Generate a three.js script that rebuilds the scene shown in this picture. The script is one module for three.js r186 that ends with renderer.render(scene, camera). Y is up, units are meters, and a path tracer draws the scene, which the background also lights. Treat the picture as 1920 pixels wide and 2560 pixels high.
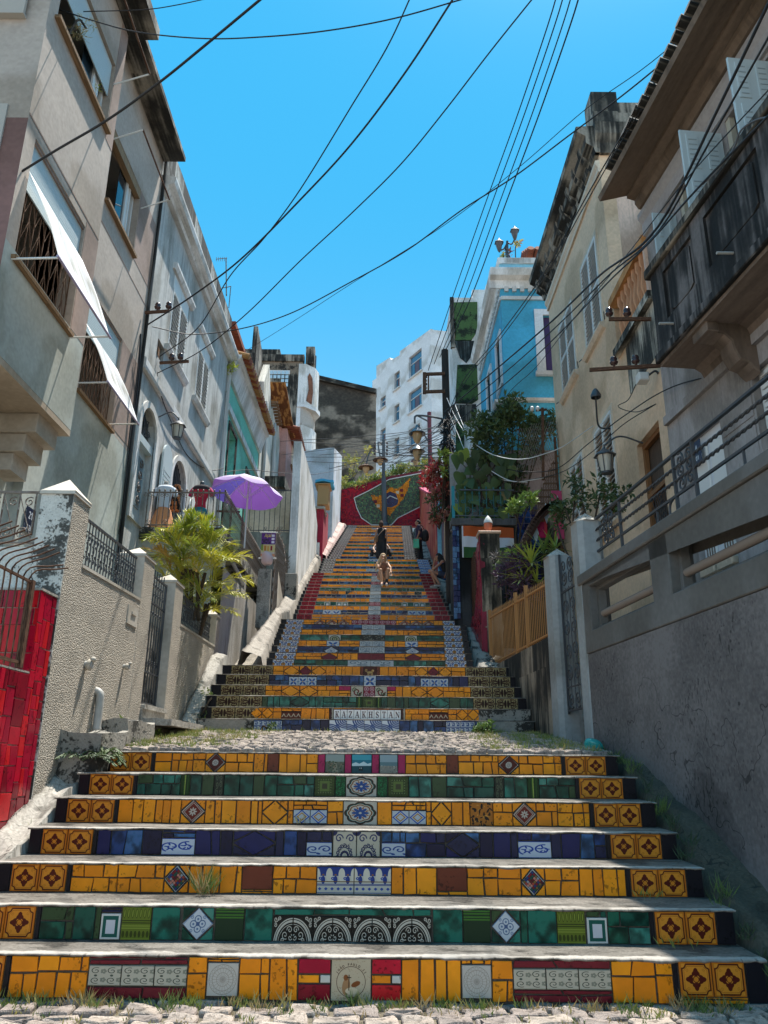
import * as THREE from 'three';
import { mergeGeometries, toCreasedNormals } from 'three/addons/utils/BufferGeometryUtils.js';
import { MarchingCubes } from 'three/addons/objects/MarchingCubes.js';

// ---------------------------------------------------------------- camera, sky, sun, exposure
const scene = new THREE.Scene();
const EYE = 1.62, FPX = 1926, PITCH = 18 * Math.PI / 180, ROLL = 0.5 * Math.PI / 180;
const camera = new THREE.PerspectiveCamera(2 * Math.atan(1280 / FPX) * 180 / Math.PI, 3 / 4, 0.05, 600);
camera.position.set(0, EYE, 0); camera.rotation.order = 'YXZ'; camera.rotation.set(PITCH, 0, ROLL);
const renderer = new THREE.WebGLRenderer({ antialias: true });
renderer.setSize(768, 1024);
renderer.toneMapping = THREE.LinearToneMapping; renderer.toneMappingExposure = 3.5;
renderer.shadowMap.enabled = true; renderer.shadowMap.type = THREE.PCFSoftShadowMap;
const SUN = new THREE.Vector3(0.18, 1, -0.27).normalize();
const sun = new THREE.DirectionalLight(new THREE.Color(1, 0.94, 0.84), 2.4);
sun.position.copy(SUN).multiplyScalar(90).add(new THREE.Vector3(0, 8, -20)); sun.target.position.set(0, 8, -20);
sun.castShadow = true; sun.shadow.mapSize.set(4096, 4096);
Object.assign(sun.shadow.camera, { left: -40, right: 40, top: 50, bottom: -50, near: 1, far: 200 });
scene.add(sun, sun.target);
{ // clear midday sky: deep cyan blue, paler at the horizon, a white aureole round the high sun
const W = 512, H = 256, data = new Float32Array(W * H * 4), dir = new THREE.Vector3();
for (let j = 0; j < H; j++) for (let i = 0; i < W; i++) {
const v = (j + 0.5) / H, u = (i + 0.5) / W, el = (v - 0.5) * Math.PI, az = (u - 0.5) * 2 * Math.PI;
dir.set(Math.cos(el) * Math.cos(az), Math.sin(el), Math.cos(el) * Math.sin(az));
const e = Math.max(0, dir.y), hz = Math.pow(1 - e, 5.6), ca = Math.min(1, Math.max(-1, dir.dot(SUN)));
const ang = Math.acos(ca) * 180 / Math.PI, au = Math.exp(-ang / 3.5) * 14;
const k = (j * W + i) * 4;
let c = [0.0175 + 0.84 * hz, 0.150 + 0.67 * hz, 0.28 + 0.45 * hz];
if (dir.y < 0) c = [0.16, 0.15, 0.14];
data[k] = c[0] + (dir.y > 0 ? au : 0); data[k + 1] = c[1] + (dir.y > 0 ? au * 0.97 : 0); data[k + 2] = c[2] + (dir.y > 0 ? au * 0.9 : 0); data[k + 3] = 1;
}
const t = new THREE.DataTexture(data, W, H, THREE.RGBAFormat, THREE.FloatType);
t.mapping = THREE.EquirectangularReflectionMapping; t.minFilter = t.magFilter = THREE.LinearFilter; t.wrapS = THREE.RepeatWrapping; t.needsUpdate = true;
scene.background = t; scene.environment = t;
}

// ---------------------------------------------------------------- helpers
let seed = 7;
const rnd = () => { seed |= 0; seed = seed + 0x6D2B79F5 | 0; let t = Math.imul(seed ^ seed >>> 15, 1 | seed); t = t + Math.imul(t ^ t >>> 7, 61 | t) ^ t; return ((t ^ t >>> 14) >>> 0) / 4294967296; };
const rr = (a, b) => a + (b - a) * rnd(), pick = a => a[Math.floor(rnd() * a.length)];
const V = (x, y, d) => new THREE.Vector3(x, y, -d);          // world point from x, height and distance ahead
const lerp = (a, b, t) => a + (b - a) * t, sstep = (a, b, x) => { const t = Math.min(1, Math.max(0, (x - a) / (b - a))); return t * t * (3 - 2 * t); };
const _c = Math.cos(PITCH), _s = Math.sin(PITCH), _cr = Math.cos(ROLL), _sr = Math.sin(ROLL);
function ray(px, py) { const a = (px - 960) / FPX, b = (1280 - py) / FPX, x = a * _cr - b * _sr, u = a * _sr + b * _cr; return [x, u * _c + _s, _c - u * _s]; }
const atD = (px, py, d) => { const r = ray(px, py), t = d / r[2]; return V(r[0] * t, r[1] * t + EYE, d); };   // survey: a sighting taken to a known distance
const used = {};
function numbered(n) { used[n] = (used[n] || 0) + 1; return used[n] === 1 ? n : n + '_' + String(used[n] - 1).padStart(3, '0'); }
function tag(o, label, category, group, kind) { o.userData.label = label; if (category) o.userData.category = category; if (group) o.userData.group = group; if (kind) o.userData.kind = kind; return o; }
function thing(name, label, category, [x, y, d] = [0, 0, 0], group, kind) { const o = new THREE.Group(); o.name = numbered(name); o.position.set(x, y, -d); scene.add(o); return tag(o, label, category, group, kind); }
function part(name, geo, mat, parent, label) {
if (apart(name, geo)) return geo.map(g => part(name, g, mat, parent, label))[0];
if (Array.isArray(geo)) geo = merge(geo);
const m = new THREE.Mesh(geo, mat); m.name = parent ? name : numbered(name); m.castShadow = m.receiveShadow = true;
if (parent) { parent.updateWorldMatrix(true, false); if (!parent.isWorldLocal) geo.applyMatrix4(parent.matrixWorld.clone().invert()); parent.add(m); } else scene.add(m);
if (label) m.userData.label = label;
return m;
}
const APART = new Set(['rail', 'surround', 'collar', 'scroll', 'door_panel', 'catch', 'lower_wall', 'string_course', 'cornice', 'sash']);
const apart = (n, g) => Array.isArray(g) && g.length > 1 && (APART.has(n) || n === 'frame' && g.length === 2);
function local(name, geo, mat, parent) { if (apart(name, geo)) return geo.map(g => local(name, g, mat, parent))[0]; if (Array.isArray(geo)) geo = merge(geo); const m = new THREE.Mesh(geo, mat); m.name = name; m.castShadow = m.receiveShadow = true; parent.add(m); return m; }
function single(name, geo, mat, label, category, group, kind) { return tag(part(name, geo, mat), label, category, group, kind); }
function merge(list) {
list = list.flat(9).map(g => { const n = g.index ? g.toNonIndexed() : g; for (const k of Object.keys(n.attributes)) if (!['position', 'normal', 'uv'].includes(k)) n.deleteAttribute(k); if (!n.attributes.uv) n.setAttribute('uv', new THREE.BufferAttribute(new Float32Array(n.attributes.position.count * 2), 2)); if (!n.attributes.normal) n.computeVertexNormals(); n.morphAttributes = {}; return n; });
return list.length === 1 ? list[0] : mergeGeometries(list, false);
}
function uvm(g) {
if (g.index) g = g.toNonIndexed();
if (!g.attributes.normal) g.computeVertexNormals();
const p = g.attributes.position, n = p.count, uv = new Float32Array(n * 2), a = new THREE.Vector3(), b = new THREE.Vector3(), c = new THREE.Vector3();
for (let i = 0; i < n; i += 3) {
a.fromBufferAttribute(p, i); b.fromBufferAttribute(p, i + 1); c.fromBufferAttribute(p, i + 2);
const N = b.clone().sub(a).cross(c.clone().sub(a)), ax = Math.abs(N.x), ay = Math.abs(N.y), az = Math.abs(N.z);
[a, b, c].forEach((q, k) => { const o = (i + k) * 2; if (ax >= ay && ax >= az) { uv[o] = -q.z; uv[o + 1] = q.y; } else if (ay >= az) { uv[o] = q.x; uv[o + 1] = -q.z; } else { uv[o] = q.x; uv[o + 1] = q.y; } });
}
g.setAttribute('uv', new THREE.BufferAttribute(uv, 2)); return g;
}
function box(x0, x1, y0, y1, d0, d1) { const g = new THREE.BoxGeometry(Math.abs(x1 - x0), Math.abs(y1 - y0), Math.abs(d1 - d0)); g.translate((x0 + x1) / 2, (y0 + y1) / 2, -(d0 + d1) / 2); return uvm(g); }
function cbox(x0, x1, y0, y1, d0, d1, c = 0.01) {
const w = Math.abs(x1 - x0), h = Math.abs(y1 - y0), l = Math.abs(d1 - d0), s = new THREE.Shape();
s.moveTo(-w / 2 + c, -h / 2 + c); s.lineTo(w / 2 - c, -h / 2 + c); s.lineTo(w / 2 - c, h / 2 - c); s.lineTo(-w / 2 + c, h / 2 - c); s.closePath();
const g = new THREE.ExtrudeGeometry(s, { depth: l - 2 * c, bevelEnabled: true, bevelSize: c, bevelThickness: c, bevelSegments: 1 });
g.translate((x0 + x1) / 2, (y0 + y1) / 2, -Math.max(d0, d1) + c); return uvm(g);
}
const shapeOf = pts => { const s = new THREE.Shape(); pts.forEach(([x, y], i) => i ? s.lineTo(x, y) : s.moveTo(x, y)); s.closePath(); return s; };
const rectPts = (a, b, c, d) => [[a, c], [b, c], [b, d], [a, d]];
function archPts(d0, d1, y0, y1, n = 14) { const r = (d1 - d0) / 2, cx = (d0 + d1) / 2, p = [[d0, y0], [d1, y0]]; for (let i = 0; i <= n; i++) { const a = Math.PI * i / n; p.push([cx + r * Math.cos(a), y1 - r + r * Math.sin(a)]); } return p; }
function flip(g) { const p = g.attributes; for (const k in p) { const a = p[k], s = a.itemSize; for (let i = 0; i < a.count; i += 3) for (let j = 0; j < s; j++) { const t = a.array[(i + 1) * s + j]; a.array[(i + 1) * s + j] = a.array[(i + 2) * s + j]; a.array[(i + 2) * s + j] = t; } } return g; }
function wallX(X, side, pts, holes = [], t = 0.25, bevel = 0) {
const s = shapeOf(pts); for (const h of holes) s.holes.push(new THREE.Path(shapeOf(h).getPoints()));
let g = new THREE.ExtrudeGeometry(s, { depth: t - 2 * bevel, bevelEnabled: bevel > 0, bevelSize: bevel, bevelOffset: -bevel, bevelThickness: bevel, bevelSegments: 1 });
g = g.index ? g.toNonIndexed() : g; const p = g.attributes.position;
for (let i = 0; i < p.count; i++) { const u = p.getX(i), y = p.getY(i), w = p.getZ(i) + bevel; p.setXYZ(i, X + side * w, y, -u); }
if (side < 0) { /* (u,y,w)->( -w, y, -u ) */ }
const det = side > 0; if (det) flip(g); g.computeVertexNormals(); flipCheck(g, side); return uvm(g);
}
function flipCheck(g, side) { // front face (nearest the street) must look towards the street
const p = g.attributes.position, n = g.attributes.normal; let best = -1e9, bi = 0;
for (let i = 0; i < p.count; i++) { const v = -side * p.getX(i); if (v > best && Math.abs(n.getX(i)) > 0.9) { best = v; bi = i; } }
if (n.getX(bi) * -side < 0) { flip(g); g.computeVertexNormals(); }
}
function wallD(D, pts, holes = [], t = 0.25, bevel = 0) {
const s = shapeOf(pts); for (const h of holes) s.holes.push(new THREE.Path(shapeOf(h).getPoints()));
const g = new THREE.ExtrudeGeometry(s, { depth: t - 2 * bevel, bevelEnabled: bevel > 0, bevelSize: bevel, bevelOffset: -bevel, bevelThickness: bevel, bevelSegments: 1 });
g.translate(0, 0, -D - t + bevel); return uvm(g);
}
function extrY(pts, y0, h) { const g = new THREE.ExtrudeGeometry(shapeOf(pts), { depth: h, bevelEnabled: false }); g.rotateX(-Math.PI / 2); g.translate(0, y0, 0); return uvm(g); } // pts in (x, distance)
function mouldX(X, side, prof, d0, d1) {
const g = new THREE.ExtrudeGeometry(shapeOf(prof.map(([o, y]) => [X - side * o, y])), { depth: d1 - d0, bevelEnabled: false });
g.translate(0, 0, -d1); g.computeVertexNormals(); return uvm(g);
}
function mouldD(D, prof, x0, x1) { const g = new THREE.ExtrudeGeometry(shapeOf(prof.map(([o, y]) => [-(D - o), y])), { depth: x1 - x0, bevelEnabled: false }); g.rotateY(Math.PI / 2); const p = g.attributes.position;
for (let i = 0; i < p.count; i++) { const X = p.getX(i), Z = p.getZ(i); p.setXYZ(i, x0 + X, p.getY(i), -Z); } g.computeVertexNormals(); return uvm(g); }
function bar(a, b, w, h = w) { // square bar between two points
const L = a.distanceTo(b), g = new THREE.BoxGeometry(w, h, L), m = new THREE.Matrix4().lookAt(a, b, Math.abs(b.clone().sub(a).normalize().y) > 0.99 ? new THREE.Vector3(1, 0, 0) : new THREE.Vector3(0, 1, 0));
g.applyMatrix4(m); g.translate((a.x + b.x) / 2, (a.y + b.y) / 2, (a.z + b.z) / 2); return g;
}
function rod(a, b, r, r2 = r, n = 7) { const L = a.distanceTo(b), g = new THREE.CylinderGeometry(r2, r, L, n); g.translate(0, L / 2, 0); g.applyQuaternion(new THREE.Quaternion().setFromUnitVectors(new THREE.Vector3(0, 1, 0), b.clone().sub(a).normalize())); g.translate(a.x, a.y, a.z); return g; }
function tube(pts, r, n = 5, per = 6, closed = false) { const c = new THREE.CatmullRomCurve3(pts, closed, 'centripetal'); return new THREE.TubeGeometry(c, Math.max(2, (pts.length - 1) * per), r, n, closed); }
function lathe(prof, x, y, d, n = 16) { const g = new THREE.LatheGeometry(prof.map(([r, h]) => new THREE.Vector2(Math.max(r, 0.0005), h)), n); g.translate(x, y, -d); return g; }
function ball(r, x, y, d, n = 10, sy = 1) { const g = new THREE.SphereGeometry(r, n, Math.max(5, n * 0.6 | 0)); g.scale(1, sy, 1); g.translate(x, y, -d); return g; }
function move(g, x, y, d) { g.translate(x, y, -d); return g; }
function scroll(c, A, B, r, turns, start, dirn, th, seg = 5) {
const p = [], n = Math.round(turns * 12); for (let i = 0; i <= n; i++) { const t = i / n, rad = r * (1 - t * 0.8), a = start + dirn * t * turns * 2 * Math.PI; p.push(c.clone().addScaledVector(A, Math.cos(a) * rad).addScaledVector(B, Math.sin(a) * rad)); }
return tube(p, th, seg, 2);
}
const AX = new THREE.Vector3(1, 0, 0), AY = new THREE.Vector3(0, 1, 0), AZ = new THREE.Vector3(0, 0, -1);
function displace(g, amp, f, sd = 0) { const p = g.attributes.position; for (let i = 0; i < p.count; i++) { const x = p.getX(i), y = p.getY(i), z = p.getZ(i); p.setXYZ(i, x + amp * (vn3(x * f + sd, y * f, z * f) - 0.5), y + amp * (vn3(x * f, y * f + 9 + sd, z * f) - 0.5), z + amp * (vn3(x * f, y * f, z * f + 17 + sd) - 0.5)); } g.computeVertexNormals(); return g; }

// ---------------------------------------------------------------- noise and textures
const PERM = new Float32Array(65536); for (let i = 0; i < 65536; i++) PERM[i] = rnd();
const hsh = (x, y, z = 0) => PERM[(Math.imul(x, 374761393) + Math.imul(y, 668265263) + Math.imul(z, 2147483647 - 361) ^ Math.imul(x ^ (y << 5), 1274126177)) >>> 7 & 65535];
function vn(x, y, p, z = 0) { // value noise, period p
let xi = Math.floor(x), yi = Math.floor(y); const fx = x - xi, fy = y - yi, u = fx * fx * (3 - 2 * fx), v = fy * fy * (3 - 2 * fy);
const x0 = ((xi % p) + p) % p, x1 = (x0 + 1) % p, y0 = ((yi % p) + p) % p, y1 = (y0 + 1) % p;
return lerp(lerp(hsh(x0, y0, z), hsh(x1, y0, z), u), lerp(hsh(x0, y1, z), hsh(x1, y1, z), u), v);
}
function vn3(x, y, z) { const xi = Math.floor(x), yi = Math.floor(y), zi = Math.floor(z), s = t => t * t * (3 - 2 * t), u = s(x - xi), v = s(y - yi), w = s(z - zi); const q = k => lerp(lerp(hsh(xi, yi, k), hsh(xi + 1, yi, k), u), lerp(hsh(xi, yi + 1, k), hsh(xi + 1, yi + 1, k), u), v); return lerp(q(zi), q(zi + 1), w); }
function fbm(u, v, f, oct, z = 0) { let s = 0, a = 0.5, t = 0; for (let o = 0; o < oct; o++) { s += a * vn(u * f, v * f, f, z + o * 7); t += a; a *= 0.5; f *= 2; } return s / t; }
function dtex(n, m, size, fn, srgb = true) { // square texture covering `size` metres; fn(u, v) -> [r, g, b] 0..1 (as stored)
const d = new Uint8Array(n * m * 4); for (let j = 0; j < m; j++) for (let i = 0; i < n; i++) { const c = fn((i + 0.5) / n, (j + 0.5) / m), k = (j * n + i) * 4; d[k] = 255 * Math.min(1, Math.max(0, c[0])); d[k + 1] = 255 * Math.min(1, Math.max(0, c[1])); d[k + 2] = 255 * Math.min(1, Math.max(0, c[2])); d[k + 3] = 255; }
const t = new THREE.DataTexture(d, n, m, THREE.RGBAFormat); t.wrapS = t.wrapT = THREE.RepeatWrapping; t.magFilter = THREE.LinearFilter; t.minFilter = THREE.LinearMipmapLinearFilter; t.generateMipmaps = true;
if (srgb) t.colorSpace = THREE.SRGBColorSpace; if (size) t.repeat.set(1 / size[0], 1 / size[1]); t.needsUpdate = true; return t;
}
const gmix = (a, b, t) => [lerp(a[0], b[0], t), lerp(a[1], b[1], t), lerp(a[2], b[2], t)];
const T = {};
{ // grime maps multiply the paint colour
T.plaster = dtex(512, 512, [3.1, 3.1], (u, v) => { const a = fbm(u, v, 4, 5), s = sstep(0.5, 0.72, fbm(u, v, 3, 5, 40)), f = fbm(u, v, 64, 2, 90); let k = 0.86 + 0.16 * a + 0.1 * (f - 0.5); return [k - 0.1 * s, k - 0.11 * s, k - 0.13 * s]; });
T.stained = dtex(512, 512, [2.6, 5.2], (u, v) => { const w0 = 0.6 * (fbm(u, v, 6, 3, 34) - 0.5), st = sstep(0.5, 0.85, (vn(u * 14 + w0, v * 2, 14, 5) * 0.35 + vn(u * 31 + w0, v * 3, 31, 8) * 0.3 + vn(u * 67, v * 4, 67, 9) * 0.25) * (0.4 + 0.9 * fbm(u, v, 4, 4, 66)) + 0.35 * fbm(u, v, 5, 4, 60)), p = sstep(0.52, 0.75, fbm(u, v, 3, 5, 70)), f = fbm(u, v, 90, 2, 20); const k = 0.95 + 0.12 * (f - 0.5) - 0.17 * st - 0.16 * p; return [k, k - 0.01 * p, k - 0.03 * p]; });
T.mold = dtex(512, 512, [2.2, 3.2], (u, v) => { const w0 = 0.5 * (fbm(u, v, 6, 3, 33) - 0.5), sx0 = vn(u * 13 + w0, v * 2, 13, 5) * 0.3 + vn(u * 29 + w0, v * 3, 29, 8) * 0.3 + vn(u * 61, v * 5, 61, 9) * 0.25, st = sstep(0.34, 0.72, sx0 * 0.75 + fbm(u, v, 4, 5, 61) * 0.65 - 0.1), f = fbm(u, v, 80, 2, 20); const k = 0.92 - 0.72 * st + 0.16 * (f - 0.5); return [k, k, k - 0.01]; });
T.blotch = dtex(512, 512, [1.6, 1.6], (u, v) => { const a = fbm(u, v, 5, 6, 25), g = fbm(u, v, 70, 3, 26), st = sstep(0.50, 0.60, a * 0.7 + g * 0.3 + 0.12 * (vn(u * 20, v * 2, 20, 3) - 0.5)); const k = 0.95 - 0.62 * st + 0.2 * (g - 0.5); return [k, k, k - 0.01]; });
T.pitted = dtex(1024, 1024, [2.9, 2.9], (u, v) => { const a = fbm(u, v, 4, 5, 45), g = fbm(u, v, 100, 2, 46), pit = sstep(0.72, 0.82, vn(u * 170, v * 70, 170 * 7, 47) * 0.7 + 0.5 * (fbm(u, v, 5, 3, 48) - 0.2)); const cr = Math.abs(fbm(u, v, 3, 5, 91) - 0.5) < 0.0035 ? 0.3 : 0, dp = sstep(0.52, 0.6, fbm(u, v, 3, 5, 92)); const k = 0.9 + 0.4 * (a - 0.5) + 0.24 * (g - 0.5) - 0.25 * pit - cr - 0.14 * dp; return [k, k * 0.99, k * 0.99]; });
T.bands = dtex(512, 512, [11, 9], (u, v) => { const w = 0.5 * fbm(u, v, 4, 4, 81), s = sstep(0.46, 0.62, fbm(u, v, 2, 1, 82) * 0.3 + vn(u * 4, v * 9 + w * 4, 36, 83) * 0.4 + fbm(u, v, 16, 4, 84) * 0.35), f = fbm(u, v, 80, 2, 85); const k = 0.95 - 0.5 * s + 0.2 * (f - 0.5); return [k, k, k]; });
T.concrete = dtex(512, 512, [1.7, 1.7], (u, v) => { const a = fbm(u, v, 5, 5, 11), f = fbm(u, v, 90, 2, 31), c = Math.abs(fbm(u, v, 6, 4, 77) - 0.5) < 0.006 ? 0.25 : 0; const dk = sstep(0.58, 0.75, fbm(u, v, 8, 4, 55)) * 0.22; const k = 0.82 + 0.22 * (a - 0.5) + 0.26 * (f - 0.5) - dk - c; return [k + 0.01, k, k - 0.02]; });
T.grain = dtex(256, 256, [0.5, 0.5], (u, v) => { const k = 0.5 + 0.9 * (fbm(u, v, 24, 3, 3) - 0.5); return [k, k, k]; }, false);
T.grain2 = dtex(512, 512, [2, 2], (u, v) => { const k = 0.5 + 0.6 * (fbm(u, v, 8, 6, 3) - 0.5); return [k, k, k]; }, false);
const lump = (u, v) => { const f = 56; let m = 1; const x = u * f, y = v * f, xi = Math.floor(x), yi = Math.floor(y); for (let j = -1; j <= 1; j++) for (let i = -1; i <= 1; i++) { const cx = ((xi + i) % f + f) % f, cy = ((yi + j) % f + f) % f, dx = xi + i + hsh(cx, cy, 1) - x, dy = yi + j + hsh(cx, cy, 2) - y; m = Math.min(m, Math.sqrt(dx * dx + dy * dy) / (0.55 + 0.5 * hsh(cx, cy, 3))); } return 1 - Math.min(1, m); };
T.pebbleB = dtex(1024, 1024, [1.0, 1.0], (u, v) => { const k = 0.75 * lump(u, v) + 0.25 * fbm(u, v, 128, 2, 8); return [k, k, k]; }, false);
T.pebble = dtex(1024, 1024, [1.0, 1.0], (u, v) => { const l = lump(u, v), a = fbm(u, v, 4, 4, 12); const k = 0.74 + 0.22 * a + 0.1 * l; return [k, k * 0.975, k * 0.94]; });
T.rust = dtex(256, 256, [0.6, 0.6], (u, v) => { const a = sstep(0.4, 0.65, fbm(u, v, 8, 4, 21)); return gmix([0.55, 0.42, 0.33], [0.95, 0.9, 0.86], a); });
T.wood = dtex(256, 512, [0.4, 1.2], (u, v) => { const g = vn(u * 40, v * 3, 40, 4) * 0.5 + vn(u * 90, v * 6, 90, 9) * 0.3; const k = 0.72 + 0.4 * (g - 0.4); return [k, k * 0.97, k * 0.93]; });
T.glaze = dtex(256, 256, [0.7, 0.7], (u, v) => { const a = fbm(u, v, 6, 4, 14), b = sstep(0.62, 0.70, fbm(u, v, 34, 3, 44)) * sstep(0.45, 0.65, fbm(u, v, 4, 3, 49)); const k = 0.93 + 0.16 * (a - 0.5) - 0.3 * b; return [k, k, k]; });
T.mottle = dtex(256, 256, [0.5, 0.5], (u, v) => { const a = fbm(u, v, 6, 5, 15); const k = 0.45 + 0.95 * a * a * 1.6; return [k * 0.9, k, k]; });
}
function mat(rgb, o = {}) { const { map, bump, bs, ...r } = o; const m = new THREE.MeshStandardMaterial({ roughness: 0.9, metalness: 0, ...r }); m.color.setRGB(...rgb); if (map) m.map = map; if (bump) { m.bumpMap = bump; m.bumpScale = bs || 0.004; } return m; }
const wallMat = (rgb, map = T.plaster, bs = 0.006, o = {}) => mat(rgb, { map, bump: T.grain2, bs, ...o });
const room = (X, side, a, c, y0, y1, dep = 1.5) => { const p = X + side * 0.301, q = p + side * dep; return [box(q, q + side * 0.05, y0 - 0.3, y1 + 0.3, a - 0.3, c + 0.3), box(p, q, y1 + 0.25, y1 + 0.3, a - 0.3, c + 0.3), box(p, q, y0 - 0.3, y0 - 0.25, a - 0.3, c + 0.3), box(p, q, y0 - 0.25, y1 + 0.25, a - 0.3, a - 0.25), box(p, q, y0 - 0.25, y1 + 0.25, c + 0.25, c + 0.3)]; };
const M = {
tan: wallMat([0.47, 0.40, 0.345], T.plaster, 0.008), tanB: wallMat([0.34, 0.245, 0.205], T.plaster, 0.006), mauve: wallMat([0.24, 0.13, 0.115], T.plaster), greygreen: wallMat([0.46, 0.49, 0.45], T.plaster),
grey: wallMat([0.52, 0.52, 0.50], T.stained, 0.014), greyD: wallMat([0.45, 0.45, 0.43], T.mold, 0.01), white: wallMat([0.74, 0.75, 0.76], T.plaster), whiteSt: wallMat([0.78, 0.78, 0.77], T.stained), trim: mat([0.74, 0.74, 0.73], { map: T.plaster }),
mint: wallMat([0.20, 0.62, 0.49], T.plaster), mintL: mat([0.48, 0.72, 0.63], { map: T.plaster }), pink: wallMat([0.62, 0.34, 0.30], T.plaster), cream: wallMat([0.84, 0.605, 0.41], T.plaster, 0.005), creamL: mat([0.76, 0.63, 0.49], { map: T.plaster }), peach: wallMat([0.72, 0.36, 0.19], T.stained), peachW: wallMat([0.76, 0.54, 0.42], T.stained),
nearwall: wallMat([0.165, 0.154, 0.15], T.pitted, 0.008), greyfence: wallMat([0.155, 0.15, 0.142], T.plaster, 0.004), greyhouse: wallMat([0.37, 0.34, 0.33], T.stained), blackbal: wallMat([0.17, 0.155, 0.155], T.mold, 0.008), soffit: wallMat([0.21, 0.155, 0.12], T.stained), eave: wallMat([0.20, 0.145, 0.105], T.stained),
moldD: wallMat([0.34, 0.30, 0.25], T.mold, 0.01), moldW: wallMat([0.62, 0.58, 0.5], T.mold, 0.01), concrete: mat([0.47, 0.45, 0.42], { map: T.concrete, bump: T.grain, bs: 0.006 }), concreteD: mat([0.30, 0.28, 0.25], { map: T.blotch, bump: T.grain, bs: 0.006 }), mortar: mat([0.10, 0.085, 0.07], { map: T.concrete, bump: T.grain, bs: 0.004 }), cementW: mat([0.50, 0.475, 0.44], { map: T.concrete, bump: T.grain, bs: 0.005 }),
pebble: mat([0.62, 0.575, 0.51], { map: T.pebble, bump: T.pebbleB, bs: 0.04 }), pebbleD: mat([0.43, 0.40, 0.36], { map: T.stained, bump: T.pebbleB, bs: 0.02 }), smooth: mat([0.55, 0.50, 0.43], { map: T.plaster, bump: T.grain2, bs: 0.004 }), stainedFace: mat([0.62, 0.60, 0.56], { map: T.blotch, bump: T.grain, bs: 0.006 }),
blue: wallMat([0.075, 0.44, 0.66], T.plaster, 0.004), blueL: wallMat([0.24, 0.55, 0.70], T.plaster), moss: wallMat([0.05, 0.105, 0.03], T.blotch, 0.03), farwhite: wallMat([0.76, 0.77, 0.79], T.plaster), farconc: wallMat([0.30, 0.245, 0.19], T.bands), room: mat([0.40, 0.37, 0.33]), ochre: wallMat([0.21, 0.165, 0.125], T.blotch),
iron: mat([0.075, 0.08, 0.088], { roughness: 0.5, metalness: 0.5 }), ironG: mat([0.34, 0.35, 0.35], { roughness: 0.55, metalness: 0.3, map: T.rust }), ironR: mat([0.20, 0.12, 0.075], { roughness: 0.8, metalness: 0.2, map: T.rust }), grille: mat([0.22, 0.155, 0.105], { roughness: 0.7, metalness: 0.2, map: T.rust }), orangeF: mat([0.58, 0.27, 0.08], { roughness: 0.55, map: T.plaster }),
shutter: mat([0.68, 0.68, 0.66], { roughness: 0.6 }), shutG: mat([0.45, 0.53, 0.55], { roughness: 0.6 }), frameW: mat([0.62, 0.62, 0.60], { roughness: 0.5 }), woodO: mat([0.42, 0.20, 0.075], { map: T.wood, roughness: 0.6 }), sill: mat([0.42, 0.27, 0.15], { map: T.wood }), dark: mat([0.025, 0.022, 0.022]), darkroom: mat([0.05, 0.045, 0.042]),
glass: new THREE.MeshPhysicalMaterial({ color: 0x223038, roughness: 0.08, metalness: 0, specularIntensity: 1 }), awning: (() => { const m = new THREE.MeshPhysicalMaterial({ roughness: 0.9, transmission: 0.55, thickness: 0, side: THREE.DoubleSide }); m.color.setRGB(0.86, 0.86, 0.87); m.map = dtex(256, 256, [0.25, 1], (u, v) => { const st = Math.abs((u * 4) % 1 - 0.5) < 0.03 ? 0.12 : 0, d = sstep(0.5, 0.75, fbm(u, v, 4, 4, 6)) * 0.2; const k = 0.97 - st - d; return [k, k, k - d * 0.2]; }); return m; })(), cable: mat([0.012, 0.012, 0.014], { roughness: 0.65 }), cableG: mat([0.10, 0.10, 0.105], { roughness: 0.6 }), cableW: mat([0.62, 0.62, 0.62], { roughness: 0.5 }), porcelain: mat([0.055, 0.025, 0.022], { roughness: 0.2 }), porcW: mat([0.6, 0.58, 0.55], { roughness: 0.25 }),
terracotta: mat([0.33, 0.085, 0.04], { map: T.concrete, roughness: 0.85 }), terracottaO: mat([0.50, 0.25, 0.09], { map: T.concrete }), pipe: mat([0.50, 0.50, 0.49], { roughness: 0.55, map: T.plaster }), pipeD: mat([0.33, 0.33, 0.33], { map: T.mold }), trunk: mat([0.12, 0.085, 0.055], { map: T.wood, bump: T.grain, bs: 0.01 }), pole: mat([0.05, 0.042, 0.04], { map: T.wood }), red: mat([0.42, 0.01, 0.03], { roughness: 0.3 })
};
// ---------------------------------------------------------------- printed and glazed tile patterns (flat print on the tiles)
const ATLAS_N = 8, CELL = 256, atlasCv = document.createElement('canvas'); atlasCv.width = atlasCv.height = ATLAS_N * CELL;
const cells = {}; let cellCount = 0;
function cell(name, draw) {
const i = cellCount++, cx = i % ATLAS_N, cy = Math.floor(i / ATLAS_N), g = atlasCv.getContext('2d'); g.save(); g.beginPath(); g.rect(cx * CELL, cy * CELL, CELL, CELL); g.clip(); g.translate(cx * CELL, cy * CELL); g.scale(CELL, CELL); draw(g); g.restore();
cells[name] = [cx / ATLAS_N, 1 - (cy + 1) / ATLAS_N, 1 / ATLAS_N];
}
const fillR = (g, c, x, y, w, h) => { g.fillStyle = c; g.fillRect(x, y, w, h); };
const circ = (g, x, y, r, fill, stroke, lw) => { g.beginPath(); g.arc(x, y, r, 0, 7); if (fill) { g.fillStyle = fill; g.fill(); } if (stroke) { g.strokeStyle = stroke; g.lineWidth = lw; g.stroke(); } };
const ell = (g, x, y, a, b, rot, fill) => { g.save(); g.translate(x, y); g.rotate(rot); g.scale(a, b); g.beginPath(); g.arc(0, 0, 1, 0, 7); g.restore(); g.fillStyle = fill; g.fill(); };
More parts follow.
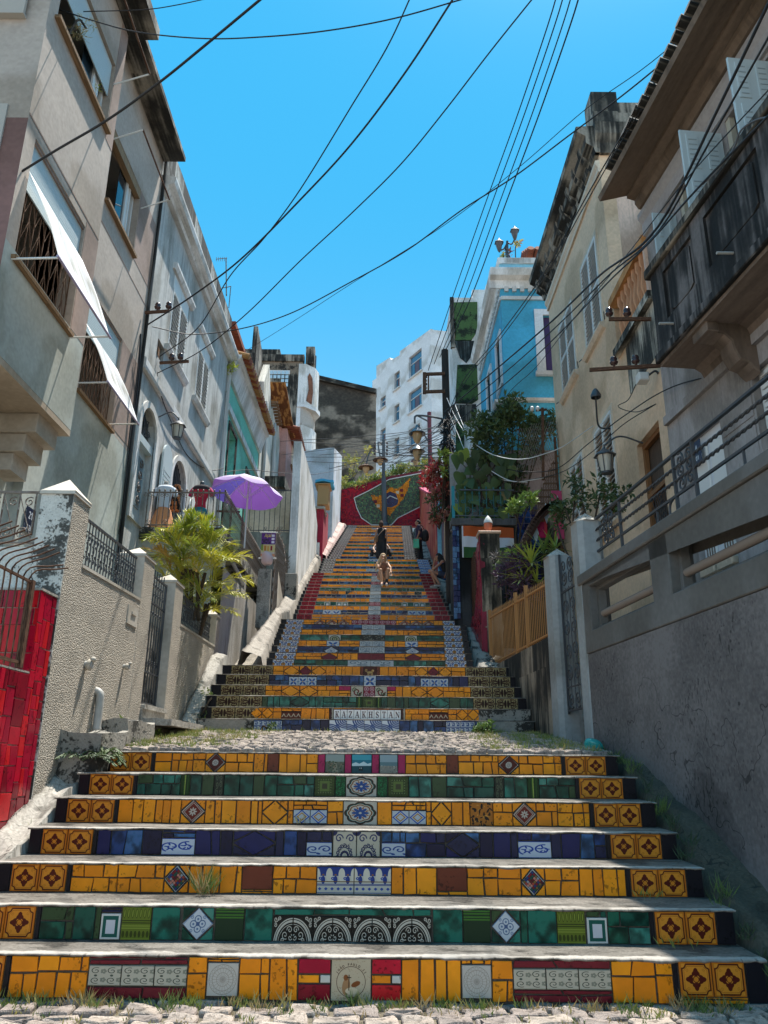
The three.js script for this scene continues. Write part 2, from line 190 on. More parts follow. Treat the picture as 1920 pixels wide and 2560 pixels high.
const curl = (g, x, y, r, a0, dirn, col, lw) => { g.beginPath(); for (let i = 0; i <= 26; i++) { const t = i / 26, a = a0 + dirn * t * 8, q = r * (1 - t * 0.85); i ? g.lineTo(x + q * Math.cos(a), y + q * Math.sin(a)) : g.moveTo(x + q * Math.cos(a), y + q * Math.sin(a)); } g.strokeStyle = col; g.lineWidth = lw; g.stroke(); };
const poly = (g, pts, c) => { g.beginPath(); pts.forEach(([x, y], i) => i ? g.lineTo(x, y) : g.moveTo(x, y)); g.closePath(); g.fillStyle = c; g.fill(); };
const speckle = (g, c, n, r) => { g.fillStyle = c; for (let i = 0; i < n; i++) { const s = r * rr(0.4, 1); g.fillRect(rnd(), rnd(), s, s); } };
cell('flower', g => { fillR(g, '#c56f1c', 0, 0, 1, 1); fillR(g, '#d98a2a', 0.06, 0.06, 0.88, 0.88); for (let k = 0; k < 4; k++) { g.save(); g.translate(0.5, 0.5); g.rotate(k * Math.PI / 2); g.strokeStyle = '#5a2410'; g.lineWidth = 0.045; g.beginPath(); g.moveTo(-0.3, -0.42); g.lineTo(0.3, -0.42); g.arc(0.42, -0.42, 0.12, Math.PI, Math.PI / 2, true); g.stroke(); g.strokeStyle = '#b5691c'; g.lineWidth = 0.018; g.beginPath(); g.moveTo(-0.27, -0.36); g.lineTo(0.25, -0.36); g.lineTo(0.36, -0.25); g.stroke(); ell(g, 0, -0.2, 0.075, 0.12, 0, '#55190d'); ell(g, -0.07, -0.16, 0.05, 0.07, 0.5, '#55190d'); ell(g, 0.07, -0.16, 0.05, 0.07, -0.5, '#55190d'); curl(g, 0.25, -0.27, 0.05, 0, 1, '#b9701f', 0.014); g.restore(); } circ(g, 0.5, 0.5, 0.085, '#cf7f22', '#6b2c10', 0.025); speckle(g, 'rgba(120,60,20,0.35)', 90, 0.012); });
cell('butterfly', g => { fillR(g, '#9d8a60', 0, 0, 1, 1); speckle(g, 'rgba(60,50,30,0.5)', 220, 0.04); g.strokeStyle = '#3b2a1a'; g.lineWidth = 0.05; g.strokeRect(0, 0, 1, 1); for (const s of [-1, 1]) { g.save(); g.translate(0.5, 0.5); g.scale(s, 1); for (const t of [-1, 1]) { curl(g, 0.27, 0.22 * t, 0.17, -1.6 * t, t, '#33190d', 0.045); curl(g, 0.24, 0.36 * t, 0.1, 2, -t, '#4a2814', 0.04); ell(g, 0.2, 0.1 * t, 0.2, 0.055, 0.5 * t, '#3a1d0f'); } ell(g, 0.06, 0, 0.05, 0.34, 0, '#2b140b'); curl(g, 0.4, 0, 0.1, 3, 1, '#4a2814', 0.04); g.restore(); } });
cell('arabesque', g => { fillR(g, '#c9ced6', 0, 0, 1, 1); for (const s of [0, 1]) { circ(g, s, 0.5, 0.36, null, '#243a70', 0.06); circ(g, s, 0.5, 0.2, '#b07a3a', '#2b3f73', 0.04); curl(g, 0.5, s, 0.26, 0, 1, '#9a6a33', 0.07); } for (const a of [0, 1, 2, 3]) { curl(g, 0.3 + 0.4 * (a % 2), 0.28 + 0.44 * (a >> 1), 0.13, a, a % 2 ? 1 : -1, '#2c4786', 0.055); } ell(g, 0.5, 0.5, 0.06, 0.2, 0, '#27407c'); });
cell('redfloral', g => { fillR(g, '#8d1020', 0, 0, 1, 1); circ(g, 0.5, 0.5, 0.3, '#6d0c1a', '#b3243a', 0.05); for (let k = 0; k < 4; k++) curl(g, 0.5 + 0.33 * Math.cos(k * 1.57 + 0.78), 0.5 + 0.33 * Math.sin(k * 1.57 + 0.78), 0.14, k, 1, '#4d0912', 0.05); });
cell('lattice', g => { fillR(g, '#bdb6b0', 0, 0, 1, 1); for (const s of [-0.25, 0.25, 0.75, 1.25]) { circ(g, s, 0, 0.4, null, '#3c2f38', 0.08); circ(g, s, 1, 0.4, null, '#3c2f38', 0.08); } circ(g, 0.5, 0.5, 0.2, '#4b3a42', '#8a7c78', 0.05); });
cell('bluerocaille', g => { fillR(g, '#1e5ea6', 0, 0, 1, 1); for (let k = 0; k < 9; k++) curl(g, 0.17 + 0.33 * (k % 3), 0.17 + 0.33 * (k / 3 | 0), 0.15, k * 2, k % 2 ? 1 : -1, '#d3e2ee', 0.05); });
cell('arch', g => { fillR(g, '#171512', 0, 0, 1, 1); for (const [r, w] of [[0.96, 0.05], [0.86, 0.09], [0.74, 0.025]]) { g.strokeStyle = '#b9b1a2'; g.lineWidth = w; g.beginPath(); g.arc(1, 1.08, r, Math.PI, 1.5 * Math.PI); g.stroke(); } for (const [x, y, r, a] of [[0.62, 0.75, 0.17, 1], [0.86, 0.55, 0.15, 3], [0.9, 0.85, 0.13, 5], [0.5, 0.95, 0.1, 2], [0.12, 0.16, 0.11, 0], [0.32, 0.12, 0.09, 2], [0.1, 0.38, 0.09, 4]]) curl(g, x, y, r, a, 1, '#b9b1a2', 0.035); });
cell('archR', g => { g.translate(1, 0); g.scale(-1, 1); fillR(g, '#171512', 0, 0, 1, 1); for (const [r, w] of [[0.96, 0.05], [0.86, 0.09], [0.74, 0.025]]) { g.strokeStyle = '#b9b1a2'; g.lineWidth = w; g.beginPath(); g.arc(1, 1.08, r, Math.PI, 1.5 * Math.PI); g.stroke(); } for (const [x, y, r, a] of [[0.62, 0.75, 0.17, 1], [0.86, 0.55, 0.15, 3], [0.9, 0.85, 0.13, 5], [0.5, 0.95, 0.1, 2], [0.12, 0.16, 0.11, 0], [0.32, 0.12, 0.09, 2], [0.1, 0.38, 0.09, 4]]) curl(g, x, y, r, a, 1, '#b9b1a2', 0.035); });
cell('medallion', g => { fillR(g, '#b9b2a8', 0, 0, 1, 1); for (const r of [0.44, 0.33, 0.2, 0.08]) circ(g, 0.5, 0.5, r, null, '#8f877d', 0.014); for (let k = 0; k < 20; k++) { const a = k * Math.PI / 10; g.strokeStyle = '#968e84'; g.lineWidth = 0.011; g.beginPath(); g.moveTo(0.5, 0.5); g.lineTo(0.5 + 0.33 * Math.cos(a), 0.5 + 0.33 * Math.sin(a)); g.stroke(); circ(g, 0.5 + 0.385 * Math.cos(a), 0.5 + 0.385 * Math.sin(a), 0.045, null, '#968e84', 0.011); } g.strokeStyle = '#8f877d'; g.lineWidth = 0.015; g.strokeRect(0.02, 0.02, 0.96, 0.96); });
cell('floralstrip', g => { fillR(g, '#b3ab99', 0, 0, 1, 1); for (const x of [0.22, 0.72]) { for (const s of [-1, 1]) { curl(g, x, 0.5 + 0.22 * s, 0.16, s, s, '#3c4238', 0.028); for (let k = 0; k < 5; k++) ell(g, x + 0.24 + 0.06 * Math.cos(k * 1.26), 0.5 + 0.2 * s + 0.07 * Math.sin(k * 1.26), 0.04, 0.05, 0, '#7d7d6e'); } circ(g, x, 0.5, 0.05, '#4b5146'); } g.strokeStyle = '#5b5d50'; g.lineWidth = 0.02; g.strokeRect(-0.02, 0.05, 1.04, 0.9); });
cell('plaque', g => { fillR(g, '#b5a68c', 0, 0, 1, 1); speckle(g, 'rgba(110,80,50,0.35)', 120, 0.025); g.strokeStyle = '#4a3527'; g.lineWidth = 0.014; g.beginPath(); g.save(); g.translate(0.5, 0.55); g.scale(0.36, 0.36); g.arc(0, 0, 1, 0, 7); g.restore(); g.stroke(); ell(g, 0.38, 0.66, 0.1, 0.2, 0.1, '#9c7550'); ell(g, 0.37, 0.45, 0.06, 0.07, 0, '#7d4a26'); ell(g, 0.62, 0.6, 0.12, 0.06, -0.4, '#7a4420'); ell(g, 0.52, 0.76, 0.16, 0.08, 0, '#cdbb9d'); g.strokeStyle = '#2f2018'; g.lineWidth = 0.022; g.beginPath(); g.moveTo(0.45, 0.38); g.lineTo(0.45, 0.75); g.moveTo(0.4, 0.45); g.lineTo(0.5, 0.45); g.stroke(); g.fillStyle = '#38271c'; g.textAlign = 'center'; g.save(); g.scale(0.01, 0.01); g.font = 'bold 8px sans-serif'; const s = 'JOÃO PAULO II'; for (let k = 0; k < s.length; k++) { g.save(); g.translate(50, 56); g.rotate((k - 6) * 0.165); g.fillText(s[k], 0, -39); g.restore(); } g.font = '6px sans-serif'; g.fillText('O PAPA PEREGRINO', 50, 95); g.restore(); });
cell('square', g => { fillR(g, '#c9c7c0', 0, 0, 1, 1); fillR(g, '#0b5147', 0.1, 0.1, 0.8, 0.8); fillR(g, '#c3c1c6', 0.27, 0.25, 0.47, 0.52); });
cell('relief', g => { fillR(g, '#5f6b1d', 0, 0, 1, 1); for (let k = 0; k < 7; k++) { ell(g, 0.08 + k * 0.14, 0.2, 0.045, 0.15, 0, '#39420f'); ell(g, 0.08 + k * 0.14, 0.2, 0.02, 0.12, 0, '#7f8c31'); ell(g, 0.08 + k * 0.14, 0.82, 0.05, 0.1, 0, '#37400f'); } for (const y of [0.4, 0.47, 0.56, 0.63, 0.95]) fillR(g, y < 0.5 ? '#2a330b' : '#7f8b33', 0, y, 1, 0.03); });
cell('reliefD', g => { fillR(g, '#16301c', 0, 0, 1, 1); for (const y of [0.02, 0.1, 0.2, 0.28]) fillR(g, '#3d6a25', 0, y, 1, 0.045); });
cell('stripeG', g => { fillR(g, '#24491c', 0, 0, 1, 1); for (const x of [0.05, 0.2, 0.42, 0.6, 0.85]) fillR(g, x === 0.42 ? '#7c8c35' : '#0e2210', x, 0, 0.09, 1); for (let k = 0; k < 14; k++) circ(g, 0.5, k / 14, 0.03, '#a2ad55'); });
cell('bluerosette', g => { fillR(g, '#b9bdc2', 0, 0, 1, 1); for (let k = 0; k < 4; k++) { const a = k * 1.571 + 0.785, x = 0.5 + 0.2 * Math.cos(a), y = 0.5 + 0.2 * Math.sin(a); circ(g, x, y, 0.14, null, '#4b5e7e', 0.04); curl(g, 0.5 + 0.4 * Math.cos(a - 0.785), 0.5 + 0.4 * Math.sin(a - 0.785), 0.08, a, 1, '#5d708e', 0.03); circ(g, x, y, 0.05, '#5d708e'); } circ(g, 0.5, 0.5, 0.07, '#43587b'); g.strokeStyle = '#73839a'; g.lineWidth = 0.03; g.strokeRect(0.04, 0.04, 0.92, 0.92); });
cell('checker', g => { fillR(g, '#141a24', 0, 0, 1, 1); const cs = ['#7d1420', '#23366b', '#7a5a2a', '#8f8f92', '#a4402e', '#1d4a3c', '#c07a66', '#5a1a1c']; for (let i = 0; i < 6; i++) for (let j = 0; j < 6; j++) fillR(g, pick(cs), 0.08 + i * 0.14, 0.08 + j * 0.14, 0.12, 0.12); g.strokeStyle = '#b3afa9'; g.lineWidth = 0.06; g.strokeRect(0.03, 0.03, 0.94, 0.94); });
cell('bluefrieze', g => { fillR(g, '#b9b4a6', 0, 0, 1, 1); fillR(g, '#1d3576', 0, 0, 1, 0.34); for (const x of [0, 0.333, 0.667, 1]) { ell(g, x, 0.3, 0.09, 0.24, 0, '#c7bfae'); ell(g, x + 0.167, 0.48, 0.055, 0.14, 0, '#1d3576'); curl(g, x + 0.1, 0.42, 0.06, 0, 1, '#26408a', 0.03); circ(g, x + 0.167, 0.3, 0.03, '#8a5a2a'); } for (const y of [0.62, 0.66, 0.93]) fillR(g, '#1d3576', 0, y, 1, 0.025); for (let k = 0; k < 6; k++) poly(g, [[k / 6 + 0.08, 0.74], [k / 6 + 0.13, 0.8], [k / 6 + 0.08, 0.86], [k / 6 + 0.03, 0.8]], '#2b4590'); fillR(g, '#6a4a22', 0, 0.53, 1, 0.03); });
cell('bluescroll', g => { fillR(g, '#b9bfc9', 0, 0, 1, 1); fillR(g, '#1e3f8e', 0, 0, 1, 0.06); fillR(g, '#1e3f8e', 0, 0.94, 1, 0.06); curl(g, 0.27, 0.5, 0.3, 2, 1, '#1e3f8e', 0.06); curl(g, 0.75, 0.48, 0.28, 5, -1, '#1e3f8e', 0.06); for (let k = 0; k < 5; k++) { ell(g, 0.27 + 0.12 * Math.cos(k * 1.1), 0.52 + 0.16 * Math.sin(k * 1.1), 0.08, 0.03, k * 1.1, '#1e3f8e'); ell(g, 0.76 + 0.12 * Math.cos(k * 1.1), 0.46 + 0.16 * Math.sin(k * 1.1), 0.08, 0.03, k * 1.1, '#1e3f8e'); } });
cell('bluescroll2', g => { fillR(g, '#aeb4bc', 0, 0, 1, 1); fillR(g, '#28407c', 0, 0, 1, 0.08); for (const x of [0.25, 0.75]) { curl(g, x, 0.5, 0.26, x * 4, 1, '#24427e', 0.07); ell(g, x + 0.22, 0.8, 0.1, 0.06, 0.5, '#24427e'); } fillR(g, '#28407c', 0, 0.92, 1, 0.08); });
cell('azulejo', g => { fillR(g, '#b8ad98', 0, 0, 1, 1); for (const s of [0, 1]) { circ(g, s, 0, 0.18, '#252a4e'); curl(g, 0.25 + 0.5 * s, 0.28, 0.18, s * 3, s ? 1 : -1, '#2a2f58', 0.05); } for (let k = 0; k < 9; k++) { const a = Math.PI + k * Math.PI / 8; curl(g, 0.5 + 0.3 * Math.cos(a), 1 + 0.42 * Math.sin(a), 0.09, k, 1, '#23284c', 0.04); circ(g, 0.5 + 0.16 * Math.cos(a), 1 + 0.2 * Math.sin(a), 0.05, '#23284c'); } speckle(g, 'rgba(60,40,20,0.5)', 12, 0.05); });
cell('rosette', g => { fillR(g, '#6b2216', 0, 0, 1, 1); g.strokeStyle = '#b7a897'; g.lineWidth = 0.06; g.strokeRect(0.05, 0.05, 0.9, 0.9); g.lineWidth = 0.03; g.strokeRect(0.14, 0.14, 0.72, 0.72); for (let k = 0; k < 8; k++) ell(g, 0.5 + 0.13 * Math.cos(k * 0.785), 0.5 + 0.13 * Math.sin(k * 0.785), 0.12, 0.045, k * 0.785, '#b9aa99'); circ(g, 0.5, 0.5, 0.05, '#6b2216'); });
cell('rosette2', g => { fillR(g, '#4f1a12', 0, 0, 1, 1); for (let k = 0; k < 11; k++) for (const s of [0.04, 0.96]) { circ(g, k / 10, s, 0.035, '#b9ad9f'); circ(g, s, k / 10, 0.035, '#b9ad9f'); } circ(g, 0.5, 0.5, 0.23, '#b9ad9f', '#2b120d', 0.02); for (let k = 0; k < 8; k++) ell(g, 0.5 + 0.12 * Math.cos(k * 0.785), 0.5 + 0.12 * Math.sin(k * 0.785), 0.09, 0.03, k * 0.785, '#8b8078'); });
cell('bluelozenge', g => { fillR(g, '#b6b9bc', 0, 0, 1, 1); for (const [c, k] of [['#22479a', 0.45], ['#b07a2c', 0.27]]) { g.strokeStyle = c; g.lineWidth = 0.07; g.beginPath(); g.moveTo(0.5 - k, 0.5); g.lineTo(0.5, 0.5 - k); g.lineTo(0.5 + k, 0.5); g.lineTo(0.5, 0.5 + k); g.closePath(); g.stroke(); } });
cell('star', g => { fillR(g, '#b3aa9a', 0, 0, 1, 1); for (const [r, c] of [[0.46, '#3b1d12'], [0.42, '#0f3f3a'], [0.38, '#b8ae9c'], [0.35, '#7a4a22'], [0.31, '#bcb3a4']]) { for (let k = 0; k < 8; k++) circ(g, 0.5 + r * 0.62 * Math.cos(k * 0.785), 0.5 + r * 0.62 * Math.sin(k * 0.785), r * 0.42, c); circ(g, 0.5, 0.5, r * 0.8, c); } for (let k = 0; k < 8; k++) { ell(g, 0.5 + 0.15 * Math.cos(k * 0.785), 0.5 + 0.15 * Math.sin(k * 0.785), 0.11, 0.05, k * 0.785, '#24467f'); ell(g, 0.5 + 0.22 * Math.cos(k * 0.785 + 0.39), 0.5 + 0.22 * Math.sin(k * 0.785 + 0.39), 0.05, 0.02, k * 0.785 + 0.39, '#8a3a1e'); } });
cell('story', g => { fillR(g, '#a8641f', 0, 0, 1, 1); for (let k = 0; k < 40; k++) ell(g, rnd(), rnd(), rr(0.02, 0.11), rr(0.015, 0.06), rr(0, 3), '#1d120b'); for (let k = 0; k < 12; k++) ell(g, rnd(), rnd(), rr(0.02, 0.07), 0.02, rr(0, 3), '#c7883a'); });
cell('lotus', g => { fillR(g, '#37451d', 0, 0, 1, 1); for (let k = 0; k < 16; k++) { const a = k * Math.PI / 8; g.strokeStyle = '#1b2510'; g.lineWidth = 0.02; g.beginPath(); g.moveTo(0.5, 0.5); g.lineTo(0.5 + Math.cos(a), 0.5 + Math.sin(a)); g.stroke(); } fillR(g, '#5b6b33', 0.25, 0.25, 0.5, 0.5); g.strokeStyle = '#222d12'; g.lineWidth = 0.03; g.strokeRect(0.2, 0.2, 0.6, 0.6); fillR(g, '#3d3b26', 0.37, 0.37, 0.26, 0.26); for (let k = 0; k < 20; k++) { const t = k / 5; const q = 0.31, s = (t % 1) * 2 * q - q, w = t | 0; circ(g, 0.5 + [s, q, -s, -q][w], 0.5 + [-q, s, q, -s][w], 0.02, '#9aa86a'); } });
cell('pebbleG', g => { fillR(g, '#0d3a1e', 0, 0, 1, 1); for (let k = 0; k < 160; k++) ell(g, rnd(), rnd(), 0.035, 0.022, rr(0, 3), pick(['#1f7440', '#2a8450', '#165a30'])); });
cell('swirl', g => { fillR(g, '#20261c', 0, 0, 1, 1); for (let k = 0; k < 6; k++) curl(g, 0.3 + 0.4 * (k % 2), 0.16 + 0.33 * (k >> 1), 0.17, k, k % 2 ? 1 : -1, '#596048', 0.05); });
cell('mural', g => { fillR(g, '#8d978f', 0, 0, 1, 0.5); fillR(g, '#5d6152', 0, 0.4, 1, 0.6); poly(g, [[0.35, 1], [0.48, 0.42], [0.56, 0.42], [0.72, 1]], '#8d8570'); for (let k = 0; k < 50; k++) ell(g, rnd(), rr(0.35, 1), 0.05, 0.04, 0, pick(['#3b4431', '#6e6d5c', '#7f6b55', '#4f5a40'])); });
cell('mural2', g => { fillR(g, '#1b6f80', 0, 0, 1, 1); fillR(g, '#3c97a4', 0, 0, 1, 0.3); poly(g, [[0, 0.5], [0.2, 0.42], [0.38, 0.5], [0.6, 0.38], [0.8, 0.5], [1, 0.44], [1, 0.62], [0, 0.62]], '#c2d3d2'); poly(g, [[0, 0.62], [1, 0.6], [1, 1], [0, 1]], '#12474f'); fillR(g, '#0a2429', 0.35, 0.66, 0.22, 0.2); fillR(g, '#d8e2e0', 0.4, 0.7, 0.03, 0.05); fillR(g, '#d8e2e0', 0.48, 0.7, 0.03, 0.05); });
cell('mural3', g => { fillR(g, '#8fa0a3', 0, 0, 1, 0.45); fillR(g, '#5f7a7d', 0, 0.4, 1, 0.25); fillR(g, '#8b8578', 0, 0.6, 1, 0.4); for (let k = 0; k < 24; k++) fillR(g, pick(['#b9b2a4', '#6d675c', '#9a8f80']), rnd() * 0.95, rr(0.55, 0.95), 0.06, rr(0.03, 0.09)); });
cell('wave', g => { fillR(g, '#d3d9df', 0, 0, 1, 1); for (const [x, y, s] of [[0, 1, 1], [1, 0, 1]]) for (let k = 1; k < 6; k++) circ(g, x, y, 0.13 * k, null, '#163a78', 0.085); for (let k = 0; k < 6; k++) ell(g, 0.5 + 0.1 * Math.cos(k), 0.5 + 0.1 * Math.sin(k), 0.07, 0.03, k, '#1c4584'); });
cell('greek', g => { fillR(g, '#b5bcc3', 0, 0, 1, 1); g.strokeStyle = '#1b3f7a'; g.lineWidth = 0.07; for (const y of [0.05, 0.5, 0.95]) { g.beginPath(); g.moveTo(0, y); g.lineTo(1, y); g.stroke(); } for (const y of [0, 0.45]) for (let k = 0; k < 3; k++) { const x = k / 3 + 0.03; g.beginPath(); g.moveTo(x, y + 0.16); g.lineTo(x + 0.2, y + 0.16); g.lineTo(x + 0.2, y + 0.38); g.lineTo(x + 0.09, y + 0.38); g.lineTo(x + 0.09, y + 0.27); g.stroke(); } });
cell('zigzag', g => { fillR(g, '#5a2313', 0, 0, 1, 1); for (let k = 0; k < 4; k++) { g.strokeStyle = '#b9a78c'; g.lineWidth = 0.05; g.beginPath(); g.moveTo(k / 4 + 0.02, 0.75); g.lineTo(k / 4 + 0.12, 0.35); g.lineTo(k / 4 + 0.22, 0.75); g.stroke(); } fillR(g, '#2f120b', 0, 0, 1, 0.2); });
cell('quatre', g => { fillR(g, '#b4bbc4', 0, 0, 1, 1); for (let k = 0; k < 4; k++) { const a = k * 1.571 + 0.785; ell(g, 0.5 + 0.26 * Math.cos(a), 0.5 + 0.26 * Math.sin(a), 0.2, 0.1, a, '#28508e'); ell(g, 0.5 + 0.45 * Math.cos(a - 0.785), 0.5 + 0.45 * Math.sin(a - 0.785), 0.1, 0.05, a - 0.785, '#6a8fb2'); } circ(g, 0.5, 0.5, 0.08, '#c5a26a', '#28508e', 0.03); });
cell('lion', g => { fillR(g, '#4a1f14', 0, 0, 1, 1); ell(g, 0.48, 0.55, 0.24, 0.1, 0, '#b9955c'); ell(g, 0.72, 0.4, 0.11, 0.13, 0, '#a57a40'); for (const x of [0.3, 0.38, 0.6, 0.68]) fillR(g, '#b9955c', x, 0.6, 0.05, 0.26); curl(g, 0.2, 0.35, 0.13, 1, 1, '#b9955c', 0.045); ell(g, 0.77, 0.38, 0.06, 0.06, 0, '#c7a56c'); });
cell('dragon', g => { fillR(g, '#b5ac98', 0, 0, 1, 1); curl(g, 0.5, 0.5, 0.36, 0, 1, '#6b1a1e', 0.11); curl(g, 0.3, 0.3, 0.2, 2, 1, '#2c4a2b', 0.08); curl(g, 0.72, 0.7, 0.2, 4, -1, '#2c4a2b', 0.08); });
cell('redlace', g => { fillR(g, '#7d1a33', 0, 0, 1, 1); for (let k = 0; k < 4; k++) { circ(g, 0.25 + 0.5 * (k % 2), 0.25 + 0.5 * (k >> 1), 0.18, null, '#bda6a8', 0.05); circ(g, 0.25 + 0.5 * (k % 2), 0.25 + 0.5 * (k >> 1), 0.07, '#bda6a8'); } });
cell('lace', g => { fillR(g, '#aab0b4', 0, 0, 1, 1); for (let k = 0; k < 4; k++) curl(g, 0.27 + 0.46 * (k % 2), 0.27 + 0.46 * (k >> 1), 0.22, k, k % 2 ? 1 : -1, '#596874', 0.05); circ(g, 0.5, 0.5, 0.1, '#6e7d88'); });
cell('target', g => { fillR(g, '#b0b4ac', 0, 0, 1, 1); for (const [r, c] of [[0.42, '#20241f'], [0.34, '#a5a88b'], [0.25, '#2a3026'], [0.15, '#98a07e'], [0.07, '#1a1d18']]) circ(g, 0.5, 0.5, r, c); });
cell('darkmix', g => { fillR(g, '#23201d', 0, 0, 1, 1); for (let k = 0; k < 50; k++) ell(g, rnd(), rnd(), 0.06, 0.04, rr(0, 3), pick(['#5b6157', '#7d7a6c', '#3a3b33'])); });
'KAZAKHSTAN'.split('').forEach((ch, i) => { if ('KAZHSTN'.includes(ch) && !cells['L' + ch]) cell('L' + ch, g => { fillR(g, '#eceae6', 0, 0, 1, 1); fillR(g, '#7c7ba0', 0, 0, 1, 0.04); fillR(g, '#7c7ba0', 0, 0.96, 1, 0.04); g.save(); g.scale(0.01, 0.01); g.font = 'bold 88px serif'; g.textAlign = 'center'; g.fillStyle = '#430c16'; g.translate(50, 82); g.scale(1.05, 1); g.fillText(ch, 0, 0); g.restore(); }); });
cell('ornament', g => { fillR(g, '#a9a08e', 0, 0, 1, 1); fillR(g, '#3d1a14', 0, 0, 0.45, 1); for (let k = 0; k < 6; k++) curl(g, 0.55, 0.1 + k * 0.16, 0.13, k, k % 2 ? 1 : -1, '#3d1a14', 0.06); });
cell('frieze', g => { fillR(g, '#4a2018', 0, 0, 1, 1); for (let k = 0; k < 8; k++) curl(g, k / 8 + 0.06, 0.5, 0.06, k, 1, '#9d8465', 0.03); });
cell('whiteH', g => { fillR(g, '#b7b8b8', 0, 0, 1, 1); g.save(); g.scale(0.01, 0.01); g.fillStyle = '#5a1a1d'; g.font = 'bold 40px serif'; g.textAlign = 'center'; g.fillText('▼▼▼', 50, 44); g.strokeStyle = '#5a1a1d'; g.lineWidth = 7; g.beginPath(); g.arc(50, 50, 36, 0.1, 3.0); g.stroke(); g.fillRect(22, 52, 12, 26); g.fillRect(44, 52, 12, 30); g.fillRect(66, 52, 12, 26); g.restore(); });
const atlasTex = new THREE.CanvasTexture(atlasCv); atlasTex.colorSpace = THREE.SRGBColorSpace; atlasTex.anisotropy = 8;
const decorMat = new THREE.MeshPhysicalMaterial({ map: atlasTex, roughness: 0.34, specularIntensity: 0.35, bumpMap: T.grain2, bumpScale: 0.001 }); decorMat.color.setRGB(0.92, 0.92, 0.92);

// ---------------------------------------------------------------- the staircase
const gm0 = (rgb, map, r) => { const m = new THREE.MeshPhysicalMaterial({ roughness: r, specularIntensity: 0.35, map, bumpMap: T.grain2, bumpScale: 0.002 }); m.color.setRGB(...rgb); return m; }, glazed = (rgb, r = 0.3) => gm0(rgb, T.glaze, r);
const C = {
yellow: [[0.93, 0.30, 0.008], [0.88, 0.27, 0.007], [0.95, 0.325, 0.009], [0.84, 0.25, 0.007]].map(c => glazed(c)),
green: [[0.014, 0.10, 0.06], [0.03, 0.17, 0.12], [0.04, 0.075, 0.03], [0.012, 0.075, 0.05], [0.06, 0.20, 0.15]].map((c, i) => gm0(c, i === 2 ? T.glaze : T.mottle, 0.22)),
blue: [[0.016, 0.018, 0.085], [0.025, 0.055, 0.17], [0.012, 0.012, 0.04], [0.05, 0.12, 0.26], [0.02, 0.022, 0.06]].map((c, i) => gm0(c, i % 2 ? T.mottle : T.glaze, 0.22)),
red: [[0.50, 0.008, 0.03], [0.36, 0.006, 0.03], [0.58, 0.012, 0.02], [0.24, 0.006, 0.02]].map(c => glazed(c, 0.2)),
brown: [glazed([0.17, 0.035, 0.016])], black: [glazed([0.012, 0.011, 0.015])], white: [glazed([0.6, 0.58, 0.52])], magenta: [glazed([0.42, 0.015, 0.09])], maroon: [glazed([0.17, 0.012, 0.022])], teal: [gm0([0.014, 0.13, 0.09], T.mottle, 0.2)], olive: [glazed([0.05, 0.08, 0.025])], dgreen: [glazed([0.012, 0.04, 0.022])], rosered: [glazed([0.32, 0.03, 0.05])]
};
const tread = dtex(1024, 256, [2.4, 0.9], (u, v) => { const edge = 0.055 + 0.10 * (fbm(u, 0.3, 14, 5, 3) - 0.42) + 0.03 * (fbm(u, v, 60, 2, 9) - 0.5); const w = 1 - sstep(edge - 0.012, edge + 0.02, v * 0.9), a = fbm(u, v, 8, 5, 11), f = fbm(u, v, 120, 2, 31), crack = Math.abs(fbm(u, v, 7, 4, 70) - 0.5) < 0.007 ? 0.2 : 0, st = sstep(0.55, 0.72, fbm(u, v, 9, 4, 50)) * 0.2; const k = 0.56 + 0.3 * (a - 0.5) + 0.26 * (f - 0.5) - crack - st; const c = [k + 0.01, k - 0.005, k - 0.03]; const wk = 0.93 + 0.1 * (f - 0.5) - crack; return gmix(c, [wk, wk - 0.01, wk - 0.03], w * (0.55 + 0.45 * sstep(0.3, 0.5, a))); });
const treadMat = mat([0.44, 0.415, 0.39], { map: tread, bump: T.grain, bs: 0.006 });
function treadGeo(x0, x1, d, d2, y, N, rough, thin = 1) { // worn cement slab with a ragged nose
const prof = [[0.012, -0.018 * thin], [-0.014, -0.016 * thin], [-0.021, -0.008 * thin], [-0.018, -0.002], [0, 0], [(d2 - d) * 0.4, 0.001], [(d2 - d) * 0.75, 0.003], [d2 - d + 0.03, 0.006]], pos = [], uv = [], idx = [], P = prof.length; let acc = 0;
const su = rr(0, 5);
for (let i = 0; i <= N; i++) { const x = lerp(x0, x1, i / N); acc = 0; for (let k = 0; k < P; k++) { let [o, h] = prof[k]; const n1 = vn3(x * 5 + d * 3, d, 0.5) - 0.5, n2 = vn3(x * 22, d * 5, 2.5) - 0.5, edge = k >= 1 && k <= 4 ? 1 : 0; o += edge * rough * (0.016 * n1 + 0.016 * n2); h += (k < 2 ? 0.02 * n1 * rough + 0.018 * n2 * rough : k > 3 ? rough * 0.012 * (vn3(x * 3, d + k, 4.5) - 0.5) : rough * (0.008 * n2 + 0.012 * n1)); if (k) acc += Math.hypot(prof[k][0] - prof[k - 1][0], prof[k][1] - prof[k - 1][1]); pos.push(x, y + h, -(d + o)); uv.push(x + su, Math.max(0, acc - 0.06)); } }
for (let i = 0; i < N; i++) for (let k = 0; k < P - 1; k++) { const a = i * P + k, b = a + P; idx.push(a, b, a + 1, b, b + 1, a + 1); }
const g = new THREE.BufferGeometry(); g.setAttribute('position', new THREE.Float32BufferAttribute(pos, 3)); g.setAttribute('uv', new THREE.Float32BufferAttribute(uv, 2)); g.setIndex(idx); g.computeVertexNormals(); return g;
}
const jit = (p, a) => p.map(([x, y]) => [x + rr(-a, a), y + rr(-a, a)]);
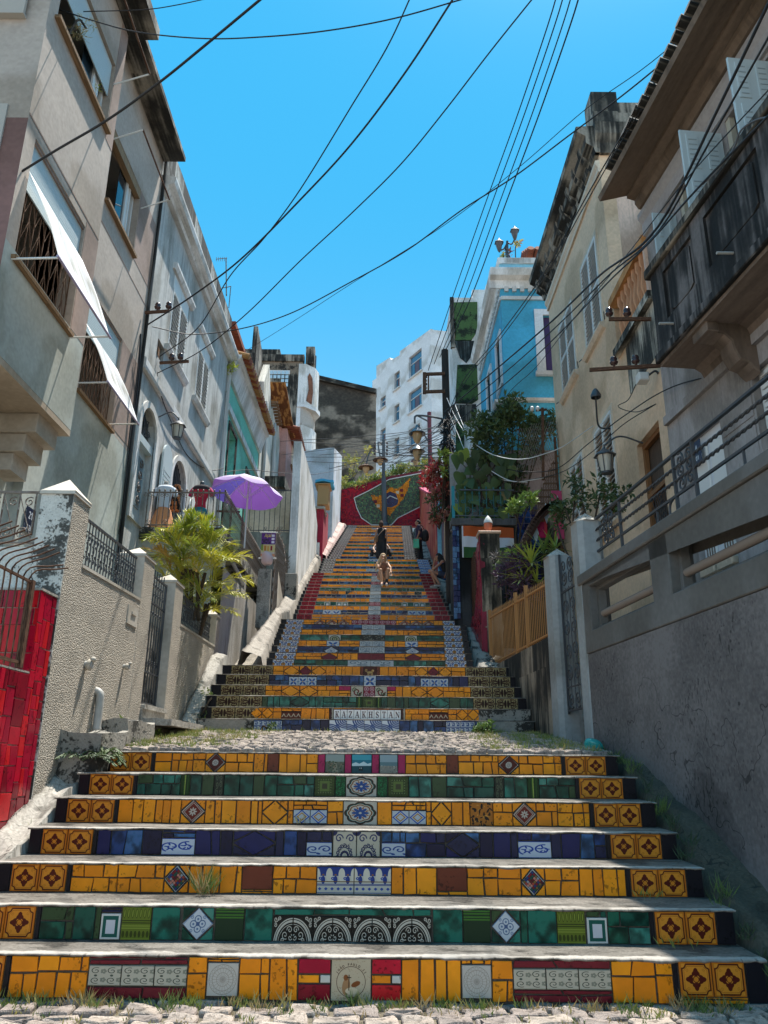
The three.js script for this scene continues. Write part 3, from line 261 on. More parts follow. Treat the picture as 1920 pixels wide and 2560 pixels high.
function tilePrism(pts, d, th, bev = 0.0025) { const g = new THREE.ExtrudeGeometry(shapeOf(pts), { depth: th - bev, bevelEnabled: bev > 0, bevelSize: bev, bevelOffset: -bev, bevelThickness: bev, bevelSegments: 1 }); g.translate(0, 0, -d + 0.001 + rr(0, 0.002)); return g; }
function atlasUV(g, c, x0, x1, y0, y1, rot = 0, n = 1) { const p = g.attributes.position, uv = new Float32Array(p.count * 2), [a, b, s] = cells[c], cx = (x0 + x1) / 2, cy = (y0 + y1) / 2; for (let i = 0; i < p.count; i++) { let x = p.getX(i) - cx, y = p.getY(i) - cy; if (rot) { const q = Math.SQRT1_2; [x, y] = [x * q + y * q, -x * q + y * q]; } let u = x / (x1 - x0) + 0.5, v = y / (y1 - y0) + 0.5; u = Math.min(0.985, Math.max(0.015, u)); v = Math.min(0.985, Math.max(0.015, v)); uv[i * 2] = a + u * s; uv[i * 2 + 1] = b + v * s; } g.setAttribute('uv', new THREE.BufferAttribute(uv, 2)); return g; }
function fillStrip(x0, x1, y0, y1, emit, sz, gap, style) {
if (x1 - x0 < 0.025) return; const h = y1 - y0; let x = x0;
while (x < x1 - 0.001) {
let gw = Math.min(x1 - x, sz * rr(1.2, 3.4)); if (x1 - x - gw < sz * 0.6) gw = x1 - x;
const mode = rnd(), cut = y0 + h * rr(0.5, 0.68);
const course = (a, b, yb, yt, w0, w1) => { let q = a, sl = 0; while (q < b - 0.001) { let w = Math.min(b - q, rr(w0, w1)); if (b - q - w < w0 * 0.6) w = b - q; const s2 = q + w < b - 0.01 && rnd() < 0.5 ? rr(-0.13, 0.13) * w : 0; emit(jit([[q + gap, yb + gap], [q + w - gap, yb + gap], [q + w - gap + s2, yt - gap], [q + gap + sl, yt - gap]], gap * 0.6)); sl = s2; q += w; } };
if (mode < (style === 'tall' ? 0.55 : 0.28)) course(x, x + gw, y0, y1, sz * 0.45, sz * 1.0);
else { course(x, x + gw, y0, cut, sz * 0.5, sz * 1.2); course(x, x + gw, cut, y1, sz * 0.5, sz * 1.25); }
x += gw;
}
}
function buildRow(s, parent, fillCol, specials, o) {
const { d, yb, yt, gap = 0.0062, sz = 0.13, th = 0.014, bev = 0.0025, indiv = true, bag } = o;
const put = (geo, m, name) => { if (indiv) local(name, geo, m, parent); else { (bag[name] = bag[name] || { m, g: [] }).g.push(geo); } };
const emitIn = cs => pts => { const m = pick(C[cs]); put(uvm(tilePrism(pts, d, th * rr(0.9, 1.12), bev)), m, cs + '_tile' + (indiv ? '' : C[cs].indexOf(m))); };
const emit = emitIn(fillCol);
specials = specials.flatMap(q => { const w = q.b - q.a, n = q.dia ? Math.max(1, Math.round(w / (yt - yb) / 1.3)) : 1; return n < 2 ? [q] : [...Array(n)].map((_, i) => ({ ...q, a: q.a + i * w / n, b: q.a + (i + 1) * w / n })); }).filter(q => q.b > o.x0 && q.a < o.x1).sort((a, b) => a.a - b.a); let x = o.x0;
for (const q of specials) {
fillStrip(x, q.a, yb, yt, emit, sz, gap, o.style); x = q.b;
const lo = lerp(yb, yt, q.lo || 0), hi = lerp(yb, yt, q.hi === undefined ? 1 : q.hi);
if (q.lo > 0.1) fillStrip(q.a, q.b, yb, lo, q.bot ? emitIn(q.bot) : emit, q.bot ? 0.4 : sz, gap, 'tall'); if (q.hi < 0.95) fillStrip(q.a, q.b, hi, yt, q.top ? emitIn(q.top) : emit, q.top ? 0.4 : sz, gap, 'tall');
if (q.dia) { const cx = (q.a + q.b) / 2, cy = (lo + hi) / 2, r = (q.b - q.a) / 2, ry = (hi - lo) / 2, pts = [[cx, cy - ry + gap], [cx + r - gap, cy], [cx, cy + ry - gap], [cx - r + gap, cy]]; let g = tilePrism(pts, d, th * 1.15, bev);
if (C[q.k]) put(uvm(g), pick(C[q.k]), q.k + '_tile' + (indiv ? '' : 'x')); else put(atlasUV(g, q.k, cx - r * 0.71, cx + r * 0.71, cy - ry * 0.71, cy + ry * 0.71, 1), decorMat, 'patterned_tile');
for (const [sx, sy] of [[-1, -1], [1, -1], [1, 1], [-1, 1]]) { const t = [[cx + sx * r - sx * gap, cy + sy * ry - sy * gap], [cx + sx * gap * 3.2, cy + sy * ry - sy * gap], [cx + sx * r - sx * gap, cy + sy * gap * 3.2]]; if (sx * sy < 0) t.reverse(); emit(t); } continue; }
if (q.stack) { for (const [f0, f1, cc] of [[0, 0.4, 'red'], [0.4, 0.62, 'yellow'], [0.62, 1, 'red']]) { const e = emitIn(cc), w0 = cc === 'yellow' ? 0.66 : 1; e(rectPts(q.a + gap, q.a + (q.b - q.a) * w0 - gap, lerp(yb, yt, f0) + gap, lerp(yb, yt, f1) - gap)); if (w0 < 1) emitIn('white')(rectPts(q.a + (q.b - q.a) * w0 + gap, q.b - gap, lerp(yb, yt, f0) + gap, lerp(yb, yt, f1) - gap)); } continue; }
const n = q.n || 1, w = (q.b - q.a) / n;
for (let i = 0; i < n; i++) { const a = q.a + i * w + gap * 0.6, b = q.a + (i + 1) * w - gap * 0.6; const kk = Array.isArray(q.k) ? q.k[i % q.k.length] : q.k; const g = tilePrism(jit([[a, lo + gap * 0.6], [b, lo + gap * 0.6], [b, hi - gap * 0.6], [a, hi - gap * 0.6]], 0.001), d, th * (C[kk] ? 1 : 1.12), bev);
if (C[kk]) put(uvm(g), pick(C[kk]), kk + '_tile' + (indiv ? '' : 'x')); else put(atlasUV(g, kk, a, b, lo, hi), decorMat, 'patterned_tile'); }
}
fillStrip(x, o.x1, yb, yt, emit, sz, gap, o.style);
}
const sx = (px, py, d) => atD(px, py, d).x;
const stepsLevel = [[-60, -0.1], [6.1, -0.02], [6.23, 0.3], [9.4, 1.72], [14.1, 2.12], [16.05, 3.51], [16.9, 3.7], [20.7, 5.28], [27.3, 8.15], [30.4, 9.48], [40.2, 13.9], [60, 17.5], [120, 24]];
const level = d => { for (let i = 1; i < stepsLevel.length; i++) if (d <= stepsLevel[i][0]) { const [a, b] = stepsLevel[i - 1], [c, e] = stepsLevel[i]; return lerp(b, e, (d - a) / (c - a)); } return 24; };
function flight(label, list, o) {
const f = thing('staircase', label, 'staircase', [0, 0, 0], null, 'structure');
list.forEach((s, i) => {
const n = list[i + 1] || { d: o.endD }; const body = box(s.x0, s.x1, s.y - s.h - 0.35, s.y - 0.012, s.d, n.d + 0.35);
const st = part('step', o.near ? body : [body, box(s.x0 - 0.005, s.x1 + 0.005, s.y - 0.01, s.y, s.d - 0.02, n.d + 0.02)], o.near ? M.mortar : o.mat || M.cementW, f); st.userData.i = undefined; delete st.userData.i;
if (o.near) local('tread', treadGeo(s.x0 - 0.02, s.x1 + 0.02, s.d, n.d, s.y, o.N || 150, o.thin || 1, o.thin || 1), treadMat, st);
s.mesh = st;
});
return f;
}
const LZ = (x, r) => r ? [960 + x * 0.5787] : [x * 0.5787];
const low = [[6.23, 0.30, 0.30], [6.66, 0.55, 0.25], [7.20, 0.785, 0.235], [7.74, 1.02, 0.235], [8.26, 1.26, 0.24], [8.80, 1.49, 0.23], [9.40, 1.72, 0.23]].map(([d, y, h]) => ({ d, y, h, x0: -3.26, x1: 2.74 }));
const lowF = flight('seven lowest mosaic steps of the tiled stairway, nearest the cobbles', low, { near: 1, endD: 9.9 });
{
const E = (r, q) => r.map(([a, b, k, ex]) => ({ a: sx(a < 0 ? 0 : q.z(a), q.y, q.d), b: sx(q.z(b), q.y, q.d), k, ...(ex || {}) }));
const L = { z: t => t * 0.5787 };
const rows = [
['yellow', 2405, [[390, 815, 'floralstrip', { lo: 0.3, hi: 0.8, n: 3, top: 'maroon', bot: 'maroon' }], [900, 1037, 'medallion', { lo: 0.08, hi: 0.88 }], [1290, 1432, 'red', { stack: 1 }], [1432, 1605, 'plaque'], [1605, 1735, 'red', { stack: 1 }], [1991, 2121, 'medallion', { lo: 0.08, hi: 0.88 }], [2214, 2634, 'floralstrip', { lo: 0.3, hi: 0.8, n: 3, top: 'maroon', bot: 'maroon' }]]],
['green', 2290, [[440, 527, 'square', { hi: 0.8, top: 'blue' }], [530, 657, 'relief'], [660, 780, 'teal'], [790, 928, 'bluerosette', { dia: 1 }], [932, 1057, 'reliefD'], [1060, 1180, 'teal'], [1183, 1864, ['arch', 'archR'], { n: 8, hi: 0.78, top: 'teal' }], [1869, 1997, 'teal'], [1999, 2117, 'reliefD'], [2120, 2246, 'bluerosette', { dia: 1 }], [2277, 2401, 'teal'], [2402, 2525, 'relief'], [2529, 2619, 'square', { hi: 0.8 }]]],
['yellow', 2180, [[714, 820, 'checker', { dia: 1 }], [1048, 1180, 'brown', { lo: 0.14 }], [1370, 1691, 'bluefrieze', { n: 2 }], [1887, 2017, 'brown', { lo: 0.14 }], [2249, 2351, 'checker', { dia: 1 }]]],
['blue', 2090, [[703, 846, 'bluescroll', { hi: 0.68 }], [1010, 1192, 'blue', { dia: 1 }], [1326, 1436, 'bluescroll2', { hi: 0.58 }], [1440, 1642, 'azulejo', { n: 2 }], [1648, 1752, 'bluescroll2', { hi: 0.58 }], [1924, 2070, 'blue', { dia: 1 }], [2235, 2377, 'bluescroll', { hi: 0.68 }]]],
['yellow', 2010, [[785, 890, 'rosette', { dia: 1 }], [1135, 1245, 'yellow', { dia: 1 }], [1270, 1415, 'bluelozenge', { lo: 0.04, hi: 0.62, n: 2 }], [1484, 1630, 'star'], [1693, 1840, 'bluelozenge', { lo: 0.04, hi: 0.62, n: 2 }], [1862, 1950, 'yellow', { dia: 1 }], [2029, 2128, 'story'], [2211, 2314, 'rosette', { dia: 1 }]]],
['green', 1950, [[783, 824, 'stripeG'], [927, 970, 'swirl'], [1360, 1448, 'lotus'], [1450, 1494, 'pebbleG'], [1495, 1628, 'star'], [1630, 1674, 'pebbleG'], [1676, 1765, 'lotus'], [2134, 2176, 'swirl'], [2277, 2325, 'stripeG']]],
['yellow', 1897, [[890, 976, 'rosette2', { dia: 1 }], [1157, 1206, 'brown', { lo: 0.05 }], [1375, 1405, 'magenta'], [1406, 1489, 'mural'], [1490, 1519, 'magenta'], [1520, 1606, 'mural2'], [1607, 1638, 'magenta'], [1640, 1718, 'mural3'], [1719, 1751, 'magenta'], [1929, 1979, 'brown', { lo: 0.05 }], [2151, 2240, 'rosette2', { dia: 1 }]]]
];
low.forEach((s, i) => {
const [col, py, sp] = rows[i], T0 = 0.235, yb = s.y - s.h + (i ? 0.006 : 0.02), yt = s.y - 0.013, d = s.d;
const list = E(sp, { z: L.z, y: py, d });
list.push({ a: s.x0, b: s.x0 + 0.115, k: 'black' }, { a: s.x0 + 0.12, b: s.x0 + 0.12 + 2 * T0, k: 'flower', n: 2 }, { a: s.x0 + 0.125 + 2 * T0, b: s.x0 + 0.162 + 2 * T0, k: 'black' });
list.push({ a: s.x1 - 0.14, b: s.x1, k: 'black' }, { a: s.x1 - 0.145 - 2 * T0, b: s.x1 - 0.145, k: 'flower', n: 2, ...(i === 0 ? { lo: 0.16 } : {}) }, { a: s.x1 - 0.187 - 2 * T0, b: s.x1 - 0.15 - 2 * T0, k: 'black' });
buildRow(s, s.mesh, col, list, { x0: s.x0, x1: s.x1, d, yb, yt, sz: i % 2 ? 0.17 : 0.15, style: i % 2 ? 'tall' : '' });
});
}
const mid = [[14.2, 2.34, 0.23], [14.45, 2.56, 0.215], [14.8, 2.79, 0.23], [15.15, 3.02, 0.23], [15.55, 3.26, 0.235], [16.05, 3.5, 0.235]].map(([d, y, h]) => ({ d, y, h, x0: -3.28, x1: 2.7 }));
const midF = flight('six mosaic steps carrying the word KAZAKHSTAN above the cobbled landing', mid, { near: 1, thin: 0.7, endD: 16.95, N: 130 });
{
const rows = [
['blue', 1810, [[75, 300, 'concrete'], [330, 462, 'greek', { lo: 0.05, hi: 0.95, n: 2 }], [685, 1015, 'wave', { n: 4 }], [1235, 1370, 'greek', { n: 2 }]], 0],
['yellow', 1785, [[315, 420, 'yellow', { dia: 1 }], [460, 552, 'zigzag', { hi: 0.7 }], [685, 705, 'ornament'], [706, 1022, ['LK', 'LA', 'LZ', 'LA', 'LK', 'LH', 'LS', 'LT', 'LA', 'LN'], { n: 10, hi: 0.9 }], [1023, 1042, 'ornament'], [1155, 1245, 'zigzag', { hi: 0.7 }], [1285, 1390, 'yellow', { dia: 1 }]], 1],
['green', 1755, [[500, 590, 'green', { dia: 1 }], [812, 840, 'stripeG'], [841, 905, 'lotus'], [906, 930, 'stripeG'], [1160, 1250, 'green', { dia: 1 }]], 1],
['yellow', 1728, [[460, 545, 'yellow', { dia: 1 }], [546, 630, 'yellow', { dia: 1 }], [731, 786, 'magenta', { lo: 0.62 }], [787, 845, 'dragon'], [846, 900, 'redlace'], [901, 957, 'dragon'], [958, 997, 'magenta', { lo: 0.62 }], [1070, 1145, 'yellow', { dia: 1 }], [1146, 1222, 'yellow', { dia: 1 }]], 1],
['blue', 1702, [[495, 625, 'quatre', { n: 3, hi: 0.85 }], [848, 905, 'quatre'], [1115, 1245, 'quatre', { n: 3, hi: 0.8 }]], 1],
['yellow', 1677, [[470, 543, 'yellow', { dia: 1 }], [545, 600, 'maroon', { dia: 1 }], [602, 670, 'yellow', { dia: 1 }], [832, 847, 'brown'], [848, 906, 'lion'], [907, 922, 'brown'], [1090, 1148, 'yellow', { dia: 1 }], [1150, 1200, 'maroon', { dia: 1 }], [1202, 1260, 'yellow', { dia: 1 }]], 1]
];
C.maroonD = C.maroon; C.concrete = [M.concreteD];
mid.forEach((s, i) => {
const [col, py, sp, ends] = rows[i], d = s.d, list = sp.filter(q => q[2] !== 'concrete').map(([a, b, k, ex]) => ({ a: sx(460 + a * 0.5304, py, d), b: sx(460 + b * 0.5304, py, d), k, ...(ex || {}) })), e = 0.9;
if (ends) { list.push({ a: s.x0, b: s.x0 + 0.17, k: 'black' }, { a: s.x0 + 0.175, b: s.x0 + 0.175 + 0.86, k: 'butterfly', n: 2 }); if (i > 1) list.push({ a: s.x1 - 0.16, b: s.x1, k: 'black' }, { a: s.x1 - 0.165 - 0.84, b: s.x1 - 0.165, k: 'butterfly', n: 2 }); else list.push({ a: s.x1 - 1.02, b: s.x1, k: 'concrete' }); }
else list.push({ a: s.x0, b: s.x0 + 1.0, k: 'concrete' }, { a: s.x1 - 1.0, b: s.x1, k: 'concrete' });
buildRow(s, s.mesh, col, list, { x0: s.x0, x1: s.x1, d, yb: s.y - s.h + 0.008, yt: s.y - 0.011, sz: 0.2, style: i % 2 ? '' : 'tall', gap: 0.006 });
});
}
const upL = [...Array(8)].map((_, i) => ({ d: 16.9 + i * 0.543, y: 3.735 + i * 0.2207, h: 0.2207, x0: lerp(-2.52, -2.74, i / 7), x1: lerp(1.96, 2.21, i / 7) }));
const upLF = flight('narrow flight of eight mosaic steps with blue arabesque tiles at both ends', upL, { endD: 21.1, near: 1, thin: 0.45, N: 70 });
{
const ctr = [['lace'], ['maroon'], ['lace'], ['lace'], ['darkmix'], ['lace'], ['lace'], ['redlace']], cols = ['green', 'yellow', 'blue', 'yellow', 'green', 'yellow', 'blue', 'yellow'];
upL.forEach((s, i) => {
const c = (s.x0 + s.x1) / 2 + 0.02, w = i === 7 ? 0.6 : i === 0 ? 0.5 : 0.3, list = [{ a: c - w, b: c + w, k: ctr[i][0], n: i === 7 ? 4 : 2 }];
for (const sd of [-1, 1]) { const p = c + sd * 0.94; if (i === 1) list.push({ a: p - 0.18, b: p + 0.18, k: 'maroon', dia: 1 }); if (i === 2) list.push({ a: p - 0.17, b: p + 0.17, k: 'bluerosette', dia: 1 }); if (i === 3) list.push({ a: p - 0.15, b: p + 0.15, k: 'quatre' }); if (i === 4) list.push({ a: p - 0.15, b: p + 0.15, k: 'target' }); if (i === 7) for (const j of [-1, 0, 1]) list.push({ a: p + sd * 0.2 + j * 0.32 - 0.15, b: p + sd * 0.2 + j * 0.32 + 0.15, k: 'rosette', dia: 1 }); if (i === 5) list.push({ a: p + sd * 0.1 - 0.15, b: p + sd * 0.1 + 0.15, k: 'yellow', dia: 1 }); }
list.push({ a: s.x0, b: s.x0 + 0.13, k: 'black' }, { a: s.x0 + 0.135, b: s.x0 + 0.6, k: 'arabesque', n: 2 }, { a: s.x1 - 0.14, b: s.x1, k: 'black' }, { a: s.x1 - 0.6, b: s.x1 - 0.145, k: 'arabesque', n: 2 });
const y = i % 2; buildRow(s, s.mesh, cols[i], list, { x0: s.x0, x1: s.x1, d: s.d, yb: s.y - s.h + 0.01, yt: s.y - 0.014, sz: y ? 0.24 : 0.3, gap: 0.007, th: 0.013, bev: 0 });
});
}
const flights = [
['flight of thirteen mosaic steps edged with deep red tiles', 13, 21.1, 27.3, 5.5, 8.15, -2.48, -2.68, 1.94, 1.82, 'redfloral'],
['flight of six mosaic steps edged with pale lattice and blue tiles', 6, 27.95, 30.4, 8.37, 9.48, -2.45, -2.5, 1.95, 1.92, 'lattice'],
['highest flight of narrow yellow mosaic steps below the flag mural', 20, 30.9, 40.2, 9.72, 13.9, -2.35, -2.03, 1.42, 1.52, 'lattice']];
const upSteps = [];
flights.forEach(([label, n, d0, d1, y0, y1, xa, xb, xc, xd, endK], fi) => {
const list = [...Array(n)].map((_, i) => { const t = i / (n - 1); return { d: lerp(d0, d1, t), y: lerp(y0, y1, t), h: (y1 - y0) / (n - 1), x0: lerp(xa, xb, t), x1: lerp(xc, xd, t) }; });
upSteps.push(...list);
const f = flight(label, list, { endD: fi < 2 ? flights[fi + 1][2] + 0.05 : d1 + 1.2 }), bag = {};
const cyc = fi === 0 ? ['yellow', 'blue', 'yellow', 'green'] : fi === 1 ? ['blue', 'yellow', 'blue', 'yellow', 'green', 'yellow'] : null;
list.forEach((s, i) => {
const col = cyc ? cyc[i % cyc.length] : i < 8 ? ['blue', 'yellow', 'green', 'yellow', 'blue', 'yellow', 'green', 'yellow'][i] : i % 2 ? 'yellow' : ['brown', 'yellow', 'blue'][i % 3];
const ew = fi === 0 ? 0.42 : 0.46, list2 = [{ a: s.x0 + 0.1, b: s.x0 + 0.1 + ew, k: endK, n: 2 }, { a: s.x1 - 0.1 - ew, b: s.x1 - 0.1, k: fi === 1 ? 'bluerocaille' : endK, n: 2 }, { a: s.x0, b: s.x0 + 0.095, k: 'black' }, { a: s.x1 - 0.095, b: s.x1, k: 'black' }], c = -0.25;
if (fi === 0) { list2.push({ a: c - 0.17, b: c + 0.17, k: i === 6 ? 'whiteH' : i % 3 ? 'lace' : 'redlace', n: 1 }); for (const sd of [-1, 1]) { if (i === 1) list2.push({ a: c + sd * 1.2 - 0.25, b: c + sd * 1.2 + 0.25, k: 'quatre', n: 2 }); if (i === 3) list2.push({ a: c + sd * 1.15 - 0.35, b: c + sd * 1.15 + 0.35, k: ['square', 'teal', 'square'], n: 4 }); if (i === 6) list2.push({ a: c + sd * 1.1 - 0.3, b: c + sd * 1.1 - 0.08, k: 'story' }, { a: c + sd * 1.1 + 0.15, b: c + sd * 1.1 + 0.37, k: 'darkmix' }); if (i % 4 === 2 || i % 4 === 0) list2.push({ a: c + sd * 0.75 - 0.14, b: c + sd * 0.75 + 0.14, k: 'yellow', dia: 1 }); } }
else if (i % 4 === 1) list2.push({ a: c - 0.4, b: c + 0.4, k: i % 8 === 1 ? 'lace' : 'quatre', n: 3 });
buildRow(s, s.mesh, col, list2, { x0: s.x0, x1: s.x1, d: s.d, yb: s.y - s.h + 0.012, yt: s.y - 0.012, sz: 0.26, gap: 0.009, th: 0.013, bev: 0, indiv: false, bag });
});
for (const k in bag) { const m = part(k.replace(/[0-9x]+$/, ''), bag[k].g, bag[k].m, f); m.userData.kind = 'stuff'; }
});
// ---------------------------------------------------------------- ground, landing, channels
{
const xs = [-220, -60, -25, -12, -8, -4.2, -3.9, -2, 0, 2, 3.4, 3.8, 8, 12, 25, 60, 220], ds = [-220, -60, -20, -5, 0, 3, 6, 8, 9.4, 12, 14, 16, 18, 20, 23, 26, 30, 34, 40, 44, 50, 60, 90, 140, 300];
const pos = [], idx = []; for (const d of ds) for (const x of xs) pos.push(x, (d < 6 ? -0.045 : level(d) - 0.72), -d); const w = xs.length;
for (let j = 0; j < ds.length - 1; j++) for (let i = 0; i < w - 1; i++) { const a = j * w + i; idx.push(a, a + 1, a + w, a + 1, a + w + 1, a + w); }
let g = new THREE.BufferGeometry(); g.setAttribute('position', new THREE.Float32BufferAttribute(pos, 3)); g.setIndex(idx); g.computeVertexNormals(); g = uvm(g); g.computeVertexNormals();
single('ground', g, mat([0.34, 0.31, 0.27], { map: T.concrete, bump: T.grain, bs: 0.01 }), 'bare brown earth under the cobbles and houses', 'ground', null, 'structure');
}
const landMats = [[0.54, 0.46, 0.41], [0.47, 0.395, 0.36], [0.60, 0.51, 0.45], [0.42, 0.355, 0.33]].map(c => mat(c, { map: T.concrete, bump: T.grain, bs: 0.008 }));
const cobGeo = [...Array(7)].map(() => { const pts = []; for (const [a, b] of [[-0.5, -0.46], [0, -0.5], [0.5, -0.44], [0.5, 0.1], [0.47, 0.48], [0, 0.5], [-0.48, 0.47], [-0.5, 0]]) pts.push([a * rr(0.86, 0.98), b * rr(0.84, 0.98)]); const g = new THREE.ExtrudeGeometry(shapeOf(pts), { depth: 0.03, bevelEnabled: true, bevelSize: 0.09, bevelOffset: -0.09, bevelThickness: 0.016, bevelSegments: 2 }); g.rotateX(-Math.PI / 2); return uvm(displace(g, 0.05, 3, rr(0, 50))); });
function cobbles(parent, x0, x1, d0, d1, yf, w0, w1, l0, l1, maxN, stuffName, cobMats) {
let n = 0; const rest = [[], [], [], []]; let d = d0;
while (d < d1) { const l = rr(l0, l1); let x = x0 + rr(-0.1, 0); while (x < x1) { const w = rr(w0, w1), k = Math.floor(rnd() * 4), g = pick(cobGeo), cx = x + w / 2, cd = d + l / 2 + rr(-0.02, 0.02), y = yf(cd, cx) - 0.037 + rr(-0.008, 0.008), ry = rr(-0.12, 0.12);
if (n < maxN) { const m = new THREE.Mesh(g, cobMats[k]); m.name = 'cobblestone'; m.castShadow = m.receiveShadow = true; m.position.set(cx, y, -cd); m.rotation.y = ry; m.scale.set(w * 0.97, 1, l * 0.95); parent.add(m); n++; }
else { const q = g.clone(); q.scale(w * 0.97, 1, l * 0.95); q.rotateY(ry); q.translate(cx, y, -cd); rest[k].push(q); }
x += w; } d += l; }
rest.forEach((r, k) => { if (r.length) part(stuffName, r, cobMats[k], parent).userData.kind = 'stuff'; });
}
{
const f = thing('pavement', 'worn grey cobbles at the foot of the tiled stairway', 'pavement', [0, 0, 0], null, 'structure');
part('bedding', box(-5, 5, -0.3, -0.02, 2.2, 6.25), mat([0.19, 0.165, 0.12], { map: T.concrete, bump: T.grain, bs: 0.01 }), f);
cobbles(f, -4, 4, 4.2, 6.2, () => 0, 0.22, 0.36, 0.14, 0.22, 300, 'cobblestones', landMats);
const l = thing('landing', 'sunlit cobbled landing between the two lower flights of mosaic steps', 'landing', [0, 0, 0], null, 'structure');
const yl = d => lerp(1.72, 2.12, (d - 9.4) / 4.7);
const s = shapeOf([[9.86, 1.2], [14.25, 1.2], [14.25, yl(14.25) - 0.03], [9.86, yl(9.86) - 0.03]]); let g = new THREE.ExtrudeGeometry(s, { depth: 6.3, bevelEnabled: false }); g.rotateY(Math.PI / 2); g.translate(-3.5, 0, 0); g = uvm(g);
part('bedding', g, mat([0.25, 0.21, 0.14], { map: T.concrete, bump: T.grain, bs: 0.01 }), l);
cobbles(l, -3.2, 2.7, 9.78, 14.15, yl, 0.12, 0.21, 0.1, 0.15, 300, 'cobblestones', landMats);
}
function slopeStrip(name, label, cat, x0f, x1f, d0, d1, yf, m, n = 40, amp = 0.05, kind = 'structure') { // rough strip that follows the stairs
const pos = [], uv = [], idx = [], W = 6; for (let j = 0; j <= n; j++) { const d = lerp(d0, d1, j / n), a = x0f(d), b = x1f(d); for (let i = 0; i <= W; i++) { const x = lerp(a, b, i / W); const k = i === 0 || i === W ? -0.5 : 0; pos.push(x, yf(d, i / W) + k + amp * (vn3(x * 6, d * 5, 1) - 0.5) + amp * 0.6 * (vn3(x * 18, d * 15, 5) - 0.5), -d); uv.push(x, d); } }
for (let j = 0; j < n; j++) for (let i = 0; i < W; i++) { const a = j * (W + 1) + i; idx.push(a, a + 1, a + W + 1, a + 1, a + W + 2, a + W + 1); }
const g = new THREE.BufferGeometry(); g.setAttribute('position', new THREE.Float32BufferAttribute(pos, 3)); g.setAttribute('uv', new THREE.Float32BufferAttribute(uv, 2)); g.setIndex(idx); g.computeVertexNormals();
return single(name, g, m, label, cat, null, kind);
}
slopeStrip('channel', 'rough sloping cement strip between lowest steps and red tiled wall', 'channel', () => -3.7, () => -3.22, 5.2, 9.45, (d, t) => level(d) - 0.12 + 0.16 * Math.abs(t - 0.6), M.cementW, 60, 0.09);
slopeStrip('channel', 'dark earth strip with weeds between the lowest steps and grey wall', 'channel', () => 2.7, () => 3.7, 4.6, 14.3, d => Math.min(level(d) - 0.12, 2), mat([0.10, 0.085, 0.06], { map: T.concrete, bump: T.grain, bs: 0.01 }), 60, 0.14);
slopeStrip('ramp', 'pale cracked cement ramp beside the left end of upper steps', 'ramp', d => lerp(-3.12, -2.72, (d - 16.8) / 14), d => lerp(-2.5, -2.5, 0) - (d < 21 ? lerp(0, 0.22, (d - 16.9) / 3.8) : 0.02) , 16.6, 30.6, (d, t) => level(d) + 0.30 - 0.25 * t, mat([0.44, 0.40, 0.36], { map: T.concrete, bump: T.grain, bs: 0.01 }), 90, 0.08);
slopeStrip('ramp', 'pinkish white painted edge left of the highest flight', 'ramp', () => -2.62, d => lerp(-2.3, -1.98, (d - 30.6) / 10), 30.5, 41.4, (d, t) => level(d) + 0.25 - 0.2 * t, mat([0.66, 0.48, 0.46], { map: T.concrete }), 40, 0.06);
slopeStrip('channel', 'dark damp gutter beside the right end of upper steps', 'channel', d => d < 21 ? lerp(1.95, 2.2, (d - 16.9) / 3.8) : d < 30.5 ? 1.9 : 1.5, d => d < 18 ? 2.9 : 2.6, 16.2, 40.6, d => level(d) - 0.15, M.concreteD, 90, 0.1);

// ---------------------------------------------------------------- left perimeter wall, pebbledash with four piers
const XW = -3.6;
{
const w = thing('perimeter_wall', 'pebbledash garden wall with pointed piers beside the landing', 'wall');
part('wall', [wallX(XW, -1, [[8.95, 0.2], [11.27, 0.6], [11.27, 3.86], [8.95, 3.80]], [], 0.2), wallX(XW, -1, [[13.63, 1.2], [16.6, 2.2], [16.6, 3.93], [13.63, 3.89]], [], 0.2)], M.pebble, w);
part('coping', [wallX(XW + 0.012, -1, [[8.95, 3.803], [11.27, 3.863], [11.27, 3.90], [8.95, 3.84]], [], 0.225), wallX(XW + 0.012, -1, [[13.63, 3.893], [16.6, 3.933], [16.6, 3.97], [13.63, 3.93]], [], 0.225)], M.smooth, w);
const piers = [[8.45, 8.95, 0.4, 4.55], [11.27, 11.8, 0.9, 4.55], [13.1, 13.63, 1.2, 4.56], [16.56, 16.9, 2.2, 4.6]];
piers.forEach(([a, b, y0, y1], i) => {
const p = part('pier', wallX(XW + 0.004, -1, rectPts(a + 0.012, b, y0, y1), [], 0.37), M.pebble, w);
local('front_face', [box(XW - 0.372, XW + 0.002, y0, y1, a - 0.002, a + 0.012)], i === 0 ? M.stainedFace : M.smooth, p);
const c = new THREE.ConeGeometry(0.5 * 0.78, i ? 0.16 : 0.23, 4); c.rotateY(Math.PI / 4); c.scale(0.41 / 0.5515, 1, (b - a + 0.04) / 0.5515); c.translate(XW - 0.18, y1 + (i ? 0.12 : 0.155), -(a + b) / 2); local('cap', [uvm(c), box(XW - 0.39, XW + 0.02, y1, y1 + 0.04, a - 0.02, b + 0.02)], M.smooth, p);
});
part('gate_step', [cbox(XW - 0.3, XW + 0.03, 2.0, 2.38, 11.82, 13.08), cbox(XW - 0.3, XW + 0.06, 2.35, 2.42, 11.82, 13.08)], M.concrete, w);
part('letter_slot', [cbox(XW - 0.01, XW + 0.015, 3.45, 3.72, 10.75, 11.2, 0.006), box(XW, XW + 0.03, 3.60, 3.64, 10.9, 11.1)], M.smooth, w);
}
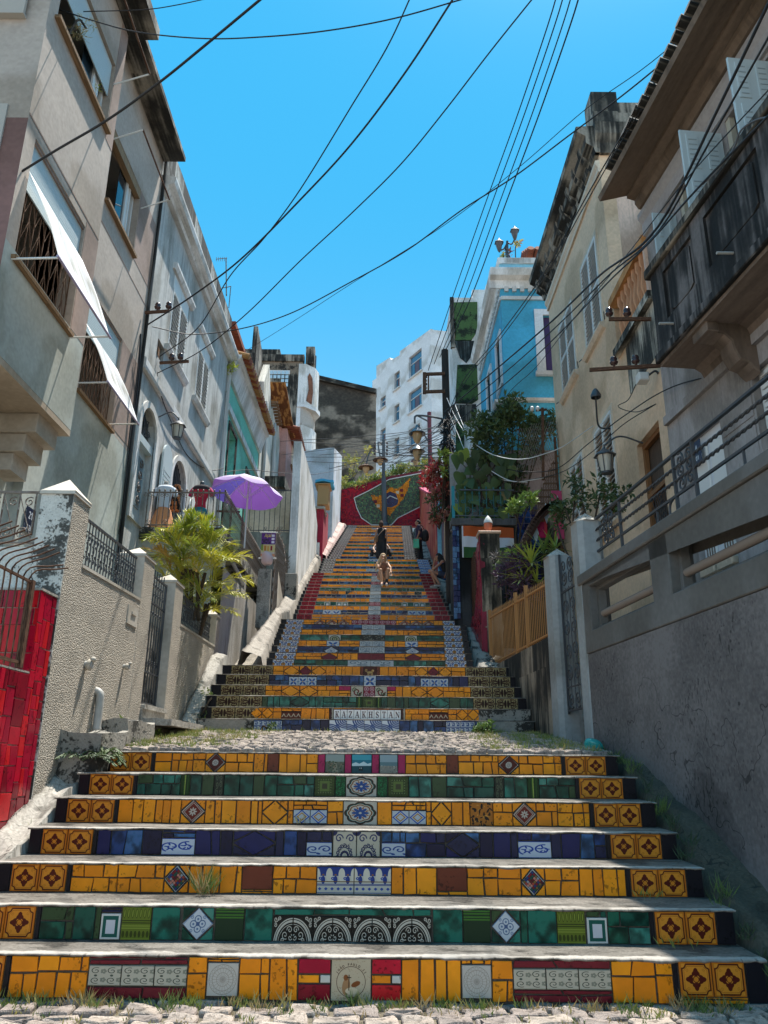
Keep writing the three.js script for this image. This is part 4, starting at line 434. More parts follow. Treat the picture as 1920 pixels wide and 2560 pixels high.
function ironPanel(name, label, d0, d1, y0, y1, slope, X, step, group) {
const t = thing(name, label, 'railing', [X, y0, (d0 + d1) / 2], group), cx = X; const yo = d => (d - d0) * slope;
part('rail', [bar(V(cx, y0 + 0.03, d0), V(cx, y0 + 0.03 + yo(d1), d1), 0.03), bar(V(cx, y1, d0), V(cx, y1 + yo(d1), d1), 0.03), bar(V(cx, y1 - 0.14, d0), V(cx, y1 - 0.14 + yo(d1), d1), 0.014)], M.iron, t);
for (let d = d0 + step / 2, i = 0; d < d1; d += step, i++) { const y = yo(d), h = y1 - y0, mid = y0 + y + h * 0.45, g = [rod(V(cx, y0 + y + 0.03, d), V(cx, y1 + y, d), 0.009, 0.009, 5)];
for (const s of [-1, 1]) { const k = i % 2 ? s : -s; g.push(scroll(V(cx, mid + s * h * 0.22, d + step * 0.27), AZ, AY, step * 0.3, 1.25, s > 0 ? -1.6 : 1.6, k, 0.008, 4)); g.push(scroll(V(cx, mid + s * h * 0.1, d - step * 0.24), AZ, AY, step * 0.24, 1.1, s > 0 ? 1.6 : -1.6, -k, 0.008, 4)); }
if (i % 2) { const q = new THREE.OctahedronGeometry(0.03); q.scale(0.5, 4.6, 1); q.translate(cx, mid, -d); g.push(q); }
part('picket', g, M.iron, t); }
return t;
}
ironPanel('iron_railing', 'dark scrolled iron railing on the wall right of the tallest pier', 8.98, 11.25, 3.87, 4.48, 0.015, XW - 0.12, 0.105, null);
ironPanel('iron_railing', 'dark scrolled iron railing under the palm, beyond the iron gate', 13.66, 16.54, 3.97, 4.52, 0.012, XW - 0.12, 0.11, null);
{
const t = thing('iron_gate', 'narrow dark iron garden gate between two pebbledash piers', 'gate', [XW - 0.15, 2.42, 12.45]), X = XW - 0.15, a = 11.84, b = 13.06;
part('frame', [bar(V(X, 2.45, a), V(X, 4.5, a), 0.035), bar(V(X, 2.45, b), V(X, 4.5, b), 0.035), bar(V(X, 2.47, a), V(X, 2.47, b), 0.03), bar(V(X, 2.95, a), V(X, 2.95, b), 0.03), bar(V(X, 4.05, a), V(X, 4.05, b), 0.03), bar(V(X, 4.48, a), V(X, 4.48, b), 0.03)], M.iron, t);
for (let d = a + 0.12; d < b - 0.05; d += 0.135) part('picket', [rod(V(X, 2.46, d), V(X, 4.6, d), 0.01, 0.01, 5), scroll(V(X, 3.1, d + 0.04), AZ, AY, 0.05, 1.2, 1, 1, 0.008, 4), scroll(V(X, 4.2, d + 0.04), AZ, AY, 0.05, 1.2, 1, 1, 0.008, 4), scroll(V(X, 4.35, d - 0.04), AZ, AY, 0.05, 1.2, 1, -1, 0.008, 4), scroll(V(X, 3.9, d - 0.04), AZ, AY, 0.05, 1.2, 1, -1, 0.008, 4)], M.iron, t);
}
for (const [d, y, r, l] of [[9.45, 2.72, 0.055, 'larger capped pipe stub sticking out of the pebbledash wall'], [10.85, 2.86, 0.036, 'smaller capped pipe stub on the pebbledash wall near the gate']]) { const t = thing('pipe_stub', l, 'pipe', [XW, y, d]); part('pipe', [rod(V(XW - 0.02, y, d), V(XW + 0.09, y - 0.01, d), r * 0.8, r * 0.8, 10)], M.pipe, t); part('collar', [rod(V(XW + 0.03, y - 0.004, d), V(XW + 0.075, y - 0.01, d), r * 1.25, r * 1.25, 8), ball(r * 0.7, XW + 0.09, y + r, d, 8)], M.smooth, t); }
{ const t = thing('drain_pipe', 'grey elbowed drain pipe standing against the pebbledash wall above kerb', 'pipe', [XW + 0.07, 2.0, 9.95]); part('pipe', tube([V(XW + 0.06, 1.6, 9.92), V(XW + 0.06, 2.0, 9.92), V(XW + 0.06, 2.3, 9.92), V(XW + 0.045, 2.42, 9.92), V(XW - 0.06, 2.46, 9.92)], 0.05, 10, 8), M.pipe, t); part('collar', [rod(V(XW + 0.06, 1.84, 9.92), V(XW + 0.06, 1.9, 9.92), 0.06, 0.06, 10), rod(V(XW + 0.06, 1.98, 9.92), V(XW + 0.06, 2.0, 9.92), 0.058, 0.058, 10)], M.pipe, t); }
const rock = (x0, x1, y0, y1, d0, d1, amp) => { const g = new THREE.BoxGeometry(x1 - x0, y1 - y0, d1 - d0, 8, 6, 10); g.translate((x0 + x1) / 2, (y0 + y1) / 2, -(d0 + d1) / 2); const p = g.attributes.position; for (let i = 0; i < p.count; i++) { const x = p.getX(i), y = p.getY(i), z = p.getZ(i); p.setXYZ(i, x + amp * (vn3(x * 5, y * 5, z * 5) - 0.5), y + amp * (vn3(x * 5 + 9, y * 5, z * 5) - 0.5), z + amp * (vn3(x * 5, y * 5 + 9, z * 5) - 0.5)); } return uvm(g); };
single('kerb_block', rock(-3.72, -3.16, 1.0, 1.93, 9.0, 10.1, 0.14), M.concreteD, 'large weathered stone block beside the topmost of the lowest steps', 'kerb', null, 'structure');
single('kerb_block', rock(-3.7, -3.28, 1.4, 2.12, 10.25, 11.6, 0.1), M.concreteD, 'long low kerb block along the foot of pebbledash wall', 'kerb', null, 'structure');
single('kerb_block', [rock(-3.7, -3.3, 1.6, 2.12, 13.55, 14.3, 0.04), rock(-3.75, -3.15, 2.12, 2.22, 11.9, 14.25, 0.03)], M.concrete, 'flat concrete slab over a drain below the iron gate', 'kerb', null, 'structure');
slopeStrip('ramp', 'steep grey cement ramp left of the KAZAKHSTAN flight', 'ramp', () => -3.62, () => -3.24, 14.1, 16.6, (d, t) => level(d) + 0.2 - 0.1 * t, M.concrete, 24, 0.04);

// ---------------------------------------------------------------- red tiled wall with rusty bars in the left foreground
{
const t = thing('tiled_wall', 'glossy red tiled low wall and pier in the left foreground', 'wall');
part('core', [wallX(XW - 0.02, -1, rectPts(4.6, 8.0, -0.2, 2.45), [], 0.3), box(-4.4, XW - 0.02, 0.2, 3.32, 8.016, 8.42)], mat([0.55, 0.35, 0.33], { map: T.concrete }), t);
const emitX = p => { const g = new THREE.ExtrudeGeometry(shapeOf(p), { depth: 0.012, bevelEnabled: true, bevelSize: 0.003, bevelOffset: -0.003, bevelThickness: 0.003, bevelSegments: 1 }); const q = g.toNonIndexed ? (g.index ? g.toNonIndexed() : g) : g, a = q.attributes.position; const tz = rr(-0.02, 0.02), ty = rr(-0.02, 0.02), u0 = p[0][0], v0 = p[0][1]; for (let i = 0; i < a.count; i++) { const u = a.getX(i), y = a.getY(i), w = a.getZ(i); a.setXYZ(i, XW - 0.02 + w + tz * (u - u0) + ty * (y - v0), y, -u); } q.computeVertexNormals(); part('red_tile', uvm(q), pick(C.red), t); };
const cols = (u0, u1, y0, y1) => { let u = u0; while (u < u1 - 0.02) { let w = Math.min(u1 - u, rr(0.10, 0.20)); if (u1 - u - w < 0.06) w = u1 - u; let y = y0; while (y < y1 - 0.02) { let h = Math.min(y1 - y, rr(0.14, 0.3)); if (y1 - y - h < 0.07) h = y1 - y; const j = 0.012; if (rnd() < 0.22 && w > 0.12) { const c = rr(0.35, 0.65), k = rr(-0.03, 0.03); emitX([[u + 0.005, y + 0.005], [u + w * c + k - 0.003, y + 0.005], [u + w * c - k - 0.003, y + h - 0.005], [u + 0.005, y + h - 0.005]]); emitX([[u + w * c + k + 0.004, y + 0.005], [u + w - 0.005, y + 0.005], [u + w - 0.005, y + h - 0.005], [u + w * c - k + 0.004, y + h - 0.005]]); } else emitX(jit([[u + 0.006, y + 0.006], [u + w - 0.006, y + 0.006], [u + w - 0.006, y + h - 0.006], [u + 0.006, y + h - 0.006]], 0.004)); y += h; } u += w; } };
cols(6.9, 8.0, 0.25, 2.45); cols(8.0, 8.42, 0.9, 3.32);
fillStrip(-4.3, XW - 0.01, 2.4, 3.32, (p) => { }, 0.2, 0.006);
let y = 2.2; while (y < 3.3) { const h = Math.min(3.32 - y, rr(0.18, 0.3)); let x = -4.35; while (x < XW - 0.02) { const w = Math.min(XW - 0.008 - x, rr(0.12, 0.26)); part('red_tile', uvm(tilePrism(jit([[x + 0.005, y + 0.005], [x + w - 0.005, y + 0.005], [x + w - 0.005, y + h - 0.005], [x + 0.005, y + h - 0.005]], 0.003), 8.016, 0.014)), pick(C.red), t); x += w; } y += h; }
part('coping', [box(-4.42, XW + 0.0, 3.32, 3.345, 8.0, 8.43), box(XW - 0.33, XW - 0.005, 2.452, 2.47, 4.6, 7.998)], M.cementW, t);
}
{
const t = thing('window_grille', 'rusty iron bars with outward bent spikes above red tiled wall', 'grille', [XW - 0.1, 2.47, 7.4]), X = XW - 0.08;
part('rail', [bar(V(X, 2.55, 6.4), V(X, 2.55, 7.95), 0.03), bar(V(X, 3.38, 6.4), V(X, 3.38, 7.95), 0.025)], M.ironR, t); part('post', bar(V(X, 2.5, 7.9), V(X, 3.4, 7.9), 0.06), M.ironR, t);
for (let i = 0; i < 11; i++) { const d = 6.5 + i * 0.135; part('picket', tube([V(X, 2.5, d), V(X, 3.3, d), V(X, 3.42, d), V(X + 0.05, 3.50, d + 0.02), V(X + 0.2, 3.58 - (i > 8 ? 0.05 : 0), d + 0.09), V(X + 0.33, 3.66 - (i > 8 ? 0.1 : 0), d + 0.14)], 0.009, 5, 5), M.ironR, t); }
}
single('terrace', [box(-8, XW - 0.2, 0.5, 3.75, 8.6, 16.5)], M.concreteD, 'raised front yard behind the pebbledash wall', 'terrace', null, 'structure');
single('yard_wall', [box(-6.5, -3.96, 0, 3.93, 8.52, 8.78)], M.stainedFace, 'mould stained white yard wall behind the rusty bars', 'wall');
{ const t = thing('iron_railing', 'pale scrolled iron railing over the stained yard wall at left edge', 'railing', [-4.8, 3.95, 8.6]), D = 8.6; part('rail', [bar(V(-6.4, 4.0, D), V(-4.0, 4.0, D), 0.025), bar(V(-6.4, 4.62, D), V(-4.0, 4.62, D), 0.025)], M.ironG, t);
for (let i = 0; i < 12; i++) { const x = -4.1 - i * 0.19; part('picket', [rod(V(x, 4.0, D), V(x, 4.62, D), 0.011, 0.011, 5), scroll(V(x - 0.07, 4.5, D), AX, AY, 0.06, 1.3, 1, 1, 0.008, 5), scroll(V(x - 0.1, 4.13, D), AX, AY, 0.07, 1.3, 4, -1, 0.008, 5), rod(V(x, 4.05, D), V(x - 0.19, 4.58, D), 0.007, 0.007, 5)], M.ironG, t); } }

// ---------------------------------------------------------------- brown apartment house on the left
function slats(t, X, side, d0, d1, y0, y1, n, m, name = 'slat') { for (let i = 0; i < n; i++) { const y = lerp(y0, y1, (i + 0.5) / n), h = (y1 - y0) / n; part(name, box(X - 0.012, X + 0.012, y - h * 0.42, y + h * 0.42, d0, d1), m, t); } }
{
const b = thing('apartment_house', 'brown rendered apartment house with white awnings at top left', 'house'), XA = -4.9, XB = -5.5;
const winA1 = rectPts(8.62, 10.5, 7.85, 9.86), winA3 = rectPts(8.55, 10.72, 12.03, 13.5), winB2 = rectPts(12.45, 14.22, 7.87, 9.98), winB4 = rectPts(12.42, 14.2, 12.03, 13.75);
part('wall', [wallX(XA, -1, [[8.35, 8.0], [11.05, 8.0], [11.05, 14.6], [8.35, 14.6]], [winA1.map(([a, y]) => [a, Math.max(y, 8.001)]), winA3], 0.3)], M.tan, b);
part('wall', [wallX(XB, -1, [[11.05, 7.9], [15.38, 7.9], [15.38, 15.6], [11.05, 15.6]], [winB2.map(([a, y]) => [a, Math.max(y, 7.901)]), winB4], 0.3), box(XB - 0.28, XA - 0.005, 7.9, 14.6, 10.75, 11.048)], M.tan, b);
part('parapet_panel', [wallX(XA + 0.002, -1, rectPts(8.352, 11.052, 6.5, 7.998), [], 0.26)], M.greygreen, b);
part('lower_wall', [wallX(XB, -1, [[11.05, 2.5], [15.38, 2.8], [15.38, 7.897], [11.05, 7.897]], [], 0.28), wallX(XB - 0.15, -1, [[8.35, 2], [11.05, 2.4], [11.05, 6.49], [8.35, 6.49]], [rectPts(8.5, 9.75, 4.6, 6.15)], 0.25)], M.greygreen, b);
part('soffit', box(-6.4, XA, 6.4, 6.498, 8.354, 11.05), mat([0.50, 0.40, 0.30], { map: T.plaster }), b);
part('end_wall', [box(-9, XA - 0.002, 9.95, 15.2, 8.352, 8.6)], M.tan, b); part('end_wall', [box(-9, XA - 0.001, 6.5, 9.948, 8.349, 8.6)], M.mauve, b, 'mauve painted lower end wall'); part('end_wall', [box(-9, -5.66, 1.5, 6.39, 8.352, 8.6)], M.greygreen, b);
for (const [a, c, X] of [[10.5, 11.053, XA], [14.22, 15.383, XB]]) part('pilaster', wallX(X + 0.006, -1, rectPts(a + 0.02, c, 8.0, 9.98), [], 0.1), M.tanB, b);
for (const [a, c, y0, y1, X] of [[10.74, 11.053, 11.9, 14.55, XA], [14.22, 15.383, 12, 13.75, XB]]) part('pilaster', wallX(X + 0.006, -1, rectPts(a, c, y0, y1), [], 0.1), M.tanB, b);
part('roof_slab', [cbox(-6, -4.35, 14.6, 14.85, 8.2, 11.15, 0.015)], M.moldD, b); part('roof_slab', [cbox(-6, -4.95, 15.6, 15.72, 11.9, 15.36, 0.015)], M.moldD, b);
part('parapet', [wallX(XB - 0.02, -1, [[11.6, 15.72], [15.4, 15.72], [15.4, 16.5], [11.6, 16.3]], [], 0.2)], M.moldW, b);
part('band', [wallX(XB + 0.006, -1, rectPts(11.06, 15.385, 11.5, 11.53), [], 0.05), wallX(XA + 0.006, -1, rectPts(8.36, 11.05, 10.02, 10.05), [], 0.05)], M.tanB, b);
for (const [a, c, y0, y1, X] of [[8.62, 10.5, 7.85, 9.86, XA], [12.45, 14.22, 7.87, 9.98, XB]]) {
const w = part('window', [wallX(X - 0.02, -1, rectPts(a, c, y0 - 0.003, y0 + 0.003), [], 0.22), ...room(X, -1, a, c, y0, y1)], M.room, b);
local('sill', cbox(X - 0.25, X + 0.07, y0 - 0.01, y0 + 0.05, a - 0.08, c + 0.05, 0.006), M.sill, w);
const g = [], n = 11; for (let i = 0; i <= n; i++) { const d = lerp(a + 0.05, c - 0.05, i / n); g.push(bar(V(X - 0.1, y0 + 0.04, d), V(X - 0.1, y1, d), 0.014)); if (i < n) { const e = lerp(a + 0.05, c - 0.05, (i + 1) / n); for (let k = 0; k < 4; k++) { const ya = y0 + 0.1 + k * 0.42; g.push(bar(V(X - 0.09, ya, i % 2 ? d : e), V(X - 0.09, ya + 0.4, i % 2 ? e : d), 0.01)); } } }
local('lattice_grille', g, M.grille, w);
for (let i = 0; i < 16; i++) local('blind_slat', box(X - 0.07, X - 0.05, y1 - 0.05 - i * 0.047 - 0.044, y1 - 0.05 - i * 0.047, a + 0.01, c - 0.01), M.shutG, w);
local('header', box(X - 0.24, X - 0.015, y1 - 0.05, y1, a, c), M.tanB, w);
}
for (const [a, c, y0, y1, X] of [[8.55, 10.72, 12.03, 13.5, XA], [12.42, 14.2, 12.03, 13.75, XB]]) {
const w = part('window', room(X, -1, a, c, y0, y1), M.room, b); local('sill', cbox(X - 0.2, X + 0.09, y0 - 0.05, y0 + 0.012, a - 0.03, c + 0.03, 0.006), M.sill, w);
local('frame', [box(X - 0.2, X - 0.14, y0, y1, a + 0.01, a + 0.07), box(X - 0.2, X - 0.14, y0, y1, c - 0.07, c - 0.01), box(X - 0.2, X - 0.14, y1 - 0.07, y1, a, c)], M.frameW, w);
local('sash', [box(X - 0.18, X - 0.12, y0, y1 - 0.07, c - 0.5, c - 0.42), box(X - 0.18, X - 0.12, y0, y1 - 0.07, c - 0.32, c - 0.26), box(X - 0.17, X - 0.14, y0, y1 - 0.07, c - 0.42, c - 0.32)], M.frameW, w);
local('pane', box(X - 0.165, X - 0.155, y0, y1 - 0.07, c - 0.9, c - 0.5), M.glass, w);
if (X === XA) for (let i = 0; i < 14; i++) local('blind_slat', box(X - 0.08, X - 0.06, y1 - 0.05 - i * 0.05, y1 - 0.005 - i * 0.05, a + 0.01, c - 0.01), M.shutG, w);
else local('blind_box', box(X - 0.14, X - 0.01, y1 - 0.22, y1 - 0.002, a, c), mat([0.5, 0.36, 0.22], { map: T.wood }), w);
}
part('corbel', [cbox(-6.0, XA - 0.12, 6.1, 6.4, 10.2, 10.9, 0.01), cbox(-6.0, XA - 0.28, 5.82, 6.1, 10.25, 10.85, 0.01), cbox(-6.0, XA - 0.44, 5.55, 5.82, 10.3, 10.8, 0.01)], mat([0.50, 0.43, 0.35], { map: T.plaster }), b);
const w0 = part('window', box(XB - 0.36, XB - 0.33, 4.6, 6.15, 8.5, 9.75), M.glass, b); local('frame', [box(XB - 0.3, XB - 0.25, 4.6, 6.15, 9.05, 9.12), box(XB - 0.3, XB - 0.25, 4.6, 6.15, 9.3, 9.36)], mat([0.25, 0.5, 0.6]), w0);
const gr = []; for (let i = 0; i < 4; i++) for (let k = 0; k < 5; k++) { const g = new THREE.TorusGeometry(0.19, 0.011, 5, 22); g.rotateY(Math.PI / 2); g.translate(XB - 0.08, 4.75 + k * 0.31, -(8.62 + i * 0.32)); gr.push(g); } gr.push(bar(V(XB - 0.08, 4.6, 8.5), V(XB - 0.08, 6.2, 8.5), 0.03), bar(V(XB - 0.08, 4.6, 9.75), V(XB - 0.08, 6.2, 9.75), 0.03), bar(V(XB - 0.08, 6.18, 8.5), V(XB - 0.08, 6.18, 9.75), 0.03)); local('ring_grille', gr, M.iron, w0);
const dr = part('downpipe', [tube([V(XB + 0.05, 16.4, 15.44), V(XB + 0.05, 12, 15.4), V(XB + 0.05, 6, 15.38), V(XB + 0.06, 4.4, 15.4)], 0.04, 7, 4)], M.pipeD, b);
const pl = part('number_plate', cbox(XB - 0.02, XB + 0.015, 4.95, 5.3, 11.25, 11.5, 0.004), mat([0.06, 0.08, 0.14], { roughness: 0.3 }), b); void pl; void dr;
}
function textTex(lines, w, h, bg, fg, font, extra) { const cv = document.createElement('canvas'); cv.width = w; cv.height = h; const g = cv.getContext('2d'); g.fillStyle = bg; g.fillRect(0, 0, w, h); g.fillStyle = fg; g.textAlign = 'center'; lines.forEach(([t, x, y, f]) => { g.font = f || font; g.fillText(t, x, y); }); if (extra) extra(g); const t = new THREE.CanvasTexture(cv); t.colorSpace = THREE.SRGBColorSpace; return t; }
function faceX(X, d0, d1, y0, y1, dirn = 1, th = 0.012) { const g = new THREE.BoxGeometry(th, y1 - y0, d1 - d0); g.translate(X, (y0 + y1) / 2, -(d0 + d1) / 2); return g; }
{ const m = new THREE.MeshStandardMaterial({ map: textTex([['21', 64, 58], ['P 20', 64, 116, 'bold 40px sans-serif']], 128, 128, '#16203a', '#c8ccd4', 'bold 54px sans-serif'), roughness: 0.3 }); single('number_plate', faceX(-5.47, 11.22, 11.52, 4.93, 5.32), m, 'small blue enamel plate reading 21 on grey green wall', 'sign');
const m2 = new THREE.MeshStandardMaterial({ map: textTex([['23', 64, 80]], 128, 100, '#8b9189', '#5d6560', 'bold 84px serif'), roughness: 0.9 }); single('number_plate', faceX(-5.47, 11.15, 11.4, 4.45, 4.66), m2, 'faint raised number 23 under the blue enamel plate', 'sign'); }
function awning(label, X, d0, d1, yT, yB, out, sag) {
const t = thing('awning', label, 'awning', [X, yB, (d0 + d1) / 2], null), N = 40, K = 12, pos = [], uv = [], idx = [];
for (let i = 0; i <= N; i++) for (let k = 0; k <= K; k++) { const u = i / N, v = k / K, y = lerp(yT, yB, v) - sag * Math.sin(Math.PI * v) * 0.3, x = X + 0.02 + out * v + (0.05 * Math.sin(u * 7 + 1) + 0.02 * Math.sin(u * 23)) * Math.sin(Math.PI * v); pos.push(x, y, -lerp(d0, d1, u)); uv.push(u * 2, v); }
for (let i = 0; i < N; i++) for (let k = 0; k < K; k++) { const a = i * (K + 1) + k; idx.push(a, a + 1, a + K + 1, a + 1, a + K + 2, a + K + 1); }
const g = new THREE.BufferGeometry(); g.setAttribute('position', new THREE.Float32BufferAttribute(pos, 3)); g.setAttribute('uv', new THREE.Float32BufferAttribute(uv, 2)); g.setIndex(idx); g.computeVertexNormals(); part('cloth', g, M.awning, t);
part('front_bar', rod(V(X + 0.02 + out, yB, d0 - 0.03), V(X + 0.02 + out, yB, d1 + 0.03), 0.018), mat([0.35, 0.3, 0.42]), t);
for (const d of [d0 + 0.02, d1 - 0.02]) part('arm', rod(V(X, yB - 0.02, d), V(X + 0.02 + out, yB, d), 0.016), M.frameW, t);
}
awning('larger white cloth awning over the nearest latticed window', -4.9, 8.55, 10.55, 9.25, 7.86, 0.6, 0.05);
awning('smaller white cloth awning over the second latticed window', -5.5, 12.3, 14.1, 9.22, 8.0, 0.56, 0.05);
for (const [d0, d1, X, y, y2, l] of [[8.5, 10.75, -4.9, 12.55, 13.35, 'bare rusty awning frame at the top window of brown house'], [12.3, 14.3, -5.5, 12.3, 13.6, 'bare thin awning frame at the upper far window of brown house']]) { const t = thing('folding_awning', l, 'awning frame', [X, y, d0]); part('bar', rod(V(X + 0.62, y2, d0), V(X + 0.62, y2, d1), 0.018), M.ironR, t); for (const d of [d0, d1]) part('arm', rod(V(X, y2 - 0.25, d), V(X + 0.62, y2, d), 0.014), M.frameW, t); }
{ const t = thing('mesh_fence', 'grey wire mesh fence on the roof edge of brown house', 'fence', [-5.6, 16.4, 13.4]), X = -5.6; const ytop = 17.5; const g = []; for (let i = 0; i <= 12; i++) { const d = 12.7 + i * 0.2; g.push(bar(V(X, 16.3, d), V(X, ytop + rr(-0.1, 0.1), d), 0.012)); } for (let k = 0; k < 8; k++) g.push(bar(V(X, 16.5 + k * 0.14, 12.7), V(X, 16.5 + k * 0.14, 15.2), 0.01)); part('wire_mesh', g, M.ironG, t); part('post', rod(V(X, 16.2, 12.7), V(X, 17.8, 12.7), 0.025), M.ironG, t); part('board', [box(X - 0.3, X, 16.3, 17.5, 15.15, 15.25)], M.ironR, t); }
// ---------------------------------------------------------------- grey house with shutters and arched doors
function louvre(parent, X, side, d0, d1, y0, y1, m, n, rows = 2, t = 0.045) { // one shutter leaf on the plane x = X; slats tilted
const f = 0.055, g = [box(X - t / 2, X + t / 2, y0, y1, d0, d0 + f), box(X - t / 2, X + t / 2, y0, y1, d1 - f, d1)]; for (let k = 0; k <= rows; k++) { const y = lerp(y0, y1 - f, k / rows); g.push(box(X - t / 2, X + t / 2, y, y + f * 1.2, d0 + f, d1 - f)); }
const lf = local('shutter', g, m, parent);
for (let k = 0; k < rows; k++) { const a = lerp(y0, y1 - f, k / rows) + f * 1.2, b = lerp(y0, y1 - f, (k + 1) / rows); for (let i = 0; i < n; i++) { const s = new THREE.BoxGeometry(0.008, (b - a) / n * 0.92, d1 - d0 - 2 * f); s.rotateZ(side * -0.9); s.translate(X, lerp(a, b, (i + 0.5) / n), -(d0 + d1) / 2); local('slat', s, m, lf); } }
return lf;
}
{
const b = thing('townhouse', 'grey roughcast townhouse with white cornice and arched doorways', 'house'), X = -5.5, D0 = 15.42, D1 = 24.2;
const sh = [[17.2, 18.72, 11.5, 13.68], [20.1, 21.5, 11.54, 13.68]], door1 = archPts(15.86, 17.02, 6.6, 9.42), door2 = archPts(18.62, 20.0, 6.6, 9.25), door3 = archPts(21.4, 22.4, 6.6, 8.9);
part('wall', wallX(X, -1, rectPts(D0, D1, 5.5, 14.95), [...sh.map(([a, c, y, z]) => rectPts(a, c, y, z)), door1, door2, door3, rectPts(16.45, 17.0, 10.9, 11.35)], 0.3), M.grey, b);
part('side_wall', [box(X - 6, X - 0.302, 3, 16.6, D0, D0 + 0.25), box(X - 6, X - 0.302, 3, 16.6, D1 - 0.25, D1 - 0.01)], M.grey, b);
part('parapet', wallX(X - 0.02, -1, [[D0, 15.3], [D1, 15.3], [D1, 16.7], [17, 16.66], [D0, 16.55]], [], 0.25), M.greyD, b);
part('cornice', mouldX(X - 0.01, -1, [[-0.1, 14.95], [0.12, 14.95], [0.16, 15.02], [0.3, 15.08], [0.34, 15.2], [0.34, 15.26], [0.0, 15.32], [-0.1, 15.32]], D0 + 0.05, D1), M.whiteSt, b);
part('string_course', mouldX(X, -1, [[-0.05, 10.05], [0.08, 10.05], [0.1, 10.12], [0.1, 10.28], [0.05, 10.34], [-0.05, 10.34]], D0 + 0.1, 23.6), M.trim, b);
for (const [a, c, y0, y1] of sh) {
const w = part('window', room(X, -1, a, c, y0, y1), M.room, b);
const m = (a + c) / 2; louvre(w, X - 0.01, -1, a + 0.02, m - 0.01, y0 + 0.02, y1 - 0.42, M.shutter, 14, 1); louvre(w, X - 0.01, -1, m + 0.01, c - 0.02, y0 + 0.02, y1 - 0.42, M.shutter, 14, 1);
local('transom_panel', [cbox(X - 0.05, X + 0.005, y1 - 0.4, y1, a + 0.01, m - 0.02, 0.01), cbox(X - 0.05, X + 0.005, y1 - 0.4, y1, m + 0.02, c - 0.01, 0.01)], M.shutter, w);
local('surround', [mouldX(X, -1, [[0, y1 + 0.02], [0.06, y1 + 0.02], [0.12, y1 + 0.12], [0.12, y1 + 0.18], [0, y1 + 0.18]], a - 0.25, c + 0.25), mouldX(X, -1, [[0, y0 - 0.16], [0.07, y0 - 0.16], [0.13, y0 - 0.05], [0.13, y0 - 0.004], [0, y0 - 0.004]], a - 0.25, c + 0.25)], M.whiteSt, w);
}
part('vent', room(X, -1, 16.45, 17.0, 10.9, 11.35, 0.8), M.room, b); part('vent_flap', bar(V(X + 0.02, 11.02, 16.48), V(X - 0.1, 11.1, 16.98), 0.02, 0.2), M.woodO, b);
const ring = (a, c, y0, y1, w) => wallX(X + 0.05, -1, archPts(a - w, c + w, y0, y1 + w), [archPts(a, c, y0 + 0.002, y1)], 0.07);
const d1 = part('door', [wallX(X - 0.18, -1, rectPts(15.86, 17.02, 6.6, 8.55), [], 0.06)], M.shutG, b); local('arch_frame', ring(15.86, 17.02, 6.6, 9.42, 0.16), M.trim, d1); local('transom', [box(X - 0.2, X - 0.03, 8.5, 8.68, 15.86, 17.02)], M.shutG, d1);
{ const g = []; for (let i = 0; i < 5; i++) { const a = 0.3 + i * 0.63; g.push(bar(V(X - 0.1, 8.78, 16.44), V(X - 0.1, 8.78 + 0.6 * Math.sin(a), 16.44 + 0.56 * Math.cos(a)), 0.012), scroll(V(X - 0.1, 8.82 + 0.4 * Math.sin(a), 16.44 + 0.4 * Math.cos(a)), AZ, AY, 0.1, 1.4, i, 1, 0.009)); } local('fanlight', g, M.iron, d1); local('fan_pane', wallX(X - 0.16, -1, archPts(15.88, 17.0, 8.7, 9.4), [], 0.02), M.glass, d1); }
local('panel', [cbox(X - 0.19, X - 0.16, 7.1, 8.3, 16.5, 16.9, 0.01)], mat([0.2, 0.25, 0.27]), d1); { const g = []; for (let k = 0; k < 4; k++) g.push(scroll(V(X - 0.14, 7.3 + k * 0.28, 16.7), AZ, AY, 0.13, 1.4, k * 2, k % 2 ? 1 : -1, 0.011)); local('door_grille', g, M.ironG, d1); }
const d2 = part('door', [wallX(X - 0.22, -1, archPts(18.64, 19.98, 6.6, 9.22), [], 0.04)], mat([0.06, 0.07, 0.1]), b); local('arch_frame', ring(18.62, 20.0, 6.6, 9.25, 0.14), M.trim, d2); { const g = []; for (let i = 0; i < 9; i++) { const a = 18.72 + i * 0.145, h = Math.sqrt(Math.max(0, 0.69 * 0.69 - (a - 19.31) ** 2)); g.push(bar(V(X - 0.1, 6.6, a), V(X - 0.1, 8.54 + h, a), 0.028)); } local('bars', g, M.iron, d2); }
const d3 = part('door', [wallX(X - 0.22, -1, archPts(21.4, 22.4, 6.6, 8.9), [], 0.04)], M.woodO, b); local('arch_frame', ring(21.4, 22.4, 6.6, 8.9, 0.13), M.trim, d3);
const lf = part('open_shutter', wallX(X + 0.09, -1, archPts(17.55, 18.35, 6.6, 9.15), [], 0.05), M.shutG, b); for (let i = 0; i < 14; i++) local('slat', box(X + 0.09, X + 0.10, 6.9 + i * 0.115, 6.98 + i * 0.115, 17.66, 18.24), M.shutG, lf);
const lg = part('open_shutter', wallX(X + 0.09, -1, archPts(20.45, 21.2, 6.6, 8.75), [], 0.05), M.shutter, b); for (let i = 0; i < 12; i++) local('slat', box(X + 0.09, X + 0.10, 6.8 + i * 0.12, 6.88 + i * 0.12, 20.55, 21.1), M.shutter, lg);
part('downpipe', tube([V(X + 0.06, 14.8, 24.1), V(X + 0.06, 10, 24.1), V(X + 0.06, 6.6, 24.1)], 0.07, 8, 3), M.trim, b);
}
